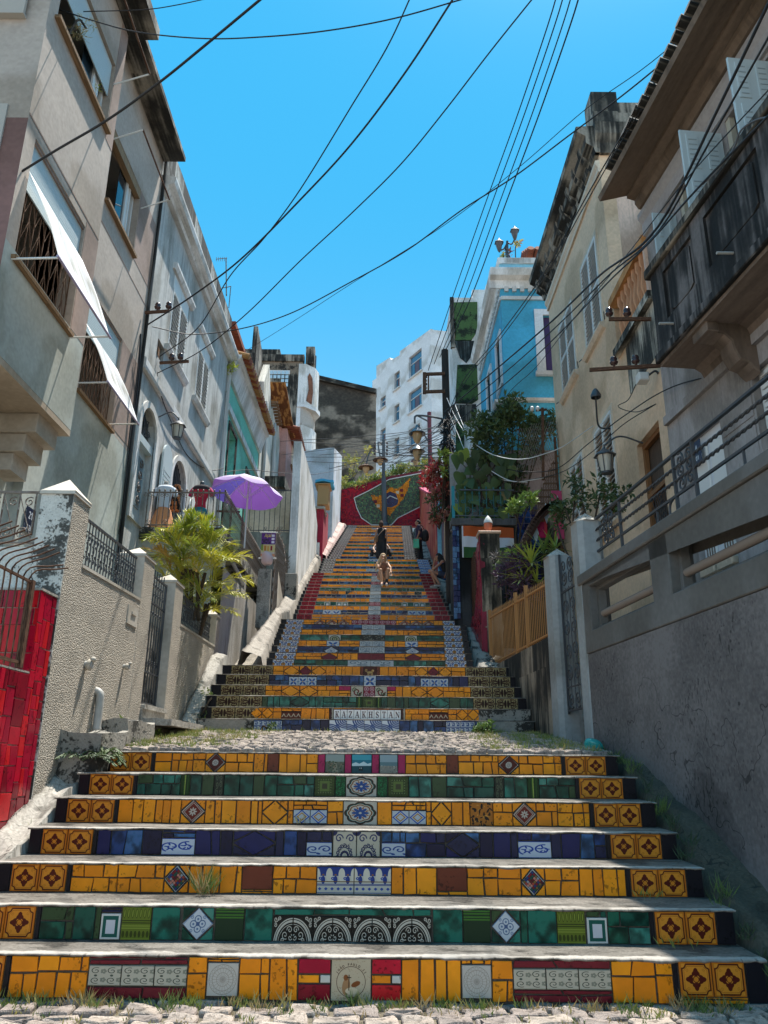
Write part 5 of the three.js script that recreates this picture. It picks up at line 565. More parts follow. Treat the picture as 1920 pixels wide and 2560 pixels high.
function lantern(name, label, c, s, armFrom, group) {
const t = thing(name, label, 'lamp', [c.x, c.y, -c.z], group), x = c.x, y = c.y, d = -c.z;
const fr = (r0, r1, y0, y1) => { const g = new THREE.CylinderGeometry(r1 * s, r0 * s, (y1 - y0) * s, 6); g.translate(x, y + (y0 + y1) / 2 * s, -d); return g; };
part('cap', [fr(0.17, 0.03, 0.12, 0.22), fr(0.02, 0.012, 0.22, 0.3), fr(0.18, 0.17, 0.1, 0.12)], M.iron, t); part('glass', fr(0.085, 0.13, -0.16, 0.1), mat([0.45, 0.44, 0.38], { roughness: 0.25 }), t);
const g = []; for (let k = 0; k < 6; k++) { const a = k * Math.PI / 3; g.push(rod(V(x + 0.09 * s * Math.cos(a), y - 0.17 * s, d + 0.09 * s * Math.sin(a)), V(x + 0.135 * s * Math.cos(a), y + 0.1 * s, d + 0.135 * s * Math.sin(a)), 0.008 * s, 0.008 * s, 4)); } g.push(fr(0.09, 0.09, -0.19, -0.16)); part('cage', g, M.iron, t);
if (armFrom) part('arm', tube([armFrom, armFrom.clone().lerp(c, 0.6).setY(y + 0.42 * s), V(x, y + 0.28 * s, d)], 0.014 * s, 6, 10), M.iron, t);
return t;
}
lantern('wall_lantern', 'black wall lantern above the arched doorway of grey house', V(-5.0, 9.2, 17.1), 1.15, V(-5.5, 9.55, 17.1));
{
const t = thing('terrace', 'concrete balcony terrace with undercroft in front of grey house', 'terrace', [0, 0, 0], null, 'structure'), X = -3.6;
part('slab', [box(-5.5, X, 6.35, 6.62, 16.62, 23.3)], M.concreteD, t); part('beam', box(-5.5, X - 0.05, 6.0, 6.348, 16.7, 16.95), M.greygreen, t);
part('retaining_wall', [box(-5.6, X - 0.02, 2.5, 5.98, 16.92, 17.15)], M.greygreen, t);
part('lower_wall', [wallX(X, -1, [[16.92, 2.4], [23.3, 4.5], [23.3, 5.88], [16.92, 5.78]], [], 0.25)], M.pebbleD, t);
part('pier', [box(X - 0.3, X - 0.03, 5.78, 6.35, 19.7, 20.0)], M.concreteD, t); part('pier', [box(X - 0.3, X - 0.03, 5.85, 6.35, 22.9, 23.28)], M.concreteD, t);
part('back_wall', box(-5.5, -5.3, 5, 6.34, 17.1, 23.3), mat([0.42, 0.36, 0.30], { map: T.plaster }), t);
part('drain', [rod(V(X - 0.1, 6.25, 18.3), V(X + 0.04, 5.9, 19.2), 0.05)], M.pipe, t);
}
function picketRail(label, corners, y0, y1, step, m, group, spikes) {
const t = thing('iron_railing', label, 'railing', [corners[0][0], y0, corners[0][1]], group);
for (let k = 0; k < corners.length - 1; k++) { const [xa, da] = corners[k], [xb, db] = corners[k + 1], L = Math.hypot(xb - xa, db - da), n = Math.max(2, Math.round(L / step));
part('rail', [bar(V(xa, y1, da), V(xb, y1, db), 0.03), bar(V(xa, y0 + 0.06, da), V(xb, y0 + 0.06, db), 0.025)], m, t);
for (let i = 0; i <= n; i++) { const u = i / n, x = lerp(xa, xb, u), d = lerp(da, db, u), g = [rod(V(x, y0, d), V(x, y1, d), 0.011, 0.011, 5)]; if (spikes) { g.push(ball(0.022, x, y1 + 0.05, d, 6, 1.6)); if (i % 2) g.push(ball(0.018, x, y1 - 0.12, d, 6)); } if (i % 3 === 0 && k === 0) { const A = new THREE.Vector3(xb - xa, 0, -(db - da)).normalize(); g.push(scroll(V(x, y1 - 0.06, d).addScaledVector(A, 0.06), A, AY, 0.055, 1.3, 1, 1, 0.008), scroll(V(x, y1 - 0.06, d).addScaledVector(A, -0.06), A, AY, 0.055, 1.3, 2, -1, 0.008), scroll(V(x, y0 + 0.14, d).addScaledVector(A, 0.07), A, AY, 0.06, 1.3, 5, -1, 0.008)); } part('picket', g, m, t); } }
return t;
}
picketRail('pale iron picket railing round the terrace behind the palm', [[-5.4, 16.66], [-3.64, 16.66], [-3.64, 23.2]], 6.62, 7.46, 0.13, M.ironG, null, true);

{
const b = thing('townhouse', 'mint green house with white cornice and terracotta eave tiles', 'house'), X = -5.5, D0 = 24.22, D1 = 31.2;
part('wall', wallX(X, -1, rectPts(D0, D1, 6, 14.4), [rectPts(24.95, 26.25, 8.6, 12.9), rectPts(28.6, 29.8, 8.6, 12.6)], 0.3), M.mint, b); part('band', wallX(X + 0.004, -1, rectPts(D0 + 0.02, 24.75, 6.2, 13.2), [], 0.05), M.mintL, b);
part('cornice', [mouldX(X, -1, [[0, 14.4], [0.1, 14.4], [0.3, 15.1], [0.42, 15.2], [0.42, 15.3], [0, 15.32]], D0, D1)], M.whiteSt, b); part('string_course', mouldX(X, -1, [[0, 13.25], [0.09, 13.25], [0.09, 13.5], [0, 13.5]], D0 + 0.2, D1), M.whiteSt, b);
for (let i = 0; i < 30; i++) { const g = new THREE.CylinderGeometry(0.11, 0.13, 0.9, 9, 1, true, 0, Math.PI); g.rotateZ(Math.PI / 2 - 0.35); g.rotateX(0); const q = new THREE.CylinderGeometry(0.1, 0.115, 0.95, 8); q.rotateZ(Math.PI / 2 - 0.3); q.translate(X + 0.22, 15.42 + rr(-0.015, 0.015), -(D0 + 0.12 + i * 0.232)); part('roof_tile', q, pick([M.terracotta, M.terracottaO]), b); }
part('roof', [bar(V(X - 3, 16.6, 24.3), V(X - 3, 16.6, 31.1), 6.2, 0.2)], M.terracotta, b);
for (const [a, c, y0, y1] of [[24.95, 26.25, 8.6, 12.9], [28.6, 29.8, 8.6, 12.6]]) { const w = part('window', box(X - 0.28, X - 0.24, y0, y1, a, c), M.shutter, b); local('frame', [wallX(X + 0.05, -1, rectPts(a - 0.12, c + 0.12, y0, y1 + 0.14), [rectPts(a, c, y0 + 0.002, y1)], 0.06)], M.ochre, w); local('leaf', [box(X - 0.2, X - 0.15, y0, y1, a, (a + c) / 2 - 0.02)], M.shutter, w); }
part('side_wall', box(X - 6, X - 0.31, 5, 15, D1 - 0.2, D1), M.mintL, b);
}
{
const b = thing('townhouse', 'pale peeling house with small balcony between mint and pink houses', 'house'), X = -5.45, D0 = 31.22, D1 = 37.0;
part('wall', wallX(X, -1, [[D0, 8], [D1, 8], [D1, 17.4], [35.4, 18.9], [33.6, 17.6], [32.4, 19.4], [D0, 17.9]], [rectPts(32.2, 33.3, 10.8, 13.2)], 0.3), wallMat([0.66, 0.62, 0.54], T.stained), b); part('gable', [wallX(X - 0.4, -1, [[D0 - 0.3, 15], [32.6, 15], [32.5, 20.1], [31, 20.6], [D0 - 0.3, 19.8]], [], 0.2)], M.moldD, b);
for (const [d, y0, y1] of [[32, 12, 17.3], [34.6, 12.5, 17.4], [34.2, 9, 11.8]]) part('downpipe', tube([V(X + 0.06, y0, d), V(X + 0.06, y1 - 0.3, d), V(X + 0.03, y1, d + 0.1)], 0.09, 7, 4), M.pipe, b);
const w = part('window', box(X - 0.26, X - 0.2, 10.8, 13.2, 32.2, 33.3), mat([0.05, 0.04, 0.1]), b); local('frame', [box(X - 0.1, X + 0.04, 10.8, 13.2, 32.1, 32.2), box(X - 0.1, X + 0.04, 10.8, 13.2, 33.3, 33.4)], M.woodO, w);
part('balcony', [box(X, X + 1.0, 13.3, 13.8, 32.4, 34.6)], M.moldW, b); part('rafter', [...Array(8)].map((_, i) => box(X - 1.5, X + 0.3, 18 - i * 0.05, 18.1 - i * 0.05, 33.6 + i * 0.25, 33.7 + i * 0.25)), M.woodO, b); part('metal_roof', bar(V(X - 0.2, 19.0, 33.4), V(X - 0.2, 18.2, 38.2), 1.7, 0.06), mat([0.52, 0.28, 0.09], { map: T.rust }), b);
}
{
const b = thing('townhouse', 'faded pink house with ochre trim and red tiled eaves', 'house'), X = -5.1, D0 = 37.02, D1 = 45.5;
part('wall', wallX(X, -1, rectPts(D0, D1, 9, 18.2), [rectPts(39.2, 40.4, 11.5, 14.5)], 0.3), M.pink, b); part('band', [wallX(X + 0.03, -1, rectPts(D0 + 2.2, D1, 17.0, 18.2), [], 0.1)], M.creamL, b); part('string_course', mouldX(X, -1, [[0, 16.85], [0.08, 16.85], [0.08, 17], [0, 17]], D0 + 2, D1), M.woodO, b); part('window', box(X - 0.28, X - 0.2, 11.5, 14.5, 39.2, 40.4), M.shutter, b);
for (let i = 0; i < 36; i++) { const q = new THREE.CylinderGeometry(0.11, 0.12, 0.9, 7); q.rotateZ(Math.PI / 2 - 0.25); q.translate(X + 0.2, 18.35, -(D0 + 0.12 + i * 0.235)); part('roof_tile', q, M.terracotta, b); } part('side_wall', [box(X - 5, X - 0.31, 9, 18.3, D0 + 0.01, D0 + 0.25)], M.pink, b);
}
{
const D = 47, p = (x, y) => { const v = atD(x - 8, y, D); return [v.x, v.y]; }, b = thing('building', 'weathered ochre building with glass block strip and rounded white end', 'building');
const [xl, yt] = p(600, 903), [xr] = p(765, 903), yb = 12; part('wall', wallD(D, rectPts(xl, xr, yb, yt), [], 6), M.ochre, b); part('parapet', [box(xl, xr + 0.1, yt, yt + 0.5, D - 0.12, D + 0.3), box(xl - 1.0, xl + 2.6, yt + 0.4, yt + 2.1, D + 2, D + 4)], M.moldD, b);
const [gx0, gy1] = p(612, 927), [gx1, gy0] = p(730, 948), gb = mat([0.42, 0.58, 0.68], { roughness: 0.15 }); for (let i = 0; i < 12; i++) for (let k = 0; k < (i > 9 ? 4 : 2); k++) { const w = (gx1 - gx0) / 12, h = (gy1 - gy0) / 2; part('glass_block', cbox(gx0 + i * w + 0.03, gx0 + (i + 1) * w - 0.03, gy1 - (k + 1) * h + 0.03, gy1 - k * h - 0.03, D - 0.08, D + 0.1, 0.02), gb, b); } part('block_frame', box(gx0 - 0.05, gx1 + 0.05, gy0 - 0.05, gy1 + 0.05, D - 0.03, D + 0.05), M.white, b);
const [cx0, cyt] = p(760, 905), [cx1] = p(793, 905), [, cb1] = p(760, 1010), [, cb0] = p(760, 1120);
const bay = (y0, y1, k, m, n, dz = 0) => part(n, extrY([[cx0 - 0.1, D - 0.12 + dz], [cx0 + 0.32 * k, D - 0.12 + dz], [cx0 + 0.85 * k, D + 0.5], [cx0 + 1.02 * k, D + 1.3], [cx0 + 0.9, D + 2.2], [cx0 - 0.1, D + 2.2]].map(([x, d]) => [x, d]), y0, y1 - y0), m, b);
bay(cb1 + 0.02, cyt - 0.2, 1.15, M.whiteSt, 'upper_bay'); bay(cb1 - 0.3, cb1 + 0.018, 1.3, M.white, 'ledge', -0.1); bay(cb0 - 2, cb0 + 1.6, 1.1, M.whiteSt, 'lower_bay'); bay(cb0 + 1.6, cb1 - 0.3, 0.85, wallMat([0.46, 0.42, 0.38]), 'recess'); part('arch_edge', box(cx0 - 0.12, cx0 + 0.14, cb0 + 1.4, cb1 - 0.3, D - 0.14, D + 0.2), M.white, b);
{ const A = [cx0 + 0.32 * 1.15, -(D - 0.12)], B = [cx0 + 0.85 * 1.15, -(D + 0.5)], H = cyt - 0.2 - cb1, g = new THREE.ExtrudeGeometry(shapeOf([[0.15, 0.08], [0.62, 0.04], [0.7, 0.35], [0.6, 0.7], [0.35, 0.8], [0.2, 0.7], [0.34, 0.4]].map(([x, f]) => [x, f * H])), { depth: 0.03, bevelEnabled: false }); g.rotateY(Math.atan2(A[1] - B[1], B[0] - A[0])); g.translate(A[0] + 0.01, cb1, A[1] + 0.02); part('brick_patch', g, wallMat([0.30, 0.12, 0.07], T.concrete), b); }
part('stain_panel', box(xl, cx0 - 0.15, cb1 - 3, cb1 + 2.2, D - 0.05, D - 0.01), M.moldD, b); part('chimney', [box(cx0 + 0.3, cx0 + 0.9, yt, yt + 1.3, D + 0.2, D + 0.8)], M.moldD, b); part('chimney', [rod(V(cx0 + 0.75, yt - 0.8, D + 1.2), V(cx0 + 0.75, yt + 1.1, D + 1.2), 0.2, 0.2, 10)], M.iron, b);
}
{
const D = 54, q = (x, y) => { const v = atD(x, y, D); return [v.x, v.y]; }, pts = [q(770, 944), q(940, 984), q(940, 1300), q(760, 1300)]; const f = thing('concrete_wall', 'tall dark stained concrete wall between ochre and white buildings', 'wall');
part('wall', wallD(D, [pts[3], pts[2], pts[1], pts[0]], [], 1.2), M.farconc, f); part('coping', bar(V(pts[0][0], pts[0][1] + 0.1, D + 0.4), V(pts[1][0], pts[1][1] + 0.1, D + 0.4), 1.4, 0.35), M.moldD, f);
}
{
const w = thing('garden_wall', 'tall whitewashed wall along the left of the upper flights', 'wall'); part('wall', [wallX(-2.72, -1, [[23.3, 5.5], [30.2, 8.4], [30.2, 10.8], [27.4, 11.72], [23.3, 11.6]], [], 0.25), wallX(-2.62, -1, [[30.2, 8.2], [34.8, 10.5], [34.8, 11.4], [30.2, 10.1]], [], 0.2)], M.whiteSt, w); part('buttress', cbox(-2.74, -2.55, 8.0, 9.35, 29.5, 30.0), M.concreteD, w); part('buttress', cbox(-2.95, -2.6, 5.6, 7.0, 22.6, 23.0), M.concreteD, w);
const w2 = thing('house_wall', 'bluish white plain house wall beside the flag mural', 'wall'); part('wall', [wallX(-2.45, -1, [[34.8, 10.5], [41.3, 13.5], [41.3, 18.4], [34.8, 16.2]], [], 0.2), wallD(34.8, [[-3.95, 9], [-2.66, 9], [-2.66, 16.2], [-3.95, 16.0]], [], 0.2)], wallMat([0.62, 0.66, 0.72]), w2);
const r = thing('tiled_wall', 'short red tiled wall end with brown box beside white wall', 'wall'); part('wall', [wallX(-2.5, -1, [[30.4, 9], [33.0, 10.4], [33.0, 12.2], [30.4, 11.6]], [], 0.3)], wallMat([0.42, 0.02, 0.05], T.stained), r); part('ledge', box(-2.85, -2.45, 11.6, 11.7, 30.3, 31.5), M.concrete, r); single('cardboard_box', [cbox(-2.85, -2.35, 12.0, 12.9, 31.0, 31.8, 0.02), box(-2.95, -2.3, 12.9, 12.93, 30.9, 31.9)], mat([0.48, 0.27, 0.12]), 'brown box under a blue sheet on the red wall end', 'box');
single('blue_sheet', displace(uvm(new THREE.BoxGeometry(0.8, 0.1, 1.1, 6, 1, 6).translate(-2.6, 13.05, -31.4)), 0.12, 3), mat([0.08, 0.4, 0.65]), 'crumpled blue sheet over the brown box', 'tarpaulin');
}
{
const X = -3.0, t = thing('metal_gate', 'grey sheet metal double gate with zigzag thorny top', 'gate', [X, 5, 21.6]); const top = [[20.6, 7.75], [22.3, 7.76], [23.2, 7.2], [23.28, 7.7]];
for (const [a, b, y0, y1a, y1b] of [[20.62, 21.5, 5.2, 7.7, 7.7], [21.52, 22.3, 5.6, 7.7, 7.6], [22.32, 23.0, 5.9, 7.55, 7.1]]) part('panel', wallX(X, -1, [[a, y0], [b, y0 + (b - a) * 0.4], [b, y1b], [a, y1a]], [], 0.04), M.ironG, t);
for (let d = 20.65; d < 23; d += 0.22) part('rib', bar(V(X + 0.03, 5.4 + (d - 20.6) * 0.42, d), V(X + 0.03, d < 22.3 ? 7.68 : 7.6 - (d - 22.3) * 0.7, d), 0.03), M.ironG, t);
const g = []; for (let i = 0; i < 46; i++) { const u = i / 45 * 2.99, k = Math.min(2, Math.floor(u)), f = u - k, d = lerp(top[k][0], top[k + 1][0], f), y = lerp(top[k][1], top[k + 1][1], f); for (let j = 0; j < 3; j++) g.push(rod(V(X, y, d), V(X + rr(-0.12, 0.12), y + rr(0, 0.15), d + rr(-0.1, 0.1)), 0.008, 0.004, 4)); g.push(ball(0.025, X, y, d, 5)); } part('thorn_strip', g, M.ironG, t);
for (const [d, y0, y1] of [[20.4, 5, 6.6]]) part('post', box(X - 0.4, X - 0.05, y0, y1, d, d + 0.3), M.concrete, t);
const wl = thing('side_wall', 'mossy grey wall with barred balcony railing above, behind metal gate', 'wall'); part('wall', [box(-4.6, -2.98, 6, 8.7, 24, 24.25)], wallMat([0.30, 0.33, 0.29], T.stained), wl); part('step_wall', wallX(-2.95, -1, [[21.1, 5.0], [22.9, 5.8], [22.9, 5.9], [21.1, 6.7]], [], 0.1), M.smooth, wl);
picketRail('thin dark picket railing on the balcony behind the parasol', [[-4.4, 24.02], [-2.75, 24.02]], 8.7, 10.15, 0.16, M.iron, null, false); single('wall_panel', box(-4.8, -3.0, 8.7, 10.6, 25.4, 25.5), M.creamL, 'cream back wall of the balcony behind the parasol', 'wall');
}
{ // advert for frozen berries on the railing
const cv = textTex([['Açaí', 84, 46, 'italic bold 44px serif']], 192, 256, '#5b2178', '#e8d24a', '30px sans-serif', g => { for (let k = 0; k < 26; k++) { g.fillStyle = pick(['#241033', '#3a1a4d', '#2c0f3c']); g.beginPath(); g.arc(rr(15, 120), rr(70, 112), 9, 0, 7); g.fill(); } g.fillStyle = '#ddd6e2'; for (const y of [22, 54, 86]) g.fillRect(140, y, 40, 22); g.fillStyle = '#c9bb86'; g.fillRect(0, 120, 192, 76); g.fillStyle = '#7a8c2c'; g.fillRect(0, 120, 30, 60); g.fillStyle = '#b97b2e'; g.fillRect(40, 130, 34, 52); g.fillStyle = '#c99a4a'; g.fillRect(84, 134, 30, 50); g.fillStyle = '#8d1420'; g.fillRect(130, 134, 26, 46); g.fillStyle = '#c8b9a8'; g.fillRect(0, 196, 192, 60); g.fillStyle = '#d08a64'; for (let k = 0; k < 5; k++) { g.beginPath(); g.ellipse(20 + k * 40, 226, 22, 13, 0.4, 0, 7); g.fill(); } g.fillStyle = '#e7e4de'; g.fillRect(70, 214, 44, 26); });
const p0 = atD(655, 1331, 20.5), p1 = atD(686, 1396, 20.5); const t = thing('banner', 'purple and white hanging banner with yellow lettering about berries', 'banner', [p0.x, p1.y, 20.5]); part('sheet', new THREE.BoxGeometry(p1.x - p0.x, p0.y - p1.y, 0.015).translate((p0.x + p1.x) / 2, (p0.y + p1.y) / 2, -20.5), new THREE.MeshStandardMaterial({ map: cv, roughness: 0.6 }), t); part('rod', [rod(V(p0.x - 0.05, p0.y, 20.5), V(p1.x + 0.05, p0.y, 20.5), 0.02), rod(V(p0.x - 0.05, p1.y, 20.5), V(p1.x + 0.05, p1.y, 20.5), 0.02)], M.frameW, t);
}
// ---------------------------------------------------------------- right side: near grey house stands slightly turned to the stairs
const TURN = 0.1, PIV = [2.85, 11.5];
function turnG(g) { (Array.isArray(g) ? g.flat(9) : [g]).forEach(q => { q.translate(-PIV[0], 0, PIV[1]); q.rotateY(TURN); q.translate(PIV[0], 0, -PIV[1]); }); return g; }
const tV = (x, y, d) => { const a = x - PIV[0], z = -(d - PIV[1]); return new THREE.Vector3(PIV[0] + a * Math.cos(TURN) + z * Math.sin(TURN), y, -PIV[1] - a * Math.sin(TURN) + z * Math.cos(TURN)); };
const tpart = (n, g, m, p, l) => part(n, turnG(g), m, p, l);
{
const X = 2.85, w = thing('retaining_wall', 'dark grey retaining wall with open parapet beside the lowest steps', 'wall');
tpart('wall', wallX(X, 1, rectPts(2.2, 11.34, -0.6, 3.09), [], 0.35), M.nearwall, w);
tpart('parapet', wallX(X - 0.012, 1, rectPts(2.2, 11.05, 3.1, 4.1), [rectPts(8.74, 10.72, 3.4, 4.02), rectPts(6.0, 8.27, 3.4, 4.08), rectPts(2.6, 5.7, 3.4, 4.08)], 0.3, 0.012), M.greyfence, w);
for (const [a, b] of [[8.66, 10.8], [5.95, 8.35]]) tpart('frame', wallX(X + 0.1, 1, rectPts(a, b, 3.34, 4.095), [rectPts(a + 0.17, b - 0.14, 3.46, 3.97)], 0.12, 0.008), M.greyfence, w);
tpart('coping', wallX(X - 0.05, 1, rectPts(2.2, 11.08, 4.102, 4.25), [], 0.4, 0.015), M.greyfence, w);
for (const [a, b] of [[8.6, 10.7], [6.0, 8.3], [2.6, 5.7]]) tpart('pipe', rod(V(X + 0.16, 3.63, a), V(X + 0.16, 3.63, b), 0.05, 0.05, 12), mat([0.22, 0.18, 0.15]), w);
const pier = (a, b, y0, y1, label) => { const t = thing('gate_pier', label, 'pier'); const c = 0.07, x0 = X - 0.02, x1 = X + 0.36; tpart('shaft', extrY([[x0 + c, a], [x1 - c, a], [x1, a + c], [x1, b - c], [x1 - c, b], [x0 + c, b], [x0, b - c], [x0, a + c]], y0, y1 - y0), wallMat([0.34, 0.36, 0.36], T.plaster), t); const g = new THREE.ConeGeometry(0.25, 0.17, 8, 2); g.rotateY(Math.PI / 8); g.translate((x0 + x1) / 2, y1 + 0.085, -(a + b) / 2); tpart('cap', [uvm(g)], M.cementW, t); return t; };
pier(10.93, 11.33, 1.4, 5.08, 'tall grey chamfered gate pier at the near side of scrolled gate'); pier(12.3, 12.75, 1.6, 4.9, 'shorter grey chamfered gate pier next to the orange fence');
const gt = thing('iron_gate', 'dark iron scroll gate between the two grey piers', 'gate'), gx = X + 0.12; tpart('frame', [bar(V(gx, 2.35, 11.36), V(gx, 4.7, 11.36), 0.03), bar(V(gx, 2.35, 12.28), V(gx, 4.9, 12.28), 0.03), bar(V(gx, 2.4, 11.36), V(gx, 2.4, 12.28), 0.03), bar(V(gx, 2.75, 11.36), V(gx, 2.75, 12.28), 0.02), bar(V(gx, 4.25, 11.36), V(gx, 4.25, 12.28), 0.03)], M.iron, gt);
for (const s of [11.5, 11.82, 12.12]) for (const y of [2.55, 2.95, 3.3, 3.65, 4.0, 4.45, 4.65]) tpart('scroll', [scroll(V(gx, y, s), AZ, AY, 0.13, 1.5, y * 9, (y * 20 | 0) % 2 ? 1 : -1, 0.011)], M.iron, gt); for (let d = 11.45; d < 12.25; d += 0.16) tpart('picket', [rod(V(gx, 2.4, d), V(gx, 4.3, d), 0.008, 0.008, 5)], M.iron, gt);
const hr = thing('iron_railing', 'dark iron railing with twisted bars above the grey parapet', 'railing'), rx = 3.1; tpart('rail', [bar(V(rx, 5.1, 4.5), V(rx, 5.1, 11.2), 0.045, 0.03), bar(V(rx, 4.6, 4.5), V(rx, 4.6, 11.0), 0.03)], M.iron, hr);
for (const y of [4.93, 4.77]) { const p = [], q = []; for (let i = 0; i <= 220; i++) { const d = 4.5 + i / 220 * 6.5, a = i * 0.9; p.push(V(rx + 0.012 * Math.cos(a), y + 0.012 * Math.sin(a), d)); q.push(V(rx - 0.012 * Math.cos(a), y - 0.012 * Math.sin(a), d)); } tpart('twisted_bar', [tube(p, 0.014, 4, 1), tube(q, 0.014, 4, 1)], M.iron, hr); }
for (const d of [6.0, 7.95, 8.42, 10.05, 10.95]) tpart('post', bar(V(rx, 4.25, d), V(rx, 5.1, d), 0.035), M.iron, hr);
for (const d of [6.22, 8.18, 10.5]) for (const [dy, k, r] of [[4.98, 1, 0.09], [4.86, -1, 0.085], [4.7, 1, 0.1]]) tpart('scroll', [scroll(V(rx, dy, d + 0.08), AZ, AY, r, 1.5, 1.2, k, 0.013), scroll(V(rx, dy, d - 0.12), AZ, AY, r * 0.9, 1.5, 4, -k, 0.013)], M.iron, hr);
for (const d of [7.0, 8.95, 5.2]) tpart('strut', bar(V(rx, 4.25, d), V(rx, 4.6, d), 0.022), M.iron, hr); tpart('curved_end', tube([V(rx, 4.6, 8.5), V(rx, 4.55, 8.6), V(rx, 4.4, 8.63), V(rx, 4.25, 8.62)], 0.018, 6), M.iron, hr);
const ter = thing('terrace', 'grey raised terrace floor behind the open parapet', 'terrace', [0, 0, 0], null, 'structure'); tpart('floor', box(X + 0.36, 5.0, 1.5, 3.3, 2, 11.3), M.concreteD, ter);
}
{
const X = 4.8, b = thing('townhouse', 'dark grey house with mouldy balcony and deep eaves at right edge', 'house');
const A = rectPts(9.25, 10.45, 8.2, 10.75), B = rectPts(7.0, 8.95, 8.2, 10.78), D = rectPts(10.15, 11.2, 3.5, 6.5), E = rectPts(8.5, 9.25, 3.5, 6.75);
tpart('wall', wallX(X, 1, rectPts(3.5, 11.72, 2.8, 11.5), [A, B, D, E], 0.3), M.greyhouse, b); tpart('end_wall', box(X + 0.301, X + 5, 2, 11.5, 11.45, 11.72), M.greyhouse, b);
tpart('string_course', [mouldX(X, 1, [[0, 7.05], [0.07, 7.05], [0.07, 7.2], [0, 7.24]], 3.5, 11.7)], M.greyhouse, b);
for (let k = 0; k < 5; k++) tpart('rustication', wallX(X - 0.012, 1, rectPts(9.3, 10.1, 3.5 + k * 0.66, 4.12 + k * 0.66), [], 0.02), M.greyhouse, b);
tpart('frieze', [mouldX(X, 1, [[0, 10.85], [0.05, 10.85], [0.05, 11.1], [0.12, 11.2], [0.12, 11.3], [0, 11.3]], 3.5, 11.7)], mat([0.42, 0.41, 0.42], { map: T.plaster }), b);
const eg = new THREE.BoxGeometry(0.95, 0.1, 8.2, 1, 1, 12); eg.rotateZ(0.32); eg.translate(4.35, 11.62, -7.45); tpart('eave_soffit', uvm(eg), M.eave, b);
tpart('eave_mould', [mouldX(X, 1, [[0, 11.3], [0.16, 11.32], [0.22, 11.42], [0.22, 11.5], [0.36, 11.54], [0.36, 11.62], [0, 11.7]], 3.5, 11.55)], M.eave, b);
for (let i = 0; i < 34; i++) { const q = new THREE.CylinderGeometry(0.1, 0.125, 1.6, 8); q.rotateZ(Math.PI / 2 - 0.32); q.translate(4.78 + rr(-0.02, 0.02), 11.86 + rr(-0.02, 0.02), -(3.5 + i * 0.237)); tpart('roof_tile', q, M.moldD, b); }
const ck = tpart('chimney_stack', [box(4.5, 5.2, 11.8, 13.9, 7.5, 8.1)], M.moldD, b); void ck;
for (const [a, c, y0, y1] of [[9.25, 10.45, 8.2, 10.75], [7.0, 8.95, 8.2, 10.78]]) { const w = tpart('balcony_door', room(X, 1, a, c, y0, y1), M.room, b); local('frame', turnG([box(X + 0.02, X + 0.1, y0, y1, c - 0.1, c), box(X + 0.02, X + 0.1, y0, y1, a, a + 0.08)]), mat([0.45, 0.42, 0.34]), w); }
for (const [d, x0, x1, y1] of [[9.02, 4.1, 4.76, 10.62], [7.75, 4.15, 4.76, 10.6], [10.55, 4.35, 4.76, 10.4]]) { const g = [], m = (x0 + x1) / 2; const lf = tpart('shutter_leaf', cbox(x0, x1, 8.3, y1, d - 0.02, d + 0.02, 0.006), M.shutG, b); for (const [p, q] of [[x0 + 0.05, m - 0.03], [m + 0.03, x1 - 0.05]]) for (let k = 0; k < 3; k++) { const ya = 8.4 + k * 0.76, yb = Math.min(y1 - 0.08, ya + 0.66); local('shutter_panel', turnG(cbox(p + 0.03, q - 0.03, ya, yb, d - 0.034, d - 0.018, 0.006)), M.shutG, lf); for (let s = 0; s < 6; s++) g.push(box(p + 0.06, q - 0.06, ya + 0.06 + s * 0.09, ya + 0.075 + s * 0.09, d - 0.04, d - 0.03)); } local('slat', turnG(g), mat([0.3, 0.36, 0.38]), lf); }
const bx = 4.05, bal = tpart('balcony', [wallX(bx, 1, rectPts(4, 10.28, 7.5, 8.92), [rectPts(9.0, 9.9, 7.95, 8.75), rectPts(7.35, 8.65, 7.95, 8.75), rectPts(5.6, 7.0, 7.95, 8.75)], 0.06), wallX(bx + 0.045, 1, rectPts(4, 10.27, 7.52, 8.91), [], 0.12), box(bx + 0.17, 4.8, 7.55, 8.91, 10.05, 10.27)], M.blackbal, b, 'mould blackened balcony parapet');
local('coping', turnG([wallX(bx - 0.07, 1, rectPts(3.98, 10.36, 8.925, 9.08), [], 0.3, 0.02), box(bx + 0.2, 4.79, 8.925, 9.07, 10.02, 10.34)]), M.moldD, bal); local('base_moulding', turnG([wallX(bx - 0.05, 1, rectPts(3.98, 10.33, 7.42, 7.56), [], 0.12, 0.015)]), M.blackbal, bal);
for (const [a, c] of [[9.12, 9.78], [7.5, 8.5], [5.75, 6.85]]) local('panel', turnG(wallX(bx + 0.018, 1, [[a, 8.05], [a + 0.12, 7.99], [c - 0.12, 7.99], [c, 8.05], [c, 8.65], [c - 0.12, 8.71], [a + 0.12, 8.71], [a, 8.65]], [], 0.03, 0.006)), M.blackbal, bal);
local('soffit', turnG(box(bx + 0.02, 4.8, 7.36, 7.47, 4, 10.3)), M.soffit, bal); local('cove', turnG(mouldX(X, 1, [[0, 7.2], [0.06, 7.2], [0.1, 7.3], [0.2, 7.36], [0, 7.36]], 4, 10.3)), M.soffit, bal);
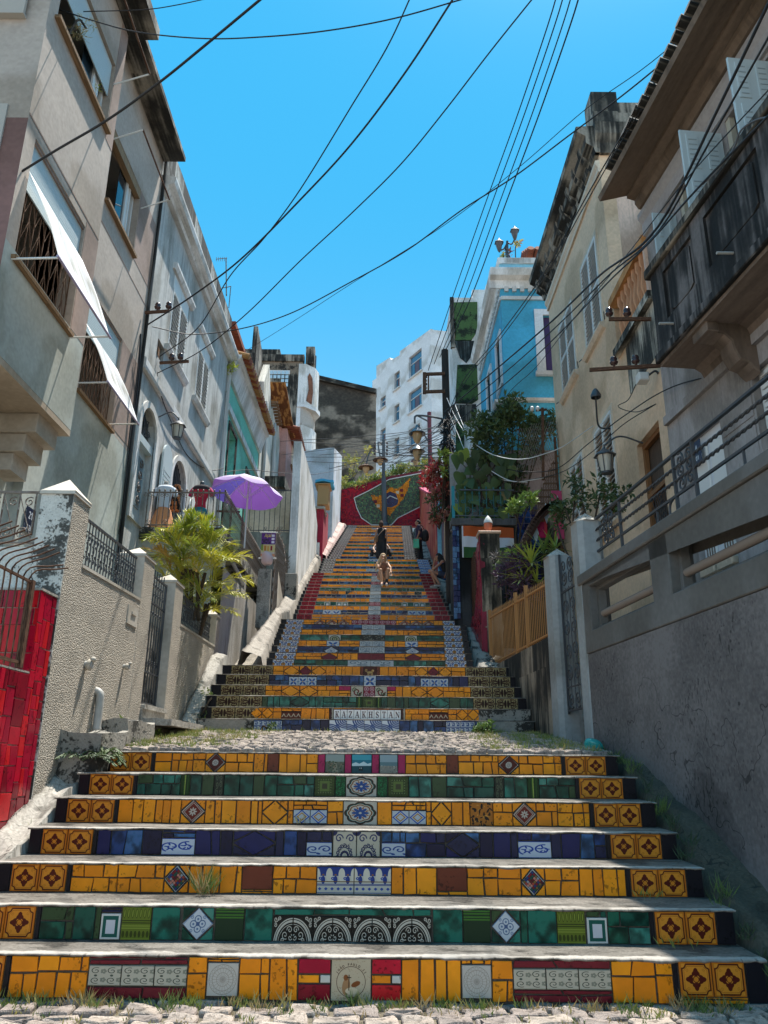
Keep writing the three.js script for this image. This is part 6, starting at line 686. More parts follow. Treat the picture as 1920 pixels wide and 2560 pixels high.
for (const d of [9.2, 6.4]) { const sp = [[4.1, 7.36], [4.25, 7.36], [4.25, 7.24], [4.38, 7.22], [4.48, 7.12], [4.5, 6.98], [4.56, 6.84], [4.68, 6.8], [4.74, 6.72], [4.8, 6.66], [4.8, 7.36]]; const g = new THREE.ExtrudeGeometry(shapeOf(sp.map(([x, y]) => [x, y])), { depth: 0.3, bevelEnabled: true, bevelSize: 0.02, bevelThickness: 0.02, bevelSegments: 1 }); g.translate(0, 0, -d - 0.15); local('bracket', turnG([uvm(g)]), M.soffit, bal); local('bracket_block', turnG([cbox(4.05 + 0.06, 4.28, 7.22, 7.36, d - 0.2, d + 0.2)]), M.soffit, bal); }
for (const d of [9.75, 8.1]) local('drain_spout', turnG([rod(V(bx + 0.05, 7.78, d), V(bx - 0.22, 7.76, d), 0.02)]), M.pipe, bal);
const dd = tpart('door', [box(X + 0.1, X + 0.15, 3.5, 6.5, 10.16, 11.19)], mat([0.62, 0.64, 0.68], { roughness: 0.6 }), b); for (const a of [10.22, 10.72]) { local('door_panel', turnG([cbox(X + 0.06, X + 0.11, 3.7, 4.3, a, a + 0.4, 0.015), cbox(X + 0.06, X + 0.11, 4.45, 5.3, a + 0.08, a + 0.32, 0.015), cbox(X + 0.06, X + 0.11, 5.5, 6.35, a, a + 0.4, 0.015)]), M.shutter, dd); local('carved_shell', turnG([lathe([[0.02, 0], [0.13, 0.02], [0.11, 0.06], [0, 0.08]], 0, 0, 0, 10).rotateZ(Math.PI / 2).translate(X + 0.06, 5.38, -(a + 0.2))]), M.cementW, dd); local('sill_block', turnG([cbox(X - 0.06, X + 0.08, 4.3, 4.42, a, a + 0.42, 0.02)]), M.creamL, dd); local('door_grille', turnG([...Array(4)].map((_, i) => rod(V(X + 0.05, 4.5, a + 0.1 + i * 0.07), V(X + 0.05, 5.25, a + 0.1 + i * 0.07), 0.01))), M.ironG, dd); }
const de = tpart('louvred_door', [box(X + 0.1, X + 0.14, 3.5, 6.75, 8.52, 9.23)], M.shutter, b); for (let i = 0; i < 34; i++) local('slat', turnG(box(X + 0.06, X + 0.09, 3.65 + i * 0.09, 3.71 + i * 0.09, 8.6, 9.15)), M.shutter, de);
const np = new THREE.MeshStandardMaterial({ map: textTex([['24', 64, 60], ['P 01', 64, 114, 'bold 38px sans-serif']], 128, 128, '#122a4a', '#c9d2da', 'bold 50px sans-serif'), roughness: 0.3 }); single('number_plate', turnG(faceX(X - 0.02, 10.72, 11.05, 6.05, 6.4)), np, 'small blue enamel plate by the white doors of grey house', 'sign');
}
// ---------------------------------------------------------------- cream house with shutters
{
const X = 4.8, b = thing('townhouse', 'cream house with white louvred shutters and dark heavy cornice', 'house');
const sh = [[14.85, 16.2, 10.85, 13.2], [17.2, 18.7, 10.95, 13.05], [14.85, 16.2, 6.4, 8.8], [17.3, 18.55, 6.4, 8.85]], door = rectPts(12.35, 13.55, 4.6, 7.38);
part('wall', [wallX(X, 1, rectPts(14.1, 19.75, 4, 15.2), sh.map(([a, c, y, z]) => rectPts(a, c, y, z)), 0.3)], M.cream, b); part('gate_wall', [wallX(X, 1, rectPts(11.85, 14.098, 4, 9.55), [door], 0.3)], M.cream, b);
part('end_wall', [box(X + 0.301, X + 5, 4, 15.2, 14.102, 14.35)], M.peachW, b); part('far_wall', box(X + 0.301, X + 5, 4, 15.2, 19.5, 19.748), M.cream, b);
part('cornice', [mouldX(X, 1, [[0, 14.75], [0.1, 14.75], [0.14, 14.9], [0.3, 15.0], [0.3, 15.2], [0.48, 15.32], [0.5, 15.46], [0, 15.5]], 14.0, 19.9), mouldD(14.1, [[0, 14.75], [0.08, 14.75], [0.12, 15.0], [0.2, 15.2], [0.22, 15.5], [0, 15.55]], X - 0.1, X + 5)], M.moldD, b); part('architrave', [mouldX(X, 1, [[0, 14.3], [0.05, 14.3], [0.05, 14.42], [0.1, 14.5], [0.1, 14.6], [0, 14.62]], 14.1, 19.75)], M.creamL, b);
part('parapet', [wallX(X + 0.1, 1, rectPts(14.1, 19.75, 15.5, 15.8), [], 0.25), box(X + 0.35, X + 5, 15.55, 16.3, 14.12, 14.4)], M.moldD, b); part('parapet_pier', [cbox(X - 0.05, X + 0.55, 15.45, 16.6, 14.08, 14.7, 0.03)], M.moldD, b);
for (let k = 0; k < 3; k++) part('frieze_panel', [cbox(X + 0.35 + k * 0.45, X + 0.6 + k * 0.45, 14.0, 14.7, 14.04, 14.1, 0.01)], M.moldW, b);
for (let i = 0; i < 9; i++) { const d = 14.4 + i * 0.64, sp = [[0, 14.66], [0.06, 14.66], [0.12, 14.8], [0.24, 14.9], [0.34, 15.1], [0.36, 15.28], [0, 15.28]]; part('bracket', mouldX(X, 1, sp, d, d + 0.18), M.moldD, b); }
for (const [a, c, y0, y1] of sh) { const w = part('window', room(X, 1, a, c, y0, y1), M.room, b), m = (a + c) / 2; for (const [p, q] of [[a + 0.02, m - 0.01], [m + 0.01, c - 0.02]]) louvre(w, X + 0.0, 1, p, q, y0 + 0.02, y1 - 0.02, M.shutter, 10, 2, 0.05); local('sill', mouldX(X, 1, [[0, y0 - 0.16], [0.06, y0 - 0.14], [0.12, y0 - 0.06], [0.12, y0 - 0.004], [0, y0 - 0.004]], a - 0.12, c + 0.12), M.creamL, w); local('frame', [wallX(X - 0.02, 1, rectPts(a - 0.09, c + 0.09, y0, y1 + 0.09), [rectPts(a, c, y0 + 0.001, y1)], 0.06)], M.creamL, w); local('catch', [rod(V(X, y0 + 0.05, c + 0.1), V(X - 0.1, y0 + 0.05, c + 0.45), 0.012), rod(V(X, y0 + 0.05, a - 0.1), V(X - 0.1, y0 + 0.05, a - 0.4), 0.012)], M.iron, w); }
part('ledge', [wallX(X - 0.12, 1, rectPts(11.9, 14.05, 9.55, 9.72), [], 0.5)], M.moldW, b, 'mould streaked ledge'); part('stain_band', wallX(X - 0.006, 1, rectPts(11.88, 13.6, 8.5, 9.54), [], 0.02), M.moldW, b); part('handrail', [wallX(X - 0.12, 1, rectPts(11.9, 14.05, 10.72, 10.9), [], 0.32)], mat([0.60, 0.29, 0.10], { map: T.stained }), b);
for (let i = 0; i < 8; i++) part('baluster', lathe([[0.07, 0], [0.07, 0.06], [0.05, 0.12], [0.095, 0.35], [0.06, 0.6], [0.045, 0.75], [0.08, 0.82], [0.08, 1.0]], X + 0.02, 9.72, 12.05 + i * 0.23, 12), M.peach, b); part('end_post', box(X - 0.09, X + 0.2, 9.72, 10.72, 11.9, 11.98), M.peachW, b); part('back_wall', box(X + 1.2, X + 1.4, 9.55, 13.2, 11.9, 14.1), M.peachW, b);
const dr = part('door', [box(X + 0.2, X + 0.24, 4.6, 7.38, 12.35, 13.55)], mat([0.16, 0.11, 0.08], { map: T.wood }), b); local('frame', [box(X + 0.1, X + 0.18, 4.6, 7.38, 12.36, 12.44), box(X + 0.1, X + 0.18, 4.6, 7.38, 13.46, 13.54), box(X + 0.1, X + 0.18, 7.28, 7.37, 12.44, 13.46), box(X + 0.1, X + 0.18, 5.5, 5.58, 12.44, 13.46), box(X + 0.1, X + 0.18, 6.3, 6.38, 12.44, 13.46)], M.woodO, dr); const g = []; for (let i = -6; i < 12; i++) g.push(bar(V(X + 0.14, 4.7, 12.44 + i * 0.1), V(X + 0.14, 6.3, 12.44 + i * 0.1 + 0.7), 0.01), bar(V(X + 0.13, 6.3, 12.44 + i * 0.1), V(X + 0.13, 4.7, 12.44 + i * 0.1 + 0.7), 0.01)); local('diamond_grille', g.filter(q => { q.computeBoundingBox(); return q.boundingBox.min.z > -13.6 && q.boundingBox.max.z < -12.3; }), M.iron, dr);
lantern('wall_lantern', 'black wall lantern on a bracket beside the cream house doorway', V(4.1, 6.95, 13.3), 1.2, V(4.8, 7.3, 13.2));
const l2 = thing('floodlight', 'black floodlight on a curved arm above the cream house window', 'lamp', [4.6, 8.8, 14.3]); part('head', [lathe([[0.1, 0], [0.11, 0.05], [0.06, 0.16], [0.03, 0.2]], 4.3, 8.72, 14.2, 12)], M.iron, l2); part('arm', tube([V(4.8, 8.4, 15), V(4.5, 8.35, 14.8), V(4.35, 8.6, 14.4), V(4.3, 8.85, 14.2)], 0.02, 6), M.iron, l2);
const l3 = thing('floodlight', 'small white floodlight under the insulator arm on cream house', 'lamp', [4.6, 8.1, 12.1]); part('head', [cbox(4.42, 4.6, 7.98, 8.14, 12.0, 12.22, 0.02)], M.frameW, l3); part('arm', [tube([V(4.6, 8.1, 12.1), V(4.75, 8.2, 12.1), V(4.8, 8.15, 12.1)], 0.02, 6)], M.iron, l3);
}
function insulArm(label, p, q, knobs, extra) { const t = thing('insulator_arm', label, 'insulator', [p.x, p.y, -p.z]); part('arm', bar(p, q, 0.05, 0.06), M.ironR, t); for (const u of knobs) { const c = p.clone().lerp(q, u), s = part('insulator', lathe([[0.02, 0], [0.02, 0.05], [0.06, 0.06], [0.075, 0.1], [0.05, 0.13], [0.065, 0.16], [0.05, 0.2], [0.0, 0.22]], c.x, c.y + 0.02, -c.z, 10), extra || M.porcelain, t); void s; } return t; }
insulArm('rusty arm with two black insulators below the peach balustrade', V(4.72, 9.15, 11.95), V(4.05, 9.3, 12.2), [0.55, 0.98]);
insulArm('long rusty arm with two black insulators on the cream house', V(4.8, 8.2, 11.9), V(3.65, 8.32, 12.3), [0.35, 0.65]);
insulArm('short arm with two black insulators on brown house drainpipe', V(-5.45, 11.25, 15.2), V(-4.9, 11.3, 15.2), [0.5, 0.95]);
insulArm('arm with tangled black insulators on the grey townhouse', V(-5.45, 10.75, 16.6), V(-4.75, 10.8, 16.6), [0.4, 0.7]);
insulArm('arm with two pale insulators at the corner of mint house', V(-5.4, 9.3, 23.7), V(-4.7, 9.35, 23.9), [0.4, 0.9], M.porcW);
insulArm('short arm with two pale insulators by the mint house window', V(-5.45, 10.4, 24.4), V(-4.6, 10.45, 24.5), [0.3, 0.85], M.porcW);
// ---------------------------------------------------------------- orange fence, wall below, finial pier
{
const a = [2.85, 12.8], m = [2.63, 15.6], c = [2.42, 18.1]; const w = thing('retaining_wall', 'brown stained low wall under the orange picket fence', 'wall');
const seg = (p, q, y0a, y0b, y1) => { const s = [[p, y0a], [q, y0b]]; const g = new THREE.BufferGeometry(), P = []; const quad = (A, B, Cc, D) => P.push(A, B, Cc, A, Cc, D); const A0 = V(p[0], y0a, p[1]), B0 = V(q[0], y0b, q[1]), B1 = V(q[0], y1, q[1]), A1 = V(p[0], y1, p[1]), o = 0.3; const of = v => v.clone().add(new THREE.Vector3(o, 0, 0)); quad(A0, B0, B1, A1); quad(of(B0), of(A0), of(A1), of(B1)); quad(A1, B1, of(B1), of(A1)); quad(A0, A1, of(A1), of(A0)); quad(B0, of(B0), of(B1), B1); g.setFromPoints(P); g.computeVertexNormals(); void s; return uvm(g); };
part('wall', [seg(a, c, 1.6, 3.0, 3.68)], wallMat([0.36, 0.29, 0.22], T.mold, 0.01), w);
const f = thing('picket_fence', 'orange painted iron picket fence on the right', 'fence', [2.7, 3.7, 15]); const at = t => [lerp(a[0], c[0], t) + 0.08, lerp(a[1] + 0.1, c[1] - 0.1, t)], P = (t, y) => V(at(t)[0], y, at(t)[1]);
part('rail', [bar(P(0, 3.76), P(1, 3.78), 0.035), bar(P(0, 4.62), P(1, 4.86), 0.035)], M.orangeF, f); for (const t of [0.02, 0.36, 0.52, 0.99]) part('post', bar(P(t, 3.6), P(t, 4.85 + t * 0.2), 0.07), M.orangeF, f);
for (let i = 1; i < 44; i++) { const t = i / 44; part('picket', [bar(P(t, 3.7), P(t, 4.68 + t * 0.28), 0.015), new THREE.ConeGeometry(0.016, 0.07, 4).translate(at(t)[0], 4.71 + t * 0.28, -at(t)[1])], M.orangeF, f); }
}
{
const p = thing('gate_pier', 'tall stained cement pier with a white tipped red finial', 'pier', [2.45, 3, 18.5]); const r = [2.38, 2.86, 18.3, 18.75]; part('shaft', uvm(displace(new THREE.BoxGeometry(r[1] - r[0], 4.15, r[3] - r[2], 4, 16, 4).translate(2.62, 4.96, -18.52), 0.05, 4)), wallMat([0.42, 0.35, 0.27], T.mold, 0.012), p); part('cap', [cbox(2.34, 2.9, 7.03, 7.1, 18.26, 18.8, 0.02)], M.peachW, p); part('finial', lathe([[0.05, 0], [0.05, 0.06], [0.09, 0.12], [0.11, 0.2], [0.1, 0.26]], 2.62, 7.1, 18.52, 14), mat([0.42, 0.12, 0.06], { roughness: 0.5 }), p); part('finial_tip', lathe([[0.115, 0.26], [0.1, 0.33], [0.05, 0.42], [0.0, 0.47]], 2.62, 7.1, 18.52, 14), M.frameW, p);
const w = thing('tiled_wall', 'dark red tiled wall with curved lattice beside the finial pier', 'wall', [2.4, 3, 19.5]), X = 2.36; part('core', [wallX(X, 1, [[18.3, 2.9], [21.4, 4.6], [21.4, 5.2], [20.9, 5.0], [19.9, 5.2], [19.2, 5.7], [18.8, 6.8], [18.3, 6.95]], [], 0.12), box(X - 0.25, X + 0.16, 4.4, 7.1, 21.4, 21.75)], wallMat([0.30, 0.03, 0.06], T.stained), w);
for (let d = 18.32; d < 21.3; d += 0.24) { const top = d < 18.8 ? 6.9 : d < 19.2 ? 5.7 : 5.5 - (d - 19) * 0.2; for (let y = level(d) - 0.5; y < top - 0.2; y += 0.2) part('red_tile', wallX(X - 0.012, 1, jit(rectPts(d + 0.008, d + 0.23, y + 0.006, y + 0.194), 0.006), [], 0.02), pick([C.rosered[0], C.red[1], C.red[3], C.rosered[0]]), w); }
for (let y = 4.6; y < 7.0; y += 0.22) for (const x of [X - 0.25, X - 0.05]) part('red_tile', uvm(tilePrism(jit(rectPts(x + 0.005, x + 0.19, y, y + 0.21), 0.004), 21.4, 0.012)), pick([C.red[0], C.red[0], C.magenta[0], C.red[1]]), w);
const g = []; for (let i = 0; i < 24; i++) { const d = 18.7 + i * 0.11, y0 = 5.6 - (d - 18.9) * 0.2; for (let k = 0; k < 10; k++) { const y = y0 + k * 0.16; if (y > 6.9 - Math.abs(d - 20) * 0.35) continue; g.push(bar(V(X + 0.06, y, d), V(X + 0.06, y + 0.15, d + 0.11), 0.025), bar(V(X + 0.06, y + 0.15, d), V(X + 0.06, y, d + 0.11), 0.025)); } } part('lattice', g, M.ironR, w);
}
// ---------------------------------------------------------------- balcony house with the tricolour flag
{
const D = 20.6, q = (x, y, d = D) => { const v = atD(x, y, d); return [v.x, v.y]; }, b = thing('house', 'dark fronted house with a planted turquoise iron balcony', 'house');
const [xa, yb] = q(1128, 1316), [xb, yt] = q(1287, 1300); part('wall', [box(xa + 0.05, xb + 1.4, 4.2, yb - 0.002, D, D + 1.2)], mat([0.055, 0.055, 0.06], { map: T.mold }), b); part('beam', [cbox(xa - 0.02, xb + 0.02, yb, yt, D - 0.16, D + 0.3, 0.01)], mat([0.10, 0.10, 0.105], { map: T.stained }), b);
const [c0] = q(1130, 1320), [c1] = q(1147, 1320); for (let y = 5.3, k = 0; y < yb - 0.05; y += 0.155, k++) for (const s of [0, 1]) { const w = (c1 - c0) / 2, off = (k % 2) * 0.03; part('blue_tile', cbox(c0 + s * w + 0.004 + s * off, c0 + (s + 1) * w - 0.004 + (1 - s) * off, y, y + 0.148, D - 0.05, D + 0.002, 0.004), pick([C.blue[1], C.blue[0], C.blue[3], glazed([0.10, 0.20, 0.36])]), b); }
for (let i = 0; i < 3; i++) for (let y = 0; y < 12; y++) part('blue_tile', cbox(xb + 0.06 + i * 0.2, xb + 0.25 + i * 0.2, 6.4 + y * 0.18, 6.57 + y * 0.18, D - 0.012, D + 0.002, 0.004), pick([C.blue[0], C.blue[2], C.blue[1]]), b);
const [, rt] = q(1200, 1228); const tq = mat([0.02, 0.13, 0.14], { roughness: 0.5 }), rl = thing('iron_railing', 'turquoise cast iron balcony railing above the tricolour flag', 'railing', [xa, yt, D]); part('rail', [bar(V(xa + 0.1, rt, D - 0.1), V(xb, rt, D - 0.1), 0.04), bar(V(xa + 0.1, yt + 0.08, D - 0.1), V(xb, yt + 0.08, D - 0.1), 0.03)], M.iron, rl); part('end_post', box(xa + 0.02, xa + 0.1, yt, rt + 0.1, D - 0.14, D - 0.04), mat([0.03, 0.24, 0.3]), rl);
for (let x = xa + 0.2; x < xb; x += 0.2) part('picket', [rod(V(x, yt, D - 0.1), V(x, rt, D - 0.1), 0.012, 0.012, 5), scroll(V(x + 0.06, lerp(yt, rt, 0.3), D - 0.1), AX, AY, 0.07, 1.3, 1, 1, 0.012, 4), scroll(V(x - 0.06, lerp(yt, rt, 0.6), D - 0.1), AX, AY, 0.07, 1.3, 1, -1, 0.012, 4), ball(0.03, x, rt - 0.1, D - 0.1, 6), ball(0.028, x, rt + 0.06, D - 0.1, 6, 1.6)], tq, rl);
const [, wt] = q(1280, 1125, 21.6), [wx0] = q(1270, 1200, 21.6); part('back_wall', [box(wx0, 5.2, 5, wt, 21.6, 21.8)], wallMat([0.27, 0.24, 0.26], T.stained), b); part('room', box(xa + 0.1, xb + 0.1, yt, rt + 1.6, D + 1.1, D + 1.3), M.greyhouse, b);
const cv = document.createElement('canvas'); cv.width = 256; cv.height = 170; const g = cv.getContext('2d'); fillR(g, '#a8480f', 0, 0, 256, 57); fillR(g, '#b9bcc4', 0, 57, 256, 57); fillR(g, '#1f4a1c', 0, 114, 256, 56); circ(g, 130, 85, 24, null, '#1a2350', 4); circ(g, 130, 85, 5, '#1a2350'); for (let k = 0; k < 24; k++) { const a = k * Math.PI / 12; g.strokeStyle = '#1a2350'; g.lineWidth = 1.4; g.beginPath(); g.moveTo(130, 85); g.lineTo(130 + 23 * Math.cos(a), 85 + 23 * Math.sin(a)); g.stroke(); } fillR(g, '#b9bcc4', 0, 0, 7, 170);
const ft = new THREE.CanvasTexture(cv); ft.colorSpace = THREE.SRGBColorSpace; const [fx0, fy1] = q(1153, 1318), [fx1, fy0] = q(1285, 1397); const fg = new THREE.BoxGeometry(fx1 - fx0, fy1 - fy0, 0.01, 36, 20, 1); { const p = fg.attributes.position; for (let i = 0; i < p.count; i++) { const x = p.getX(i), y = p.getY(i), u = x / (fx1 - fx0) + 0.5; p.setXYZ(i, x, y - 0.03 * Math.sin(u * 3.1) * (0.5 - y) - 0.05 * u * u * (y > 0 ? 1 : 0), p.getZ(i) + 0.03 * Math.sin(u * 9 + y * 2) + 0.015 * Math.sin(u * 23 - y * 5)); } fg.computeVertexNormals(); } fg.translate((fx0 + fx1) / 2, (fy0 + fy1) / 2, -(D - 0.12)); single('flag', fg, new THREE.MeshStandardMaterial({ map: ft, roughness: 0.8 }), 'orange white and green striped flag with a blue wheel under the balcony', 'flag');
}
{
const streak = (a, b, c, z) => dtex(256, 256, [1.2, 2.4], (u, v) => { const n = fbm(u, v, 4, 4, z), s = vn(u * 30, v * 2, 30, z); return gmix(gmix(a, b, sstep(0.35, 0.6, n)), c, sstep(0.6, 0.75, s * 0.6 + n * 0.4)); });
const m1 = mat([0.85, 0.85, 0.85], { map: streak([0.60, 0.10, 0.18], [0.66, 0.30, 0.20], [0.75, 0.55, 0.48], 3), roughness: 0.6 }), m2 = mat([0.8, 0.8, 0.8], { map: streak([0.35, 0.27, 0.36], [0.28, 0.26, 0.3], [0.55, 0.45, 0.45], 33), roughness: 0.7 });
const w = thing('painted_wall', 'red and orange streaked mosaic wall behind the standing man', 'wall'); part('wall', [wallX(2.02, 1, [[28.5, 8.2], [41.2, 13.7], [41.2, 16.4], [33, 13.2], [28.5, 11.9]], [], 0.3), box(2.021, 2.32, 8.2, 11.9, 28.3, 28.498)], m1, w); part('coping', [bar(V(2.15, 16.45, 41.2), V(2.15, 13.25, 33), 0.36, 0.1)], mat([0.42, 0.06, 0.12]), w);
const w2 = thing('painted_wall', 'grey violet painted boards beside the woman in blue', 'wall'); part('wall', [wallX(2.2, 1, [[21.8, 5.3], [28.2, 8.2], [28.2, 11.2], [21.8, 8.6]], [], 0.25)], m2, w2); for (const [d, y0, y1, dx] of [[22.3, 6, 8.2, 1], [23.6, 7, 9, -1], [25.2, 7.6, 10, 1], [26.6, 8.4, 10.6, -1]]) part('pale_batten', bar(V(2.17, y0, d), V(2.17, y1, d + dx * 0.8), 0.06), M.creamL, w2); part('blue_post', [box(2.05, 2.2, 8, 11.6, 28.2, 28.32)], M.blueL, w2); part('blue_post', [box(2.08, 2.24, 6.2, 9.2, 23.4, 23.55)], M.blueL, w2);
single('side_tread', [...Array(6)].map((_, i) => box(2.16, 2.6, level(21.6 + i * 0.3) - 0.2, level(21.6 + i * 0.3) + 0.15, 21.6 + i * 0.3, 21.95 + i * 0.3)), C.rosered[0], 'small red tiled side steps by the red pier', 'steps', null, 'structure');
}
// ---------------------------------------------------------------- blue house, mossy block, white apartment block, mural
{
const D = 21.9, X = 3.78, q = (x, y, d = D) => { const v = atD(x, y, d); return [v.x, v.y]; }, b = thing('townhouse', 'bright blue house with white dentil cornice', 'house'), y = py => q(1246, py)[1], D1 = 27.5;
const wx = q(1357, 800)[0], wx2 = q(1384, 800)[0]; part('wall', [wallD(D, rectPts(X, 7, 5, y(722)), [rectPts(wx, wx2 + 0.5, y(930), y(788))], 0.25)], M.blue, b); part('side_wall', [wallX(X + 0.001, 1, rectPts(D + 0.251, D1, 5, y(722)), [rectPts(22.3, 23.1, y(938), y(822)), rectPts(24.6, 25.5, y(938) , y(822))], 0.25)], M.blue, b);
part('cornice', [mouldD(D, [[0, y(722)], [0.05, y(722)], [0.1, y(705)], [0.3, y(700)], [0.36, y(688)], [0.36, y(684)], [0, y(682)]], X - 0.36, 7), mouldX(X, 1, [[0, y(722)], [0.05, y(722)], [0.1, y(705)], [0.3, y(700)], [0.36, y(688)], [0.36, y(684)], [0, y(682)]], D, D1)], M.whiteSt, b); for (let i = 0; i < 12; i++) part('dentil', box(X + 0.12 + i * 0.26, X + 0.25 + i * 0.26, y(730), y(718), D - 0.07, D), M.white, b); for (let i = 0; i < 16; i++) part('dentil', box(X - 0.07, X, y(730), y(718), D + 0.2 + i * 0.32, D + 0.36 + i * 0.32), M.white, b);
part('parapet', [box(X, 7, y(680), y(660), D, D + 0.25), box(X, X + 0.25, y(680), y(660), D + 0.251, D1)], M.blueL, b); part('parapet_cap', [cbox(X - 0.06, 7, y(660), y(646), D - 0.06, D + 0.3), cbox(X - 0.06, X + 0.3, y(660), y(646), D + 0.305, D1)], M.whiteSt, b); part('string_course', [mouldD(D, [[0, y(750)], [0.06, y(750)], [0.06, y(742)], [0, y(742)]], X, 7), mouldD(D, [[0, y(1006)], [0.1, y(1004)], [0.14, y(998)], [0, y(996)]], X, 7), mouldX(X, 1, [[0, y(1006)], [0.3, y(1004)], [0.34, y(998)], [0, y(996)]], D, D1), mouldX(X, 1, [[0, y(750)], [0.06, y(750)], [0.06, y(742)], [0, y(742)]], D, D1)], M.white, b);
const w = part('window', box(wx, wx2 + 0.5, y(930), y(788), D + 0.12, D + 0.2), mat([0.05, 0.03, 0.1]), b); local('frame', [box(wx - 0.28, wx - 0.002, y(930), y(788), D - 0.06, D + 0.1), box(wx - 0.28, wx2 + 0.6, y(788) + 0.002, y(774), D - 0.06, D + 0.1), box(wx - 0.34, wx2 + 0.7, y(940), y(930) - 0.002, D - 0.14, D + 0.1)], M.white, w);
for (const [a, c] of [[22.3, 23.1], [24.6, 25.5]]) { const s = part('window', box(X + 0.14, X + 0.2, y(938), y(822), a, c), M.glass, b); local('frame', [wallX(X - 0.06, 1, [...rectPts(a - 0.16, c + 0.16, y(948), y(812))], [rectPts(a, c, y(938), y(822))], 0.1)], M.white, s); local('lattice', [...Array(6)].map((_, i) => bar(V(X + 0.06, y(938), lerp(a, c, i / 5)), V(X + 0.06, y(822), lerp(a, c, i / 5)), 0.03)), M.iron, s); }
part('porch', [box(3.1, X - 0.005, 5, y(1030), 22.6, 26)], M.blueL, b); part('porch_cap', [cbox(3.02, X + 0.0, y(1030), y(1010), 22.5, 26.1)], M.white, b);
{ const o = atD(1362, 645, 24), r = []; for (let i = 0; i < 5; i++) for (let k = 0; k < 4; k++) { const c = new THREE.CylinderGeometry(0.13, 0.15, 0.6, 8); c.rotateX(1.1); c.translate(o.x - 0.55 + i * 0.27, o.y + 0.1 + k * 0.2, -24 - k * 0.35); part('roof_tile', c, M.terracotta, b); } }
const ft = D + 0.12, lp = thing('street_lamp', 'black twin lantern lamp standing on the blue house roof', 'lamp', [0, 0, 0]); { const base = atD(1268, 646, ft), top = atD(1268, 603, ft); part('post', [rod(base, top, 0.05, 0.04, 8), ball(0.07, base.x, lerp(base.y, top.y, 0.55), ft, 8)], M.iron, lp); for (const [x, yy] of [[1248, 615], [1287, 585]]) { const c = atD(x, yy, ft); part('arm', tube([top.clone().setY(top.y - 0.05), c.clone().lerp(top, 0.5).setY(Math.min(c.y, top.y) - 0.12), V(c.x, c.y - 0.18, ft)], 0.025, 6), M.iron, lp); const l = part('lantern', [lathe([[0.02, -0.25], [0.06, -0.18], [0.08, -0.12]], c.x, c.y, ft, 6), lathe([[0.17, 0.12], [0.15, 0.16], [0.05, 0.24], [0.02, 0.32]], c.x, c.y, ft, 6)], M.iron, lp); local('glass', lathe([[0.08, -0.12], [0.14, 0.12]], c.x, c.y, ft, 6), mat([0.07, 0.06, 0.065], { roughness: 0.4 }), l); } }
}
{
const D = 28, q = (x, y) => { const v = atD(x, y, D); return [v.x, v.y]; }, b = thing('building', 'narrow grey building with green mossy render panels behind the pole', 'building'); const [x0, y0] = q(1128, 744), [x1] = q(1215, 744);
part('wall', [box(x0, x1 + 2, 6, y0, D, D + 4), box(x0 + 0.9, x1 + 2, y0, q(1150, 722)[1], D + 0.05, D + 4), box(x0 + 1.5, x1 + 2, q(1150, 722)[1], q(1180, 708)[1], D + 0.1, D + 4)], M.whiteSt, b); part('edge', [box(x0 - 0.06, x0 + 0.1, q(1128, 870)[1], y0 - 0.02, D - 0.08, D + 0.1)], M.moldD, b);
const panel = (pts, m, n) => part(n, wallD(D - 0.07, pts.map(([a, c]) => q(a, c)).reverse(), [], 0.069), m, b);
panel([[1133, 758], [1193, 757], [1193, 830], [1178, 852], [1137, 852]], M.moss, 'mossy_panel'); panel([[1143, 914], [1192, 912], [1195, 1000], [1180, 1010], [1138, 1008]], M.moss, 'mossy_panel'); panel([[1140, 1060], [1160, 1055], [1160, 1150], [1138, 1150]], M.moss, 'mossy_panel'); panel([[1136, 854], [1188, 854], [1176, 895], [1166, 908], [1150, 895]], wallMat([0.09, 0.12, 0.12], T.mold, 0.03), 'rough_stone'); panel([[1128, 1015], [1190, 1012], [1190, 1052], [1122, 1060]], M.moldD, 'rough_stone'); panel([[1131, 800], [1138, 800], [1139, 845], [1131, 862]], mat([0.36, 0.20, 0.11]), 'peeled_patch');
}
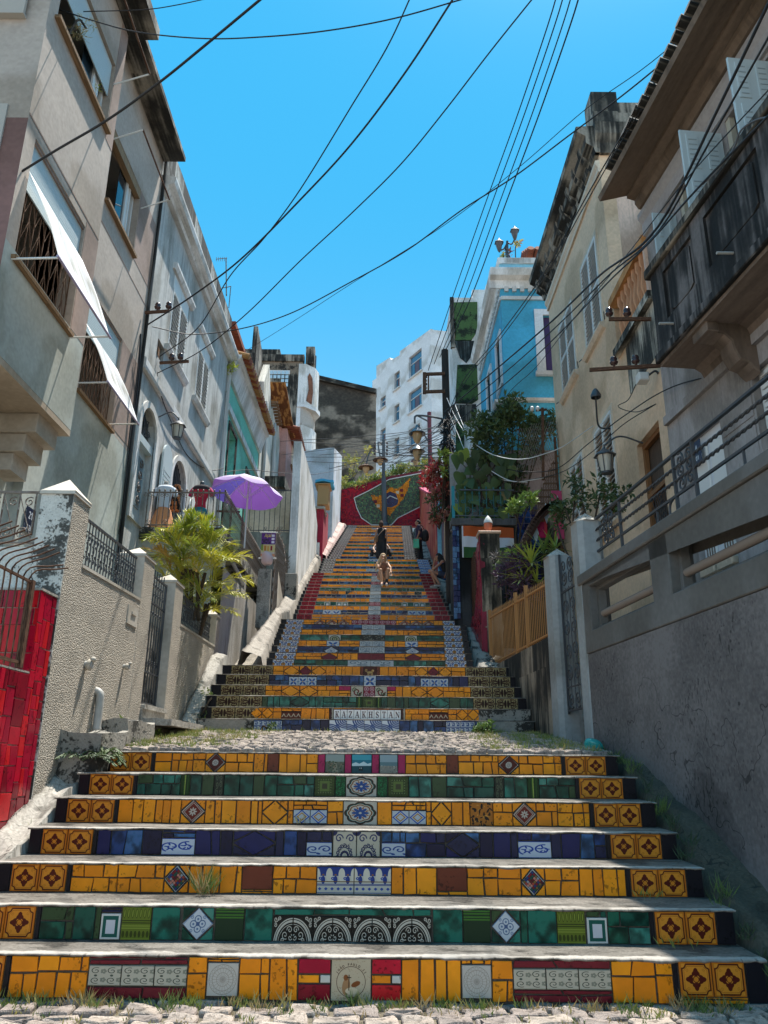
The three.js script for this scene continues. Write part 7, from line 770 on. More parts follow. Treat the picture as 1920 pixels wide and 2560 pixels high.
{
const D = 60, q = (x, y, d = D) => { const v = atD(x, y, d); return [v.x, v.y]; }, b = thing('apartment_block', 'white apartment block with dark windows at the head of stairs', 'building');
const L = atD(931, 950, 67), R = atD(1077, 824, 58), E = atD(1140, 838, 62), yR = R.y, dirn = new THREE.Vector3(R.x - L.x, 0, R.z - L.z), len = Math.hypot(dirn.x, dirn.z); dirn.normalize(); const nrm = new THREE.Vector3(-dirn.z, 0, dirn.x); if (nrm.z < 0) nrm.negate();
const hit = (px, py) => { const r = ray(px, py), rd = new THREE.Vector3(r[0], r[1], -r[2]), o = new THREE.Vector3(0, EYE, 0), t = nrm.dot(new THREE.Vector3(L.x, 0, L.z).sub(new THREE.Vector3(0, 0, 0))) / nrm.dot(rd); const p = o.addScaledVector(rd, t); return [(p.x - L.x) * dirn.x + (p.z - L.z) * dirn.z, p.y]; };
const place = g => { g.rotateY(Math.atan2(-dirn.z, dirn.x)); g.translate(L.x, 0, L.z); return g; };
const out = [[0, 14], [len, 14], hit(1077, 822), hit(1000, 878), hit(999, 888), hit(978, 900), hit(974, 894), hit(941, 915), hit(941, 946), hit(931, 952)];
const wins = [[1022, 882, 1054, 938], [986, 930, 999, 972], [951, 992, 964, 1020], [1022, 972, 1054, 1024], [986, 1012, 998, 1055], [951, 1072, 964, 1104], [1022, 1066, 1050, 1112], [986, 1095, 998, 1138], [1055, 1140, 1066, 1165]];
const wr = wins.map(([a, c, e, f]) => { const p = hit(a, c), p2 = hit(e, c), r = hit(a, f); const r2 = hit(e, f); return [p[0], p2[0], (r[1] + r2[1]) / 2, (p[1] + p2[1]) / 2]; }).filter(r => r[3] > r[2]);
const wallRects = wr.map(([a, c, e, f]) => [a, c, e, f]); const g = new THREE.ExtrudeGeometry((() => { const s = shapeOf(out); for (const [a, c, e, f] of wallRects) s.holes.push(new THREE.Path(shapeOf(rectPts(a, c, e, f)).getPoints())); return s; })(), { depth: 0.4, bevelEnabled: false }); g.translate(0, 0, -0.4); part('wall', uvm(place(g)), M.farwhite, b);
part('side_wall', (() => { const s = new THREE.BufferGeometry(), a = R.clone().setY(14), c = R.clone(), e = E.clone().setX(E.x + 3), f = e.clone().setY(14); s.setFromPoints([a, f, e, a, e, c]); s.computeVertexNormals(); return uvm(s); })(), M.farwhite, b);
for (const [a, c, e, f] of wallRects) { const w = part('window', place(new THREE.BoxGeometry(c - a, f - e, 0.1).translate((a + c) / 2, (e + f) / 2, -0.3)), mat([0.07, 0.03, 0.035]), b); const n = c - a > 0.9 ? 3 : 2; for (let i = 0; i < n; i++) local('pane', place(new THREE.BoxGeometry((c - a) / n - 0.08, (f - e) * 0.62, 0.04).translate(a + (i + 0.5) * (c - a) / n, e + (f - e) * 0.33, -0.22)), i === 1 && n === 3 ? mat([0.10, 0.035, 0.04], { roughness: 0.3 }) : mat([0.05, 0.14, 0.22], { roughness: 0.15 }), w); local('pane', place(new THREE.BoxGeometry((c - a) - 0.1, (f - e) * 0.26, 0.04).translate((a + c) / 2, e + (f - e) * 0.83, -0.22)), mat([0.06, 0.15, 0.24], { roughness: 0.15 }), w); local('frame', [place(new THREE.BoxGeometry(c - a, 0.06, 0.06).translate((a + c) / 2, e + (f - e) * 0.67, -0.2)), place(new THREE.BoxGeometry(c - a + 0.3, 0.1, 0.3).translate((a + c) / 2, e - 0.06, 0.02))], M.farwhite, w); }
void q; void yR;
}
{
const D = 41.3, q = (x, y) => { const v = atD(x, y, D); return [v.x, v.y]; }, Z = (x, y) => q(840 + x * 0.1929, 1120 + y * 0.1929), w = thing('mural_wall', 'tiled wall mural of a green yellow and blue flag on red', 'wall');
part('wall', wallD(D, [Z(-10, 1010), Z(1300, 1010), Z(1300, 270), Z(1150, 285), Z(700, 365), Z(330, 470), Z(-10, 560)], [], 0.4), mat([0.16, 0.02, 0.03]), w);
const inP = (pt, P) => { let c = false; for (let i = 0, j = P.length - 1; i < P.length; j = i++) if ((P[i][1] > pt[1]) !== (P[j][1] > pt[1]) && pt[0] < (P[j][0] - P[i][0]) * (pt[1] - P[i][1]) / (P[j][1] - P[i][1]) + P[i][0]) c = !c; return c; };
const green = [[235, 650], [420, 560], [690, 410], [1200, 310], [1200, 590], [1100, 760], [960, 830], [800, 910], [715, 1000], [460, 1000], [330, 910], [270, 780]], yel = [[445, 597], [520, 632], [600, 610], [700, 505], [780, 530], [860, 495], [962, 380], [935, 520], [880, 650], [790, 760], [695, 885], [640, 840], [560, 800], [490, 710]], blu = [[620, 660], [640, 590], [700, 560], [780, 590], [815, 680], [800, 740], [720, 780], [650, 775]];
const bags = {}; const add = (k, m, g) => (bags[k] = bags[k] || { m, g: [] }).g.push(g); const cs = 17;
const gm = [[0.025, 0.075, 0.025], [0.045, 0.12, 0.035], [0.012, 0.035, 0.018], [0.10, 0.19, 0.05]].map(c => mat(c, { roughness: 0.35 })), ym = C.yellow, bm = [mat([0.012, 0.016, 0.07], { roughness: 0.3 }), mat([0.02, 0.03, 0.1], { roughness: 0.3 })], rm = C.red;
for (let y = 290; y < 1010; y += cs) for (let x = 62; x < 1290; x += cs) { const c = [x + cs / 2, y + cs / 2]; if (c[1] < 545 - (c[0] - 70) * 0.235 + (c[0] > 700 ? 20 : 0)) continue; let ms = rm, k = 'red'; if (inP(c, blu)) { ms = bm; k = 'blue'; } else if (inP(c, yel)) { ms = ym; k = 'yellow'; } else if (inP(c, green)) { ms = gm; k = 'green'; } const i = Math.floor(rnd() * ms.length), a = Z(x + 1 + rr(0, 2), y + cs - 1), e = Z(x + cs - 1, y + 1 + rr(0, 2)); add(k + i, ms[i], tilePrism(jit(rectPts(a[0], e[0], a[1], e[1]), 0.012), D, 0.02, 0)); }
for (const k in bags) part(k.slice(0, -1) + '_mosaic', bags[k].g.map(uvm), bags[k].m, w).userData.kind = 'stuff';
const band = (pts, r, m, n) => part(n, pts.slice(1).map((p, i) => { const a = Z(...pts[i]), c = Z(...p); return bar(V(a[0], a[1], D - 0.03), V(c[0], c[1], D - 0.03), r, 0.04); }), m, w); band(green, 0.075, M.frameW, 'white_border'); band([green[green.length - 1], green[0]], 0.075, M.frameW, 'white_border'); band([[650, 665], [700, 625], [795, 665]], 0.1, M.frameW, 'white_band'); band([...blu, blu[0]], 0.05, ym[0], 'yellow_rim');
for (const [x, y] of [[850, 550], [795, 578], [855, 615], [510, 695], [548, 752]]) { const [a, c] = Z(x, y); part('patterned_tile', cbox(a - 0.09, a + 0.09, c - 0.09, c + 0.09, D - 0.035, D, 0.01), pick([M.creamL, C.maroon[0], C.maroon[0]]), w); }
}
// ---------------------------------------------------------------- foliage
const leafMat = (c, t = 0.35) => { const m = new THREE.MeshPhysicalMaterial({ roughness: 0.75, transmission: t, thickness: 0, side: THREE.DoubleSide }); m.color.setRGB(...c); return m; };
const LM = { palm: [leafMat([0.50, 0.47, 0.035], 0.4), leafMat([0.24, 0.30, 0.03], 0.4), leafMat([0.58, 0.36, 0.07], 0.35)], green: [leafMat([0.05, 0.10, 0.022]), leafMat([0.035, 0.07, 0.018]), leafMat([0.08, 0.13, 0.03])], light: [leafMat([0.20, 0.30, 0.05]), leafMat([0.13, 0.22, 0.04])], lime: [leafMat([0.42, 0.46, 0.05], 0.45), leafMat([0.28, 0.36, 0.05], 0.45)], red: [leafMat([0.42, 0.025, 0.03]), leafMat([0.20, 0.035, 0.025]), leafMat([0.30, 0.12, 0.08])], purple: [leafMat([0.055, 0.02, 0.05]), leafMat([0.09, 0.035, 0.075]), leafMat([0.13, 0.12, 0.12])], yellow: [leafMat([0.45, 0.40, 0.09]), leafMat([0.25, 0.28, 0.06])], dry: [leafMat([0.40, 0.30, 0.13]), leafMat([0.5, 0.42, 0.2])], grass: [leafMat([0.22, 0.27, 0.05]), leafMat([0.38, 0.34, 0.10]), leafMat([0.12, 0.19, 0.035])] };
function tris() { return { p: [], add(a, b, c) { this.p.push(a.x, a.y, a.z, b.x, b.y, b.z, c.x, c.y, c.z); }, geo() { const g = new THREE.BufferGeometry(); g.setAttribute('position', new THREE.Float32BufferAttribute(this.p, 3)); g.computeVertexNormals(); return g; } }; }
const rdir = (up = 0) => { const v = new THREE.Vector3(); do { v.set(rr(-1, 1), rr(-1, 1) + up, rr(-1, 1)); } while (v.lengthSq() < 0.05); return v.normalize(); };
function leaf(T, c, dirv, nrm, L, W, fold = 0.25) { const s = dirv.clone().cross(nrm).normalize(), n = s.clone().cross(dirv).normalize(), m = c.clone().addScaledVector(dirv, L * 0.45), tip = c.clone().addScaledVector(dirv, L).addScaledVector(n, -L * 0.12), a = m.clone().addScaledVector(s, W / 2).addScaledVector(n, W * fold), b = m.clone().addScaledVector(s, -W / 2).addScaledVector(n, W * fold); T.add(c, a, m); T.add(a, tip, m); T.add(c, m, b); T.add(m, tip, b); }
function clump(T, c, r, n, L, W, sy = 1, up = 0.25) { for (let i = 0; i < n; i++) { const o = rdir(); o.multiplyScalar(r * Math.cbrt(rr(0.12, 1))); o.y *= sy; const q = c.clone().add(o), dv = rdir(up).lerp(o.clone().normalize(), 0.4).normalize(); leaf(T, q, dv, rdir(0.8), L * rr(0.6, 1.2), W * rr(0.7, 1.2)); } }
function bush(name, label, cat, clumps, mats, L, W, base, group, kind) {
const cs = clumps.map(([px, py, d, r, n]) => [atD(px, py, d), r, n]); const b0 = base || cs[0][0]; const t = thing(name, label, cat, [b0.x, b0.y, -b0.z], group, kind), g = [];
for (const [c] of cs) g.push(tube([b0.clone(), b0.clone().lerp(c, 0.5).add(new THREE.Vector3(rr(-0.15, 0.15), rr(0, 0.2), rr(-0.1, 0.1))), c], 0.018, 5, 5)); part('stem', g, M.trunk, t);
const Ts = mats.map(() => tris()); for (const [c, r, n] of cs) { const sub = 4 + Math.floor(r * 4); for (let k = 0; k < sub; k++) { const o = rdir().multiplyScalar(r * 0.75 * Math.sqrt(rnd())); clump(Ts[Math.floor(rnd() * Ts.length)], c.clone().add(o), r * 0.45, Math.ceil(n / sub), L, W); } } Ts.forEach((T, i) => { if (T.p.length) part('foliage', T.geo(), mats[i], t); }); return t;
}
function frond(base, dirv, len, droop, leaflets, LL, LW) { // arching pinnate leaf
const T = tris(), pts = [], side = new THREE.Vector3(-dirv.z, 0, dirv.x).normalize(); for (let i = 0; i <= 10; i++) { const t = i / 10; pts.push(base.clone().addScaledVector(dirv, len * t).add(new THREE.Vector3(0, -droop * t * t, 0))); }
const cv = new THREE.CatmullRomCurve3(pts); for (let i = 0; i < leaflets; i++) { const t = 0.18 + 0.8 * i / leaflets, p = cv.getPoint(t), tg = cv.getTangent(t), l = LL * Math.sin(Math.PI * (0.15 + 0.8 * t)) * rr(0.8, 1.1); for (const s of [-1, 1]) { const dv = tg.clone().multiplyScalar(0.75).addScaledVector(side, s * rr(0.55, 1)).add(new THREE.Vector3(0, rr(-0.35, 0.5), 0)).normalize(); leaf(T, p, dv, new THREE.Vector3(0, 1, 0), l, LW, 0.1); } }
return [T.geo(), new THREE.TubeGeometry(cv, 10, 0.009, 4)];
}
function palmAt(name, label, c, n, len, droop, mats, spreadY, LL, LW, bases, tilt = 0.9) {
const t = thing(name, label, 'palm', [c.x, c.y, -c.z]); for (let s = 0; s < bases; s++) part('stem', tube([c.clone().add(new THREE.Vector3(rr(-0.25, 0.25), -0.9, rr(-0.2, 0.2))), c.clone().add(new THREE.Vector3(rr(-0.2, 0.2), 0.1, rr(-0.2, 0.2)))], 0.035, 7), M.trunk, t);
for (let i = 0; i < n; i++) { const a = i * 2.4 + rr(-0.3, 0.3), el = rr(0.25 + 0.3 * (tilt > 0.99), tilt * 1.5), dv = new THREE.Vector3(Math.cos(a) * Math.cos(el), Math.sin(el), Math.sin(a) * Math.cos(el)); const [lf, rc] = frond(c.clone().add(new THREE.Vector3(rr(-0.8, 0.8) * Math.min(0.6, spreadY), rr(-spreadY, spreadY), rr(-0.15, 0.15))), dv, len * rr(0.75, 1.15), droop * rr(0.6, 1.4), 20, LL, LW); const f = part('frond', lf, mats[rnd() < 0.45 ? 0 : rnd() < 0.82 ? 1 : 2] || mats[0], t); local('rachis', (t.updateWorldMatrix(true, false), rc.applyMatrix4(t.matrixWorld.clone().invert())), mats[0], f); }
return t;
}
palmAt('palm_tree', 'yellow green feathery palm behind the pebbledash garden wall', atD(485, 1440, 15.1), 64, 1.2, 0.55, LM.palm, 0.65, 0.40, 0.03, 6, 1.0);
palmAt('palm_tree', 'lower shoots of palm hanging over the scrolled railing', atD(505, 1520, 15.4), 9, 0.95, 0.5, LM.palm, 0.1, 0.3, 0.03, 2);
palmAt('fern', 'small dark fern growing by the stone block beside topmost lower step', V(-3.32, 1.62, 9.05), 9, 0.45, 0.2, [LM.green[2], LM.green[0], LM.dry[0]], 0.02, 0.13, 0.016, 1, 0.6);
palmAt('fern', 'bushy fern hanging over the left end of topmost lower step', V(-3.12, 1.66, 9.2), 10, 0.3, 0.2, [LM.green[2], LM.light[1]], 0.02, 0.1, 0.014, 1, 0.7);
{ // strap leaved plant
const t = thing('dracaena', 'bright lime strap leaved plant behind the orange fence', 'plant', [3.3, 4.6, 16.3]); for (const [px, py, n, L] of [[1320, 1400, 30, 0.75], [1352, 1375, 26, 0.7], [1300, 1440, 22, 0.6], [1380, 1365, 20, 0.6], [1335, 1450, 18, 0.55]]) { const c = atD(px + 8, py + 10, 16.3), T = tris(); for (let i = 0; i < n; i++) { const a = rr(0, 6.28), el = rr(-0.3, 1.2), dv = new THREE.Vector3(Math.cos(a) * Math.cos(el), Math.sin(el), Math.sin(a) * Math.cos(el)); const m = c.clone().addScaledVector(dv, L * 0.6); leaf(T, c, dv, new THREE.Vector3(0, 1, 0), L * rr(0.7, 1.1), 0.055, 0.15); void m; } part('leaf_rosette', T.geo(), pick([LM.lime[0], LM.lime[1], LM.lime[0], LM.light[1]]), t); part('stem', tube([V(c.x + 0.1, 4.2, 16.4), c], 0.025, 6), M.trunk, t); }
}
bush('shrub', 'dark purple leaved shrub behind the orange fence', 'shrub', [[1285, 1440, 16.7, 0.5, 420], [1310, 1470, 16.4, 0.4, 280], [1268, 1415, 17.2, 0.36, 260], [1300, 1405, 16.7, 0.38, 240]], LM.purple, 0.16, 0.05, V(2.9, 4.2, 16.5));
bush('shrub', 'glossy green shrub by the finial pier in front of flag', 'shrub', [[1268, 1395, 17.8, 0.26, 150], [1300, 1385, 17.5, 0.28, 170], [1248, 1412, 18, 0.18, 80]], LM.light, 0.14, 0.06, V(2.9, 5.2, 17.8));
bush('shrub', 'dark leafy branches in front of cream house beside tall pier', 'shrub', [[1410, 1262, 14, 0.3, 110], [1450, 1240, 13.8, 0.28, 90], [1500, 1235, 13.2, 0.3, 90], [1540, 1252, 12.8, 0.25, 70], [1560, 1236, 12.6, 0.2, 50], [1440, 1205, 14, 0.2, 50], [1390, 1300, 14.2, 0.28, 80]], LM.green, 0.15, 0.06, V(3.6, 4.6, 13.4));
bush('shrub', 'pale sunlit leafy twig in front of grey wall and lattice', 'shrub', [[1300, 1262, 18.6, 0.28, 110], [1325, 1250, 18.6, 0.25, 90], [1285, 1275, 18.6, 0.2, 60]], LM.light, 0.17, 0.07, V(3.3, 6.4, 18.6));
bush('tree', 'dark leafy tree crown in front of the bright blue house', 'tree', [[1210, 1060, 20.9, 0.63, 446], [1255, 1040, 21, 0.59, 403], [1300, 1050, 21, 0.63, 432], [1345, 1075, 20.9, 0.50, 331], [1240, 1100, 20.7, 0.50, 302], [1190, 1090, 20.8, 0.38, 216], [1330, 1110, 20.8, 0.46, 259], [1280, 1015, 21.2, 0.38, 172], [1375, 1050, 20.6, 0.34, 129], [1215, 1140, 20.7, 0.38, 187]], LM.green, 0.2, 0.085, V(3.6, 7, 21.2));
bush('vine', 'red and copper leaved vine hanging around the wooden pole', 'vine', [[1095, 1170, 23.0, 0.40, 210], [1080, 1200, 23.2, 0.36, 180], [1120, 1175, 22.8, 0.32, 150], [1085, 1245, 23.2, 0.32, 150], [1105, 1280, 23, 0.36, 170], [1100, 1215, 23, 0.32, 150], [1130, 1190, 22.8, 0.25, 100], [1085, 1290, 23.2, 0.25, 100]], [...LM.red, LM.green[1]], 0.2, 0.07, V(1.75, 8.6, 23.2));
bush('vine', 'yellow green leaves climbing at the top of wooden pole base', 'vine', [[1108, 1138, 22.7, 0.2, 50], [1128, 1152, 22.7, 0.22, 60], [1112, 1180, 22.6, 0.12, 20]], LM.lime, 0.22, 0.1, V(1.85, 9, 22.9));
bush('vine', 'green creeper on the grey wall behind the netting', 'vine', [[1290, 1180, 21.4, 0.35, 180], [1298, 1230, 21.4, 0.3, 160], [1285, 1265, 21.3, 0.3, 140]], LM.green, 0.17, 0.1, V(3.6, 6.2, 21.4));
bush('creeper', 'yellow green creeper along the top of flag mural', 'creeper', [...Array(17)].map((_, i) => [862 + i * 13.5, 1222 - i * 3.5 + (i > 8 ? -6 : 0), 41.7, 0.5, 130]), [LM.yellow[0], LM.yellow[1], LM.light[1]], 0.22, 0.1, atD(960, 1230, 41.8));
bush('creeper', 'sparse vine on the wall left of the flag mural', 'creeper', [[862, 1150, 44, 0.4, 60], [888, 1150, 44, 0.45, 70], [885, 1180, 44, 0.4, 50], [925, 1125, 44, 0.35, 40], [860, 1200, 43, 0.4, 80]], LM.yellow, 0.25, 0.12, atD(875, 1215, 43.5));
bush('weed', 'yellowish weed growing out of the roof gutter of mint house', 'plant', [[574, 925, 24.1, 0.25, 70], [570, 890, 24.1, 0.12, 20], [556, 990, 24.1, 0.12, 20]], [LM.lime[0], LM.green[2]], 0.16, 0.07, atD(570, 940, 24.1));
{ // large leaved climber on the balcony: every big leaf is a part
const t = thing('climber', 'large leaved climber spilling over the turquoise balcony', 'climber', [2.8, 8.2, 20.7]); const st = []; for (let i = 0; i < 14; i++) st.push(tube([atD(rr(1150, 1280), rr(1280, 1300), 20.7), atD(rr(1150, 1280), rr(1190, 1250), 20.6), atD(rr(1145, 1290), rr(1120, 1180), 20.7)], 0.014, 4)); part('stem', st, M.trunk, t);
const lg = () => { const s = new THREE.Shape(); s.moveTo(0, 0); s.bezierCurveTo(0.13, -0.12, 0.24, 0.02, 0.15, 0.2); s.bezierCurveTo(0.1, 0.32, 0.03, 0.4, 0, 0.48); s.bezierCurveTo(-0.03, 0.4, -0.1, 0.32, -0.15, 0.2); s.bezierCurveTo(-0.24, 0.02, -0.13, -0.12, 0, 0); const g = new THREE.ShapeGeometry(s, 6), p = g.attributes.position; for (let i = 0; i < p.count; i++) p.setZ(i, -Math.abs(p.getX(i)) * 0.35 - p.getY(i) ** 2 * 0.4); g.computeVertexNormals(); return g; };
const G = lg(); for (let i = 0; i < 62; i++) { const c = atD(rr(1142, 1284), rr(1125, 1295), 20.42 + rr(0, 0.3)), m = local('leaf', G, i === 5 || i === 17 ? LM.lime[1] : i === 9 ? LM.dry[0] : pick(LM.green), t); m.position.set(c.x - 2.8, c.y - 8.2, c.z + 20.7); m.rotation.set(rr(-0.6, 0.5), rr(-0.8, 0.8), rr(2.3, 4)); m.scale.setScalar(rr(0.6, 1.15)); }
}
for (const [px, py, m, l] of [[1258, 640, LM.yellow, 'small pale potted plant left of the roof lamp'], [1276, 632, [LM.purple[1], LM.red[2]], 'small pink flowered plant right of the roof lamp'], [1291, 612, [LM.yellow[0], LM.red[2]], 'tall thin pink flowering plant on the blue house roof']]) bush('plant', l, 'plant', [[px, py, 22.1, 0.16, 40]], m, 0.16, 0.06, atD(px - 2, 648, 22.1));
{ const t = bush('shrub', 'dry brown branches at the top window of brown house', 'plant', [[190, 75, 9.2, 0.18, 60], [215, 70, 9.4, 0.15, 40]], LM.dry, 0.12, 0.015, V(-4.85, 12.1, 8.9)); void t; bush('plant', 'small green plant on the upper sill of brown house', 'plant', [[231, 225, 10.4, 0.16, 50]], LM.lime, 0.14, 0.03, V(-4.85, 12.1, 10.35)); }
function tuft(T, x, y, d, n, h, s) { for (let i = 0; i < n; i++) { const a = rr(0, 6.28), lean = rr(0.1, 0.9), dv = new THREE.Vector3(Math.cos(a) * lean, 1, Math.sin(a) * lean).normalize(), c = V(x + rr(-s, s), y, d + rr(-s, s)); leaf(T, c, dv, new THREE.Vector3(Math.sin(a), 0.2, -Math.cos(a)), h * rr(0.5, 1.15), 0.009, 0.1); } }
function grassPatch(label, spots, mats, name = 'grass') { const Ts = mats.map(() => tris()); spots.forEach(([x, y, d, n, h, s]) => tuft(pick(Ts), x, y, d, n, h, s)); const t = thing(name, label, 'grass', [0, 0, 0], null, 'stuff'); Ts.forEach((T, i) => { if (T.p.length) part('blades', T.geo(), mats[i], t).userData.kind = 'stuff'; }); }
{
const s1 = []; for (let i = 0; i < 120; i++) { const x = rr(-3.1, 2.6); s1.push([x, 0.0, 6.15 + rr(-0.12, 0.05), rr(8, 28) | 0, rr(0.04, 0.13), 0.06]); } for (let i = 0; i < 40; i++) s1.push([rr(-3, 2.6), 0, rr(5.7, 6.1), 8, rr(0.03, 0.07), 0.05]); grassPatch('dry grass tufts between the cobbles and the lowest step', s1, [LM.grass[0], LM.grass[1], LM.dry[0], LM.grass[2]]);
const yl = d => lerp(1.72, 2.12, (d - 9.4) / 4.7), s2 = []; for (let i = 0; i < 260; i++) { const e = rnd() < 0.5 ? -3.15 + 1.3 * rnd() ** 2 : 2.65 - 1.3 * rnd() ** 2; s2.push([e, yl(11), rr(9.9, 14.1), 22, rr(0.05, 0.12), 0.09]); } for (let i = 0; i < 140; i++) s2.push([rr(-3, 2.6), 0, rr(9.9, 14.1), 7, rr(0.02, 0.055), 0.07]); for (let i = 0; i < 70; i++) s2.push([rr(-3, 2.6), 0, rr(13.95, 14.17), 12, rr(0.04, 0.1), 0.06]); s2.forEach(q => { q[1] = yl(q[2]) - 0.01; }); grassPatch('yellow green grass growing along both edges of the cobbled landing', s2, [LM.grass[0], LM.grass[1], LM.grass[0]]);
const s3 = []; for (let i = 0; i < 90; i++) { const d = rr(5.5, 13.5); s3.push([rr(2.72, 2.88), Math.min(level(d) - 0.1, 2), d, 14, rr(0.08, 0.2), 0.05]); } grassPatch('dark weeds in the shaded strip along the grey wall', s3, [LM.grass[2], LM.green[1]], 'weeds');
const tuftThing = (label, spots, mats) => { const Ts = mats.map(() => tris()), t = thing('grass_tuft', label, 'weed', [spots[0][0], spots[0][1], spots[0][2]]); spots.forEach(q => { for (const T of Ts) tuft(T, ...q); }); Ts.forEach((T, i) => part('blades', T.geo(), mats[i], t)); };
tuftThing('large dry brown tuft on the third lowest step', [[sx(508, 2200, 7.1), 0.555, 7.08, 26, 0.27, 0.03], [sx(525, 2200, 7.1), 0.555, 7.1, 16, 0.2, 0.05]], [LM.dry[0], LM.grass[2]]); tuftThing('small dry tuft in the middle of a yellow step', [[sx(755, 2010, 8.2), 1.03, 8.2, 14, 0.12, 0.06]], [LM.dry[1]]); tuftThing('low green weed on the right tiles of third step', [[sx(1625, 2240, 7.1), 0.56, 7.1, 18, 0.1, 0.12]], [LM.grass[0]]); tuftThing('low green weed on the right tiles of second step', [[sx(1690, 2370, 6.6), 0.31, 6.58, 22, 0.09, 0.14]], [LM.grass[0]]); tuftThing('weeds on the sloping cement beside red tiles', [[-3.45, 0.62, 7.35, 22, 0.14, 0.1], [-3.5, 0.95, 8.2, 18, 0.13, 0.06]], [LM.grass[0], LM.green[2]]);
bush('weed', 'leafy weed growing by the drain slab below iron gate', 'plant', [[352, 1830, 12.2, 0.16, 80], [380, 1835, 12.3, 0.12, 60]], LM.light, 0.09, 0.045, V(-3.45, 2.1, 12.2)); bush('weed', 'leafy weed on the right end of KAZAKHSTAN step', 'plant', [[1215, 1818, 13.95, 0.18, 110], [1190, 1828, 14, 0.12, 50]], [LM.green[2], LM.light[1]], 0.1, 0.05, V(1.9, 2.12, 14)); bush('weed', 'small weed in front of the greek key tiles', 'plant', [[672, 1825, 14, 0.13, 60]], [LM.green[2], LM.light[1]], 0.08, 0.04, V(-2.1, 2.12, 14)); bush('weed', 'thin weed in front of the pebbledash wall', 'plant', [[300, 1820, 10.6, 0.14, 18], [290, 1850, 10.5, 0.1, 10]], LM.light, 0.1, 0.05, V(-3.5, 2.1, 10.5)); bush('weed', 'weeds on the steep ramp left of KAZAKHSTAN flight', 'plant', [[520, 1740, 14.9, 0.14, 60], [500, 1790, 14.4, 0.16, 70]], [LM.grass[0], LM.green[2]], 0.08, 0.035, V(-3.3, 2.5, 14.6));
}
// ---------------------------------------------------------------- parasol and mannequins on the terrace
{
const c = atD(622, 1197, 18.4), t = thing('parasol', 'open purple parasol over the terrace railing', 'parasol', [c.x, 6.62, 18.4]), R = 0.95, H = 0.42, N = 8, tilt = new THREE.Matrix4().makeRotationX(-0.12).multiply(new THREE.Matrix4().makeRotationZ(-0.1)), tf = v => v.applyMatrix4(tilt).add(c);
const pm = leafMat([0.22, 0.085, 0.42], 0.5), pm2 = leafMat([0.12, 0.09, 0.46], 0.45);
for (let k = 0; k < N; k++) { const pos = [], idx = [], S = 8, Q = 7; for (let i = 0; i <= S; i++) for (let j = 0; j <= Q; j++) { const u = i / S, v = j / Q, a = (k + u) / N * 6.2832, sag = 1 - 0.10 * Math.sin(Math.PI * u) * v, r = R * v * sag; const h = -H * v * v - (j === Q ? 0.06 * Math.sin(Math.PI * u) : 0) + 0.03 * Math.sin(Math.PI * u) * v * (v < 1 ? -1 : 0); const p = tf(new THREE.Vector3(r * Math.cos(a), h, r * Math.sin(a))); pos.push(p.x, p.y, p.z); } for (let i = 0; i < S; i++) for (let j = 0; j < Q; j++) { const a = i * (Q + 1) + j; idx.push(a, a + 1, a + Q + 1, a + 1, a + Q + 2, a + Q + 1); } const g = new THREE.BufferGeometry(); g.setAttribute('position', new THREE.Float32BufferAttribute(pos, 3)); g.setIndex(idx); g.computeVertexNormals(); part('canopy_panel', g, k === 4 ? pm2 : pm, t); const a = k / N * 6.2832; part('rib', tube([tf(new THREE.Vector3(0, -0.03, 0)), tf(new THREE.Vector3(R * 0.5 * Math.cos(a), -H * 0.25 - 0.02, R * 0.5 * Math.sin(a))), tf(new THREE.Vector3(R * Math.cos(a), -H - 0.01, R * Math.sin(a)))], 0.008, 4), M.frameW, t); part('strut', rod(tf(new THREE.Vector3(0, -0.55, 0)), tf(new THREE.Vector3(R * 0.5 * Math.cos(a), -H * 0.25 - 0.02, R * 0.5 * Math.sin(a))), 0.006), M.frameW, t); }
part('pole', rod(tf(new THREE.Vector3(0, 0.03, 0)), V(c.x + 0.02, 6.6, 18.3), 0.022), M.frameW, t); part('cap', ball(0.03, c.x, c.y + 0.04, 18.4, 8), M.frameW, t);
}
const ellG = (a, b, prof, x, y, d, n = 18) => { const g = new THREE.LatheGeometry(prof.map(([r, h]) => new THREE.Vector2(Math.max(r, 0.001), h)), n); g.scale(1, 1, b / a); g.translate(x, y, -d); return g; };
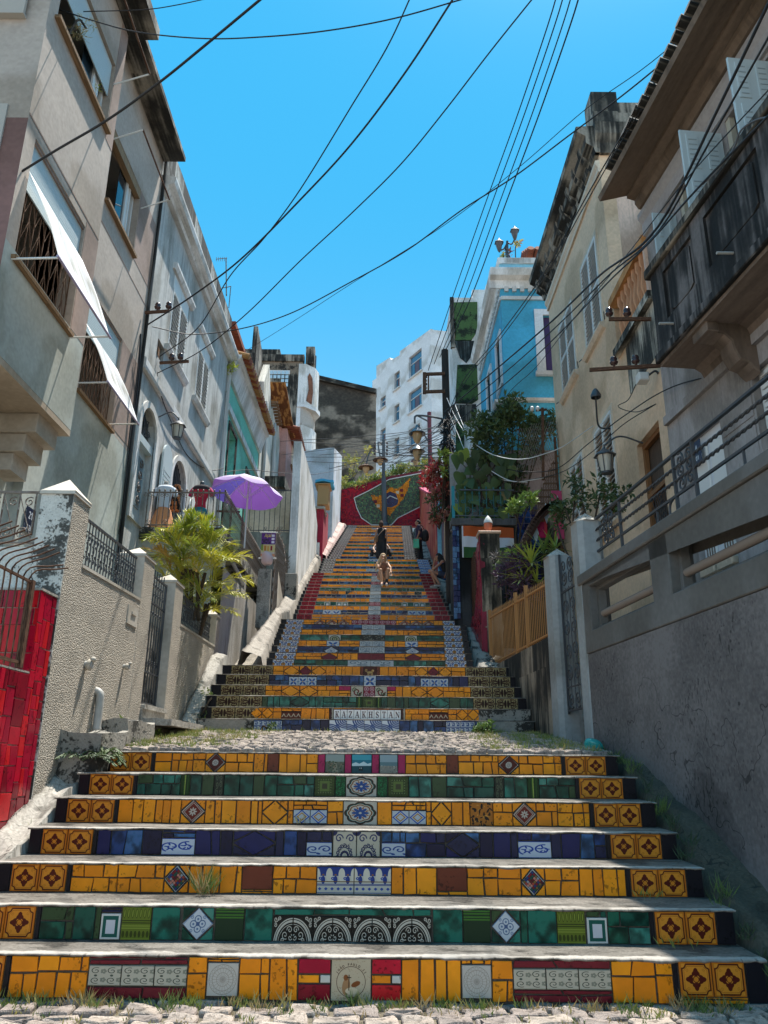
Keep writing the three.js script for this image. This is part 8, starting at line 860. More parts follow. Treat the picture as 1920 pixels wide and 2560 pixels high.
for (const [px, top, sk, l, extra] of [[415, [0.62, 0.66, 0.72], [0.62, 0.26, 0.11], 'mannequin in white top and orange skirt on the terrace', 0], [505, [0.46, 0.015, 0.045], [0.01, 0.16, 0.19], 'mannequin in red top and teal skirt on the terrace', 1]]) {
const p = atD(px, 1215, 17.1), y0 = p.y - 0.62, x = p.x, d = 17.1, t = thing('mannequin', l, 'mannequin', [x, 6.62, d]);
part('stand', [rod(V(x, 6.62, d), V(x, y0, d), 0.02), lathe([[0.18, 0], [0.16, 0.03], [0.02, 0.05]], x, 6.62, d)], M.iron, t);
part('torso', ellG(1, 0.62, [[0.13, -0.05], [0.14, 0.05], [0.12, 0.2], [0.16, 0.36], [0.2, 0.5], [0.21, 0.56], [0.17, 0.61], [0.06, 0.64]], x, y0, d), mat(top, { roughness: 0.8 }), t); part('neck', ellG(1, 0.9, [[0.055, 0.62], [0.05, 0.7], [0.045, 0.73], [0.001, 0.74]], x, y0, d), extra ? M.iron : M.cementW, t);
for (const s of [-1, 1]) part('sleeve', tube([V(x + s * 0.17, y0 + 0.55, d), V(x + s * 0.235, y0 + 0.46, d), V(x + s * 0.25, y0 + 0.36, d)], 0.055, 8), mat(extra ? [0.42, 0.02, 0.08] : top, { roughness: 0.8 }), t); if (extra) part('yoke', ellG(1, 0.64, [[0.205, 0.5], [0.215, 0.56], [0.175, 0.615], [0.06, 0.645]], x, y0, d), mat([0.03, 0.02, 0.025]), t);
const sg = new THREE.LatheGeometry([[0.14, 0.06], [0.17, 0.02], [0.22, -0.15], [0.27, -0.35], [0.31, -0.55]].map(([r, h]) => new THREE.Vector2(r, h)), 40), sp = sg.attributes.position; for (let i = 0; i < sp.count; i++) { const a = Math.atan2(sp.getZ(i), sp.getX(i)), k = 1 + 0.07 * Math.sin(a * 9) * Math.min(1, (0.06 - sp.getY(i)) * 2.5); sp.setX(i, sp.getX(i) * k); sp.setZ(i, sp.getZ(i) * k); } sg.computeVertexNormals(); sg.translate(x, y0, -d); part('skirt', sg, mat(sk, { roughness: 0.8, side: THREE.DoubleSide }), t);
}
{ const t = thing('hanging_dress', 'orange and black patterned dress hanging by the arched door', 'garment', [-4.75, 7.5, 17.4]); const p = atD(440, 1240, 17.5); part('cloth', ellG(1, 0.4, [[0.04, 0.3], [0.1, 0.25], [0.12, 0.1], [0.1, -0.1], [0.16, -0.4], [0.02, -0.41]], p.x, p.y, 17.5, 12), mat([0.35, 0.15, 0.05], { map: dtex(128, 128, [0.3, 0.3], (u, v) => fbm(u, v, 6, 3, 9) > 0.5 ? [1, 0.9, 0.8] : [0.1, 0.1, 0.15]) }), t); }
single('stool', [lathe([[0.16, 0.42], [0.17, 0.45], [0.001, 0.46]], -4.1, 6.62, 18.2), rod(V(-4.2, 6.62, 18.2), V(-4.15, 7.05, 18.2), 0.02), rod(V(-4.0, 6.62, 18.2), V(-4.05, 7.05, 18.2), 0.02)], M.frameW, 'small white plastic stool behind the terrace railing', 'stool');
{ const g = displace(new THREE.SphereGeometry(0.16, 16, 12), 0.08, 6); g.scale(1, 1.15, 1); g.translate(-3.2, 6.9, -20.5); single('plastic_bag', g, mat([0.62, 0.45, 0.45], { roughness: 0.4 }), 'white and red plastic bag on the gate post', 'bag'); const g2 = displace(new THREE.SphereGeometry(0.12, 14, 10), 0.1, 8); g2.scale(1, 0.6, 1); const pp = atD(1470, 1868, 10.6); g2.translate(2.76, 1.85, -10.5); void pp; single('plastic_bottle', g2, mat([0.03, 0.33, 0.30], { roughness: 0.2 }), 'crumpled turquoise plastic by the grey wall at landing', 'litter'); }
// ---------------------------------------------------------------- people: one continuous body each, meshed from joined tapered capsules
function sdfMesh(prims, cell, k = 0.03) {
let lo = [1e9, 1e9, 1e9], hi = [-1e9, -1e9, -1e9]; for (const [a, b, r1, r2] of prims) for (const [p, r] of [[a, r1], [b, r2]]) for (let i = 0; i < 3; i++) { lo[i] = Math.min(lo[i], p[i] - r); hi[i] = Math.max(hi[i], p[i] + r); }
const c = lo.map((v, i) => (v + hi[i]) / 2), L = Math.max(...hi.map((v, i) => v - lo[i])) + cell * 6, n = Math.ceil(L / cell), mc = new MarchingCubes(n, new THREE.MeshStandardMaterial(), false, false, 90000); mc.isolation = 0;
const half = n / 2, f = mc.field; const pr = prims.map(([a, b, r1, r2]) => { const d = [b[0] - a[0], b[1] - a[1], b[2] - a[2]]; return [a, d, d[0] * d[0] + d[1] * d[1] + d[2] * d[2] + 1e-9, r1, r2]; });
for (let z = 0; z < n; z++) for (let y = 0; y < n; y++) for (let x = 0; x < n; x++) { const p = [(x - half) / half * L / 2 + c[0], (y - half) / half * L / 2 + c[1], (z - half) / half * L / 2 + c[2]]; let s = 1e3; for (const [a, d, dd, r1, r2] of pr) { const q0 = p[0] - a[0], q1 = p[1] - a[1], q2 = p[2] - a[2], t = Math.max(0, Math.min(1, (q0 * d[0] + q1 * d[1] + q2 * d[2]) / dd)), e0 = q0 - d[0] * t, e1 = q1 - d[1] * t, e2 = q2 - d[2] * t, dist = Math.sqrt(e0 * e0 + e1 * e1 + e2 * e2) - (r1 + (r2 - r1) * t); if (dist > s + k) continue; const h = Math.max(0, Math.min(1, 0.5 + 0.5 * (s - dist) / k)); s = s * (1 - h) + dist * h - k * h * (1 - h); } f[x + y * n + z * n * n] = -s; }
mc.update(); const P = mc.positionArray.slice(0, mc.count * 3), N = mc.normalArray.slice(0, mc.count * 3); for (let i = 0; i < mc.count; i++) for (let j = 0; j < 3; j++) P[i * 3 + j] = P[i * 3 + j] * L / 2 + c[j];
const g = new THREE.BufferGeometry(); g.setAttribute('position', new THREE.BufferAttribute(new Float32Array(P), 3)); g.setAttribute('normal', new THREE.BufferAttribute(new Float32Array(N), 3)); return g;
}
function handPrims(w, dir, nrm, curl, s = 1) { const D = new THREE.Vector3(...dir).normalize(), Nn = new THREE.Vector3(...nrm).normalize(), S = D.clone().cross(Nn).normalize(), W = new THREE.Vector3(...w), P = (a, b, c) => W.clone().addScaledVector(D, a * s).addScaledVector(S, b * s).addScaledVector(Nn, c * s).toArray(), out = [[P(0, 0, 0), P(0.05, -0.02, 0), 0.024 * s, 0.022 * s], [P(0.01, 0, 0), P(0.075, 0.02, 0), 0.023 * s, 0.02 * s], [P(0.02, 0, 0), P(0.08, -0.025, 0), 0.02 * s, 0.016 * s]]; [[-0.032, 0.058], [-0.011, 0.066], [0.011, 0.07], [0.032, 0.062]].forEach(([b, l], i) => { const r = (i === 0 ? 0.0085 : 0.0095) * s, k1 = P(0.085, b, 0), k2 = P(0.085 + l * 0.5, b * 1.15, curl * 0.02), k3 = P(0.085 + l * (0.9 - curl * 0.3), b * 1.18, curl * 0.05); out.push([k1, k2, r, r * 0.95], [k2, k3, r * 0.95, r * 0.8]); }); out.push([P(0.02, 0.025, 0.0), P(0.05, 0.05, 0.012), 0.013 * s, 0.011 * s], [P(0.05, 0.05, 0.012), P(0.082, 0.058, 0.02), 0.011 * s, 0.009 * s]); return out; }
function headPrims(c, fwd, s = 1) { const F = new THREE.Vector3(...fwd).normalize(), U0 = new THREE.Vector3(0, 1, 0), R = F.clone().cross(U0).normalize(), U = R.clone().cross(F).normalize(), C = new THREE.Vector3(...c), P = (f, u, r) => C.clone().addScaledVector(F, f * s).addScaledVector(U, u * s).addScaledVector(R, r * s).toArray(); return [[P(-0.015, 0.03, 0), P(0.0, 0.02, 0), 0.088 * s, 0.085 * s], [P(0.02, -0.03, 0), P(0.045, -0.075, 0), 0.066 * s, 0.04 * s], [P(0.085, 0.015, 0), P(0.105, -0.02, 0), 0.011 * s, 0.015 * s], [P(0.08, 0.03, -0.045), P(0.085, 0.03, 0.045), 0.012 * s, 0.012 * s], [P(0.082, -0.058, -0.02), P(0.082, -0.058, 0.02), 0.009 * s, 0.009 * s], [P(-0.005, 0.0, 0.085), P(-0.01, -0.03, 0.085), 0.014 * s, 0.01 * s], [P(-0.005, 0.0, -0.085), P(-0.01, -0.03, -0.085), 0.014 * s, 0.01 * s]]; }
function eyes(c, fwd) { const F = new THREE.Vector3(...fwd).normalize(), R = F.clone().cross(new THREE.Vector3(0, 1, 0)).normalize(), C = new THREE.Vector3(...c); return [-1, 1].map(s => { const p = C.clone().addScaledVector(F, 0.079).addScaledVector(R, s * 0.034).add(new THREE.Vector3(0, 0.012, 0)); const g = new THREE.SphereGeometry(0.011, 8, 6); g.translate(p.x, p.y, p.z); return g; }); }
const skinM = c => mat(c, { roughness: 0.55 });
function person(label, base, turn, J, c) {
const t = thing('person', label, 'person', base), s = J.s || 1; t.rotation.y = turn; const B = []; const cap = (a, b, r1, r2) => B.push([a, b, r1 * s, r2 * s]);
cap(J.hip, J.waist, 0.135, 0.115); cap(J.waist, J.chest, 0.115, 0.135); cap(J.chest, J.neck, 0.12, 0.055); cap(J.shL, J.shR, 0.065, 0.065); cap(J.hipL, J.hipR, 0.11, 0.11); cap(J.neck, J.head, 0.05, 0.048);
for (const [a, b, h, hd, nr, cu] of [[J.shL, J.elL, J.haL, J.hdL, J.hnL || [0, 0, 1], J.cuL || 0.6], [J.shR, J.elR, J.haR, J.hdR, J.hnR || [0, 0, 1], J.cuR || 0.6]]) { cap(a, b, 0.048, 0.038); cap(b, h, 0.038, 0.025); B.push(...handPrims(h, hd, nr, cu)); }
for (const [a, b, f, toe] of [[J.hipL, J.knL, J.anL, J.toL], [J.hipR, J.knR, J.anR, J.toR]]) { cap(a, b, 0.088, 0.056); cap(b, f, 0.056, 0.036); cap(f, toe, 0.04, 0.03); }
B.push(...headPrims(J.head, J.look)); local('body', sdfMesh(B, 0.0135, 0.022), skinM(c.skin), t); local('eyes', eyes(J.head, J.look), mat([0.02, 0.015, 0.012], { roughness: 0.2 }), t);
for (const [n, prims, col, k] of c.wear) local(n, sdfMesh(prims.map(([a, b, r1, r2]) => [a, b, r1, r2]), 0.015, k || 0.03), mat(col, { roughness: 0.85 }), t);
return t;
}
{ // standing woman seen from behind
const p = atD(953, 1398, 30.62), J = { hip: [0, 0.92, 0], waist: [0, 1.06, 0], chest: [0, 1.24, -0.01], neck: [0, 1.39, 0.0], head: [-0.02, 1.54, 0.0], shL: [-0.17, 1.33, 0], shR: [0.17, 1.33, 0], hipL: [-0.085, 0.88, 0], hipR: [0.085, 0.88, 0], knL: [-0.09, 0.48, -0.03], knR: [0.1, 0.48, 0.02], anL: [-0.09, 0.08, 0], anR: [0.1, 0.08, 0.04], toL: [-0.1, 0.035, -0.13], toR: [0.12, 0.035, -0.09], elL: [-0.24, 1.08, 0.0], elR: [0.23, 1.06, -0.02], haL: [-0.25, 0.86, -0.1], haR: [0.2, 0.86, -0.16], hdL: [0.1, -0.6, -0.8], hdR: [-0.2, -0.5, -0.9], look: [-0.2, 0.1, -1] };
const t = person('woman in black sleeveless jumpsuit standing with her back turned, hair in bun', [p.x, 9.47, 30.66], 0, J, { skin: [0.36, 0.19, 0.12], wear: [['jumpsuit', [[[0, 0.9, 0], [0, 1.08, 0], 0.165, 0.14], [[0, 1.08, 0], [0, 1.26, 0], 0.14, 0.158], [[-0.1, 1.3, 0], [0.1, 1.3, 0], 0.085, 0.085], [[-0.09, 0.88, 0], [-0.1, 0.2, 0], 0.125, 0.12], [[0.09, 0.88, 0], [0.11, 0.2, 0.02], 0.125, 0.12]], [0.008, 0.008, 0.01], 0.05], ['hair', [[[-0.02, 1.58, 0.03], [-0.02, 1.52, 0.05], 0.1, 0.085], [[-0.02, 1.66, 0.04], [-0.01, 1.69, 0.03], 0.055, 0.05]], [0.05, 0.02, 0.01], 0.03], ['bag', [[[-0.2, 0.95, 0.1], [-0.22, 0.86, 0.1], 0.08, 0.09]], [0.16, 0.09, 0.05]]] });
t.updateWorldMatrix(true, false); local('bag_strap', tube([new THREE.Vector3(0.14, 1.4, 0.0), new THREE.Vector3(0.05, 1.25, 0.165), new THREE.Vector3(-0.1, 1.08, 0.165), new THREE.Vector3(-0.2, 0.95, 0.12)], 0.013, 5), mat([0.35, 0.24, 0.18]), t);
}
{ // person sitting behind her, knees apart
const J = { hip: [0, 0.47, -0.45], waist: [0, 0.6, -0.46], chest: [0, 0.8, -0.4], neck: [0, 0.95, -0.34], head: [0.03, 1.08, -0.28], shL: [-0.2, 0.9, -0.36], shR: [0.2, 0.9, -0.36], hipL: [-0.1, 0.46, -0.42], hipR: [0.1, 0.46, -0.42], knL: [-0.36, 0.5, -0.05], knR: [0.34, 0.52, -0.05], anL: [-0.42, 0.08, 0.05], anR: [0.4, 0.08, 0.05], toL: [-0.46, 0.04, 0.18], toR: [0.45, 0.04, 0.18], elL: [-0.33, 0.66, -0.2], elR: [0.33, 0.66, -0.2], haL: [-0.3, 0.5, 0.03], haR: [0.38, 0.5, 0.04], hdL: [0.4, -0.7, 0.5], hdR: [0.5, -0.6, 0.4], look: [0, -0.2, 1] };
const p = atD(953, 1398, 30.7); person('seated person in black half hidden behind the standing woman', [p.x, 9.5, 31.0], 0, J, { skin: [0.42, 0.24, 0.16], wear: [['shirt', [[[0, 0.45, -0.45], [0, 0.62, -0.46], 0.15, 0.15], [[0, 0.62, -0.46], [0, 0.85, -0.38], 0.15, 0.14], [[-0.19, 0.9, -0.36], [0.19, 0.9, -0.36], 0.08, 0.08]], [0.012, 0.012, 0.014]], ['trousers', [[[-0.1, 0.46, -0.42], [-0.36, 0.5, -0.05], 0.105, 0.08], [[-0.36, 0.5, -0.05], [-0.42, 0.1, 0.05], 0.08, 0.06], [[0.1, 0.46, -0.42], [0.34, 0.52, -0.05], 0.105, 0.08], [[0.34, 0.52, -0.05], [0.4, 0.1, 0.05], 0.08, 0.06]], [0.01, 0.01, 0.012]], ['hair', [[[0.03, 1.14, -0.31], [0.03, 1.08, -0.34], 0.1, 0.09]], [0.02, 0.014, 0.01]]] });
}
{ // man in profile
const p = atD(1048, 1398, 30.62), J = { hip: [0, 0.98, 0], waist: [0.01, 1.12, 0], chest: [0.0, 1.34, 0], neck: [-0.03, 1.51, 0], head: [-0.06, 1.64, 0], shL: [-0.02, 1.44, 0.2], shR: [0.02, 1.44, -0.2], hipL: [0, 0.93, 0.09], hipR: [0, 0.93, -0.09], knL: [-0.05, 0.5, 0.1], knR: [0.07, 0.5, -0.1], anL: [-0.02, 0.08, 0.1], anR: [0.13, 0.08, -0.1], toL: [-0.16, 0.035, 0.11], toR: [-0.01, 0.035, -0.1], elL: [0.0, 1.15, 0.27], elR: [0.02, 1.15, -0.25], haL: [-0.09, 0.92, 0.25], haR: [-0.1, 0.95, -0.22], hdL: [-0.4, -0.9, 0], hdR: [-0.4, -0.9, 0], look: [-1, 0.12, 0.25], cuL: 1 };
const t = person('man in dark shirt and black trousers carrying a green bag', [p.x, 9.47, 30.66], 0, J, { skin: [0.28, 0.13, 0.08], wear: [['shirt', [[[0, 0.96, 0], [0.01, 1.12, 0], 0.155, 0.15], [[0.01, 1.12, 0], [0, 1.36, 0], 0.15, 0.15], [[-0.02, 1.43, 0.19], [0.02, 1.43, -0.19], 0.085, 0.085], [[-0.02, 1.44, 0.2], [0, 1.27, 0.25], 0.068, 0.065], [[0.02, 1.44, -0.2], [0.02, 1.27, -0.24], 0.068, 0.065]], [0.02, 0.013, 0.035]], ['trousers', [[[0, 0.95, 0.08], [-0.05, 0.5, 0.1], 0.115, 0.08], [[-0.05, 0.5, 0.1], [-0.02, 0.1, 0.1], 0.08, 0.065], [[0, 0.95, -0.08], [0.07, 0.5, -0.1], 0.115, 0.08], [[0.07, 0.5, -0.1], [0.13, 0.1, -0.1], 0.08, 0.065]], [0.01, 0.01, 0.012]], ['hair', [[[-0.04, 1.7, 0], [-0.01, 1.66, 0], 0.09, 0.09]], [0.008, 0.007, 0.007]]] }); void t;
const g = displace(new THREE.BoxGeometry(0.22, 0.34, 0.1, 8, 10, 4), 0.05, 7); g.translate(p.x - 0.13, 9.47 + 0.68, -30.41); single('shopping_bag', [g, tube([V(p.x - 0.2, 10.3, 30.42), V(p.x - 0.12, 10.33, 30.41), V(p.x - 0.06, 10.3, 30.41)], 0.01, 5)], mat([0.06, 0.38, 0.23], { roughness: 0.5 }), 'green bag in the hand of the man in dark shirt', 'bag');
const h = displace(new THREE.SphereGeometry(0.2, 16, 12), 0.05, 5); h.scale(0.8, 1.25, 1); h.translate(p.x + 0.25, 9.47 + 1.08, -30.62); single('shoulder_bag', [h, tube([V(p.x + 0.22, 10.75, 30.5), V(p.x + 0.05, 10.98, 30.45), V(p.x - 0.08, 10.8, 30.48)], 0.016, 5)], mat([0.012, 0.011, 0.013]), 'black bag on the back of the man in dark shirt', 'bag');
}
{ // woman sitting in the middle, hand at her face
const p = atD(957, 1472, 24.6), J = { hip: [0, 0.44, -0.62], waist: [0, 0.58, -0.6], chest: [-0.02, 0.78, -0.5], neck: [-0.02, 0.93, -0.43], head: [0.0, 1.06, -0.38], shL: [-0.18, 0.87, -0.46], shR: [0.15, 0.87, -0.46], hipL: [-0.09, 0.43, -0.56], hipR: [0.1, 0.43, -0.56], knL: [-0.08, 0.56, -0.12], knR: [0.17, 0.58, -0.12], anL: [-0.03, 0.08, 0.02], anR: [0.12, 0.08, 0.02], toL: [-0.04, 0.035, 0.16], toR: [0.13, 0.035, 0.16], elL: [-0.14, 0.66, -0.16], elR: [0.25, 0.68, -0.26], haL: [-0.04, 0.86, -0.22], haR: [0.26, 0.48, -0.1], hdL: [0.4, 0.9, -0.1], hdR: [0, -0.9, 0.3], look: [0.25, 0.1, 1] };
person('woman with long fair hair sitting on the steps, knees together, hand at face', [p.x, level(24.6) + 0.13, 24.72], 0, J, { skin: [0.40, 0.20, 0.11], wear: [['shorts', [[[0, 0.44, -0.62], [0, 0.52, -0.6], 0.15, 0.14], [[-0.09, 0.44, -0.56], [-0.085, 0.5, -0.36], 0.108, 0.1], [[0.1, 0.44, -0.56], [0.14, 0.51, -0.36], 0.108, 0.1]], [0.20, 0.13, 0.1]], ['top', [[[0, 0.58, -0.6], [-0.02, 0.78, -0.5], 0.128, 0.146], [[-0.13, 0.84, -0.46], [0.1, 0.84, -0.46], 0.07, 0.07]], [0.28, 0.13, 0.08]], ['hair', [[[0, 1.12, -0.41], [-0.02, 1.06, -0.45], 0.1, 0.1], [[-0.07, 1.06, -0.42], [-0.17, 0.82, -0.4], 0.06, 0.06], [[-0.17, 0.82, -0.4], [-0.24, 0.6, -0.34], 0.06, 0.025], [[0.08, 1.05, -0.44], [0.1, 0.85, -0.48], 0.045, 0.03]], [0.42, 0.28, 0.16], 0.04], ['ankle_wrap', [[[0.13, 0.2, 0.0], [0.12, 0.1, 0.02], 0.05, 0.05]], [0.01, 0.01, 0.01]], ['sandals', [[[-0.03, 0.02, -0.02], [-0.04, 0.015, 0.19], 0.035, 0.032], [[0.12, 0.02, -0.02], [0.13, 0.015, 0.19], 0.035, 0.032]], [0.45, 0.40, 0.38], 0.01]] });
}
{ // woman in blue sitting at the right end, turned to the left
const p = atD(1104, 1462, 24.9), J = { hip: [0.12, 0.42, 0], waist: [0.12, 0.57, 0], chest: [0.02, 0.76, 0], neck: [-0.06, 0.9, 0], head: [-0.12, 1.02, 0.02], shL: [0.0, 0.84, 0.17], shR: [0.0, 0.84, -0.17], hipL: [0.08, 0.41, 0.09], hipR: [0.08, 0.41, -0.09], knL: [-0.33, 0.5, 0.09], knR: [-0.33, 0.52, -0.07], anL: [-0.12, 0.08, 0.18], anR: [-0.2, 0.08, -0.02], toL: [-0.26, 0.035, 0.22], toR: [-0.34, 0.035, 0.0], elL: [-0.26, 0.62, 0.16], elR: [-0.28, 0.66, -0.12], haL: [-0.36, 0.56, 0.02], haR: [-0.24, 0.9, 0.0], hdL: [-0.5, -0.1, -0.6], hdR: [0.3, 0.9, 0.2], look: [-0.95, -0.15, 0.3] };
person('woman with long black hair in blue top sitting at the right end of steps', [p.x + 0.02, level(24.9) + 0.02, 25.0], 0.1, J, { skin: [0.33, 0.16, 0.10], wear: [['top', [[[0.12, 0.42, 0], [0.12, 0.58, 0], 0.155, 0.14], [[0.12, 0.58, 0], [0.02, 0.76, 0], 0.14, 0.148], [[0, 0.82, 0.15], [0, 0.82, -0.15], 0.075, 0.075]], [0.012, 0.07, 0.25]], ['shorts', [[[0.08, 0.41, 0.09], [-0.08, 0.45, 0.09], 0.11, 0.1], [[0.08, 0.41, -0.09], [-0.08, 0.45, -0.08], 0.11, 0.1]], [0.02, 0.03, 0.06]], ['hair', [[[-0.1, 1.08, 0.01], [-0.05, 1.03, 0.01], 0.1, 0.1], [[-0.04, 1.0, 0.04], [0.04, 0.75, 0.1], 0.1, 0.11], [[0.04, 0.75, 0.1], [0.06, 0.5, 0.12], 0.11, 0.05], [[-0.1, 0.98, 0.09], [-0.08, 0.75, 0.14], 0.05, 0.03]], [0.008, 0.007, 0.008], 0.05], ['sandals', [[[-0.1, 0.02, 0.18], [-0.29, 0.015, 0.23], 0.035, 0.03], [[-0.18, 0.02, -0.02], [-0.37, 0.015, 0.0], 0.035, 0.03]], [0.5, 0.48, 0.46], 0.01]] });
}
// ---------------------------------------------------------------- poles, lamps and overhead cables
function cablePts(list) { return list.map(([x, y, d]) => atD(x, y, d)); }
function cable(label, list, r, m = M.cable, group) { const p = cablePts(list); return single('overhead_cable', tube(p, r, 5, 10), m, label, 'cable', group); }
{
const d = 23.4, a = atD(1112, 876, d), t = thing('utility_pole', 'dark wooden utility pole wrapped in tangled cables', 'pole', [a.x, 6.4, d]); const xb = atD(1122, 1190, d).x; part('shaft', [rod(V(xb, 6.2, d), a, 0.15, 0.12, 12)], M.pole, t);
const f = (x, y) => atD(x, y, d - 0.2); part('crossarm', [bar(f(1058, 936), f(1112, 934), 0.09), bar(f(1060, 980), f(1112, 978), 0.09), bar(f(1061, 932), f(1061, 984), 0.11), bar(f(1071, 940), f(1071, 980), 0.05)], M.ironR, t);
for (let i = 0; i < 5; i++) { const c = f(1063, 940 + i * 9); part('insulator', lathe([[0.02, -0.05], [0.07, -0.03], [0.07, 0.02], [0.03, 0.06]], c.x, c.y, -c.z + 0.06, 8), i % 2 ? M.porcW : M.porcelain, t); }
part('lamp_arm', tube([atD(1112, 1049, d - 0.1), atD(1085, 1043, d - 0.3), atD(1052, 1039, d - 0.5), atD(1038, 1041, d - 0.6), atD(1037, 1058, d - 0.6)], 0.035, 6), M.cableG, t); part('junction_box', [cbox(a.x - 0.16, a.x + 0.2, atD(1, 1128, d).y, atD(1, 1108, d).y, d - 0.35, d - 0.12, 0.02)], mat([0.03, 0.04, 0.09]), t);
const g = []; for (let i = 0; i < 46; i++) { const y0 = rr(1040, 1135), x0 = 1112 + (y0 - 876) * 0.032; g.push(tube([atD(x0 + rr(-6, 6), y0, d - 0.2), atD(x0 + rr(-24, 20), y0 + rr(5, 30), d - rr(0.2, 0.8)), atD(x0 + rr(-22, 22), y0 + rr(-10, 40), d - rr(0.2, 0.7)), atD(x0 + rr(-6, 6), y0 + rr(-20, 50), d - 0.2)], rr(0.008, 0.02), 4, 7)); } part('cable_tangle', g, M.cable, t).userData.kind = 'stuff';
}
function bellLamp(label, px, py, d, s, group) { const c = atD(px, py, d), t = thing('street_lamp', label, 'lamp', [c.x, c.y, d], group); part('shade', lathe([[0.05, 0.42], [0.09, 0.34], [0.1, 0.26], [0.2, 0.2], [0.24, 0.1], [0.36, 0.02], [0.38, -0.03], [0.34, -0.02], [0.2, 0.06]].map(([r, h]) => [r * s, h * s]), c.x, c.y, d, 20), mat([0.13, 0.15, 0.17], { roughness: 0.35, metalness: 0.4 }), t); part('bulb_glass', lathe([[0.21, 0.03], [0.22, -0.1], [0.17, -0.3], [0.1, -0.42], [0.04, -0.48], [0.0, -0.5]].map(([r, h]) => [r * s, h * s]), c.x, c.y, d, 16), mat([0.42, 0.28, 0.14], { roughness: 0.25 }), t); return t; }
bellLamp('upper grey bell shaped street lamp with amber glass', 1043, 1084, 22.8, 0.72); bellLamp('second grey bell shaped street lamp below the first', 1043, 1128, 24.6, 0.72); bellLamp('third smaller bell lamp lowest of the hanging row', 1039, 1152, 33, 0.58);
{ const d = 33.5, a = atD(1073, 1031, d), t = thing('utility_pole', 'dark red iron pole left of the wooden utility pole', 'pole', [a.x, 12, d]); part('shaft', rod(V(a.x + 0.05, 11.2, d), a, 0.11, 0.1, 8), mat([0.14, 0.02, 0.03], { roughness: 0.5 }), t); part('bracket', [bar(a.clone().setY(a.y - 0.5), atD(1045, 1040, d), 0.06), bar(a.clone().setY(a.y - 1.6), atD(1045, 1062, d), 0.06)], M.cableG, t); }
{ const d = 40.7, a = atD(959, 1100, d), t = thing('street_lamp', 'black lamp post standing in front of flag mural', 'lamp', [a.x + 0.1, 13.9, d]), xb = atD(963, 1300, d).x; part('post', [rod(V(xb, 13.8, d), V(a.x + 0.02, atD(960, 1195, d).y, d), 0.17, 0.14, 10), rod(V(a.x + 0.02, atD(960, 1196, d).y, d), a, 0.1, 0.09, 10), lathe([[0.24, 0], [0.24, 0.3], [0.18, 0.4]], xb, 13.8, d, 12)], M.iron, t); const yb = atD(960, 1140, d).y; part('arm', [tube([V(a.x, yb + 0.6, d), V(a.x - 0.3, yb + 0.9, d), atD(950, 1142, d)], 0.04, 5), tube([V(a.x, yb + 0.1, d), V(a.x - 0.7, yb + 0.3, d), atD(915, 1162, d)], 0.04, 5)], M.iron, t); for (const [x, y] of [[951, 1150], [915, 1169]]) { const c = atD(x, y, d); part('lamp_head', lathe([[0.05, 0.25], [0.12, 0.15], [0.42, 0.02], [0.44, -0.03], [0.2, 0.0]], c.x, c.y, d, 14), M.ironR, t); part('bulb_glass', lathe([[0.2, 0], [0.2, -0.12], [0.1, -0.3], [0, -0.36]], c.x, c.y, d, 10), mat([0.42, 0.28, 0.14], { roughness: 0.25 }), t); } part('insulator', [...Array(8)].map((_, i) => ball(0.07, a.x + (i % 2 ? 0.2 : -0.5), atD(960, 1108 + (i >> 1) * 9, d).y, d, 6)), M.porcelain, t); }
const q = (a) => a.map(([x, y, d]) => [x * 1.1574, y * 1.1574, d]);
cable('thick black cable crossing the upper left corner', q([[-30, 418, 8.6], [115, 328, 8.3], [230, 260, 8.0], [345, 177, 7.6], [440, 100, 7.2], [575, -12, 6.8]]), 0.017);
cable('sagging cable from brown house top window to the sky at top centre', q([[118, 18, 8.9], [220, 50, 8.8], [290, 68, 8.7], [440, 83, 8.4], [560, 80, 8.1], [700, 67, 7.9], [850, 40, 7.8], [1020, -8, 7.6]]), 0.010);
cable('short thin cable at the very top left of sky', q([[180, 25, 9.2], [320, 20, 9.2], [380, 11, 9.1], [460, -6, 9]]), 0.008);
cable('left steep cable from grey house to sky left of centre', q([[345, 770, 16.6], [430, 705, 15], [500, 592, 13.6], [570, 515, 12.7], [640, 422, 11.8], [760, 228, 10.3], [840, 95, 9.4], [893, -20, 8.8]]), 0.012);
cable('thicker steep cable from grey house to sky at centre', q([[318, 702, 15.2], [420, 636, 14], [520, 560, 13], [650, 430, 11.8], [760, 310, 10.8], [880, 150, 9.8], [990, -20, 9]]), 0.017);
cable('long cable from grey house insulators to sky right of centre', q([[340, 806, 16.6], [430, 760, 16], [530, 680, 14.8], [650, 562, 13.4], [760, 460, 12.4], [870, 350, 11.3], [960, 240, 10.5], [1060, 110, 9.7], [1160, -15, 9]]), 0.012);
cable('long thick cable from mint house corner to right eaves', q([[330, 706, 15.3], [420, 722, 17], [510, 712, 17.5], [620, 680, 16.6], [760, 608, 15.3], [880, 540, 14.2], [1000, 452, 13], [1110, 382, 12.1], [1230, 292, 11.2], [1350, 202, 10.2], [1470, 104, 9.2], [1610, -10, 8.2]]), 0.014);
cable('long thin cable just above the thick one towards right eaves', q([[520, 765, 26], [640, 690, 22], [760, 612, 19], [960, 486, 16], [1120, 362, 13.5], [1270, 232, 11.4], [1400, 140, 10], [1560, 5, 8.6]]), 0.008);
const four = 'four parallel cables from the pole to the top of sky';
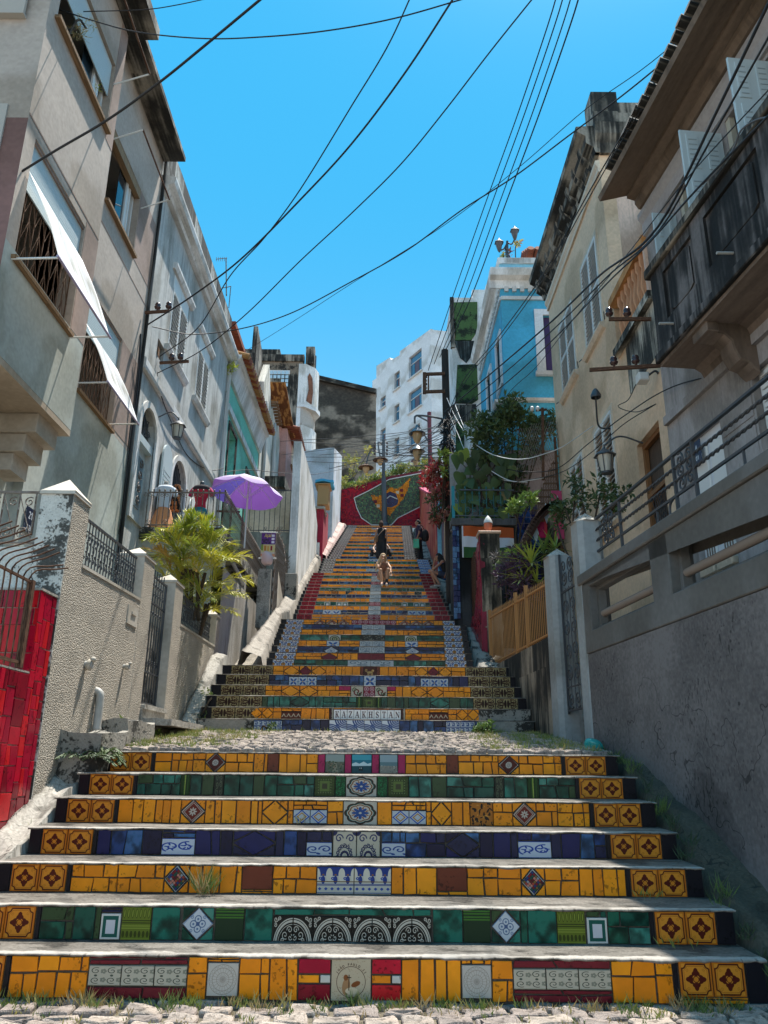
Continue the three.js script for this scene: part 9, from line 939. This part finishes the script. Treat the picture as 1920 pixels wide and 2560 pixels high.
[[1200, 1052, 925, 0.013], [1215, 1066, 938, 0.013], [1232, 1082, 950, 0.013], [1249, 1096, 962, 0.016]].forEach(([x0, x1, x2, r], i) => cable(['leftmost', 'second', 'third', 'rightmost'][i] + ' of the four parallel cables from pole to sky', q([[x2, 800 - i * 14, 23.2], [lerp(x2, x1, 0.42), 640, 19.5], [x1, 430, 15.6], [lerp(x1, x0, 0.5) + 1, 222, 12.6], [x0, 0, 10.3], [x0 + 6, -30, 10]]), r, M.cable, four));
cable('double dark cable from pole past blue house to right eaves, upper strand', [[1110, 1062, 23.2], [1152, 962, 21.8], [1249, 838, 18.6], [1364, 676, 15], [1450, 520, 12.6], [1560, 330, 10.6], [1690, 120, 9.2]], 0.013); cable('double dark cable from pole past blue house to right eaves, lower strand', [[1110, 1072, 23.2], [1158, 964, 21.8], [1254, 843, 18.6], [1368, 682, 15], [1456, 524, 12.6], [1566, 334, 10.6], [1700, 122, 9.2]], 0.011);
cable('thick cable hugging the right house eaves to the pole', [[1935, -20, 6.3], [1800, 262, 7.6], [1650, 560, 9.4], [1500, 688, 12.2], [1380, 803, 15.4], [1250, 915, 18.9], [1112, 1030, 23.2]], 0.02); cable('second thick cable below the one at right eaves', [[1940, 60, 6.2], [1760, 380, 7.8], [1660, 560, 9], [1520, 690, 11.8], [1400, 808, 14.8], [1270, 925, 18.4], [1112, 1055, 23.2]], 0.014); cable('cable in front of the mouldy balcony towards the pole', [[1940, 270, 6], [1750, 465, 7.4], [1620, 610, 9.4], [1520, 706, 11.5], [1400, 832, 14.8], [1280, 945, 18], [1112, 1078, 23.2]], 0.014); cable('thin cable in front of cream house upper shutters', [[1940, 205, 6.2], [1730, 432, 8], [1560, 646, 11.3], [1440, 790, 14.4], [1340, 918, 17.2], [1270, 985, 19.5], [1200, 1090, 21.5]], 0.008); cable('loop of cable on the mouldy balcony front', [[1960, 290, 6.1], [1890, 300, 6.5], [1850, 330, 6.8], [1835, 370, 7], [1790, 430, 7.4], [1755, 462, 7.5]], 0.012, M.cableG);
const z10 = (a) => a.map(([x, y, d]) => [1060 + x * 0.2532, 1000 + y * 0.2532, d]);
cable('white cable drooping from pole to cream house corner', z10([[-10, -250, 23], [100, 20, 22.8], [300, 30, 22.4], [400, 280, 21.6], [470, 395, 21], [570, 480, 20.2], [700, 547, 19.6], [860, 582, 19], [1010, 580, 18.4], [1200, 528, 17.6], [1350, 470, 17], [1670, 255, 15.4]]).slice(2), 0.012, M.cableW); cable('white cable drooping lowest in front of the tree', z10([[225, -20, 22.9], [300, 150, 22.6], [430, 370, 21.8], [560, 600, 21], [700, 722, 20.4], [870, 802, 20], [1050, 792, 19.4], [1180, 768, 19]]), 0.013, M.cableW); cable('pale twisted cable left of the drooping white cables', z10([[240, 120, 22.9], [345, 360, 22.3], [400, 485, 21.9], [600, 690, 21.1], [760, 782, 20.6], [900, 806, 20.2], [1020, 812, 19.8]]), 0.010, M.cableW);
cable('dark cable along the cream house lower windows', [[1920, 920, 9.5], [1700, 960, 11.2], [1560, 1040, 13.4], [1470, 1110, 15.2], [1395, 1170, 17], [1320, 1180, 19], [1250, 1170, 21]], 0.011); cable('dark cable sagging from lantern to lattice fence', [[1640, 1010, 11.9], [1560, 1060, 13.2], [1480, 1130, 15], [1400, 1182, 17], [1290, 1205, 19.4]], 0.009); cable('thin wire from long insulator arm down cream wall', [[1590, 960, 12.2], [1570, 1000, 12.4], [1545, 1015, 12.6], [1590, 1030, 12.3], [1640, 1010, 11.9]], 0.008);
cable('loose cable hanging on the grey townhouse facade', [[390, 900, 16.6], [398, 970, 16.8], [430, 1060, 18], [470, 1140, 20], [530, 1176, 22.6], [560, 1170, 23.6]], 0.012); cable('bundle of black cables down brown house drainpipe', [[352, 835, 15.2], [348, 930, 15.2], [333, 1060, 15.2], [318, 1180, 15.3], [300, 1330, 15.4]], 0.02); cable('thin wire hanging beside the brown house drainpipe', [[350, 850, 15.1], [341, 960, 15.1], [322, 1100, 15.2], [310, 1250, 15.2], [296, 1335, 15.2]], 0.01); cable('cable from mint house corner across the second balcony', [[560, 1180, 23.8], [620, 1175, 25], [700, 1182, 27], [780, 1186, 30], [860, 1172, 35]], 0.012);
{ const g = []; for (let i = 0; i < 30; i++) { const y1 = rr(1045, 1165), y0 = rr(1095, 1190), x0 = rnd() < 0.55 ? rr(945, 968) : rr(700, 860), d0 = x0 > 940 ? 40.6 : rr(28, 37), sag = rr(2, 9); g.push(tube([atD(x0, y0, d0), atD(lerp(x0, 1110, 0.35), lerp(y0, y1, 0.4) + sag, lerp(d0, 23.4, 0.35)), atD(lerp(x0, 1110, 0.7), lerp(y0, y1, 0.72) + sag, lerp(d0, 23.4, 0.7)), atD(1110, y1, 23.3)], 0.011, 4, 8)); } const t = thing('overhead_cables', 'fan of thin cables between the wooden pole and upper houses', 'cables', [0, 0, 0], null, 'stuff'); part('cable', g, M.cable, t).userData.kind = 'stuff'; const g2 = []; for (let i = 0; i < 12; i++) { const y1 = rr(1150, 1240); g2.push(tube([atD(1112 + rr(-4, 6), rr(1050, 1130), 23.2), atD(rr(1150, 1200), y1 + 10, 22), atD(rr(1240, 1330), y1 - rr(0, 60), 20.6)], 0.008, 4, 8)); } part('loose_wire', g2, M.cableG, t).userData.kind = 'stuff'; }
{ const D = 19.6, Q = (x, y) => atD(x, y, D), t = thing('lattice_fence', 'brown diagonal lattice beside the cream house corner', 'fence', [3.9, 6.5, D]), g = []; const inside = (x, y) => x > 1318 && x < 1396 && y < 1290 && y > 1290 - (x - 1318) * 2.2 && y > 1120; for (let i = 0; i < 26; i++) for (let k = 0; k < 22; k++) { const x = 1316 + i * 4.2, y = 1118 + k * 8.4; if (inside(x, y) && inside(x + 4, y + 8)) { g.push(bar(Q(x, y), Q(x + 1.6, y + 8.4), 0.022)); if (k % 2) g.push(bar(Q(x, y), Q(x + 4.2, y - 3), 0.035)); } } part('slats', g, M.grille, t).userData.kind = 'stuff'; part('post', [bar(V(4.7, 6, D), V(4.7, 10.2, D), 0.06)], M.ironR, t);
const c = thing('wire_netting', 'diamond wire netting above the brown lattice', 'fence', [3.9, 8, D]), n = []; for (let i = 0; i < 22; i++) { const x = 1290 + i * 6; n.push(rod(Q(x, 1180 - i * 2), Q(x + 40, 1060 - i), 0.006, 0.006, 3), rod(Q(x + 40, 1180 - i * 2), Q(x, 1070), 0.006, 0.006, 3)); } part('mesh', n, M.ironG, c).userData.kind = 'stuff'; part('post', [bar(Q(1358, 1200), Q(1356, 1020), 0.07), bar(Q(1340, 1026), Q(1366, 1024), 0.05)], M.ironR, c); for (const x of [1330, 1344]) { const p = Q(x, 1022); part('insulator', ball(0.06, p.x, p.y, D, 7, 1.4), M.porcW, c); } }
{ const D = 19.0, Q = (x, y) => { const v = atD(x, y, D); return [v.x, v.y]; }, t = thing('painted_gate', 'pink red and ochre painted boards beside the cream house', 'gate', [3.9, 5.5, D]); for (const [x0, x1, y0, y1, m] of [[1336, 1360, 1306, 1345, C.magenta[0]], [1344, 1360, 1286, 1305, M.woodO], [1361, 1366, 1270, 1345, M.red], [1367, 1384, 1300, 1345, M.moldD], [1385, 1403, 1228, 1348, mat([0.42, 0.05, 0.12])]]) { const [a, b] = Q(x0, y1), [c, d] = Q(x1, y0); part('board', cbox(a, c, b, d, D - 0.05, D, 0.01), m, t); } for (const [x, y] of [[1364, 1285], [1393, 1265], [1338, 1335]]) { const [a, b] = Q(x, y); part('diamond', wallD(D - 0.08, [[a, b - 0.28], [a + 0.08, b], [a, b + 0.28], [a - 0.08, b]], [], 0.03), mat([0.45, 0.55, 0.62]), t); }
const cp = thing('stair_coping', 'curved brown scalloped tile coping rising to cream house', 'coping', [3.5, 5.5, 18.6]); for (let i = 0; i < 26; i++) { const u = i / 25, px = lerp(1290, 1392, u), py = 1425 - 165 * Math.pow(u, 0.75) - 30 * Math.sin(u * 3.1), v = atD(px, py, 18.7); const g = new THREE.CylinderGeometry(0.07, 0.085, 0.3, 8); g.rotateX(Math.PI / 2); g.translate(v.x, v.y, v.z); part('coping_tile', g, mat([0.10, 0.05, 0.035], { map: T.concrete }), cp); } part('web', [...Array(12)].map((_, i) => { const u = i / 12, u2 = (i + 1) / 12, f = u => atD(lerp(1290, 1392, u), 1429 - 165 * Math.pow(u, 0.75) - 30 * Math.sin(u * 3.1), 18.75); const a = f(u), b = f(u2); return bar(a, b, 0.12, 0.22); }), mat([0.09, 0.05, 0.04]), cp); }
{ const a = atD(563, 690, 22), t = thing('tv_antenna', 'thin rooftop television antenna on grey townhouse parapet', 'antenna', [a.x, 16.5, 22]); const P = (x, y) => atD(x, y, 22); part('mast', [rod(P(566, 740), P(565, 646), 0.02), rod(P(540, 648), P(568, 645), 0.012), rod(P(556, 720), P(578, 716), 0.015), rod(P(572, 770), P(577, 716), 0.015)], M.ironG, t); part('element', [...Array(6)].map((_, i) => rod(P(541 + i * 5, 643), P(541 + i * 5, 653), 0.008)), M.ironG, t); }
renderer.render(scene, camera);
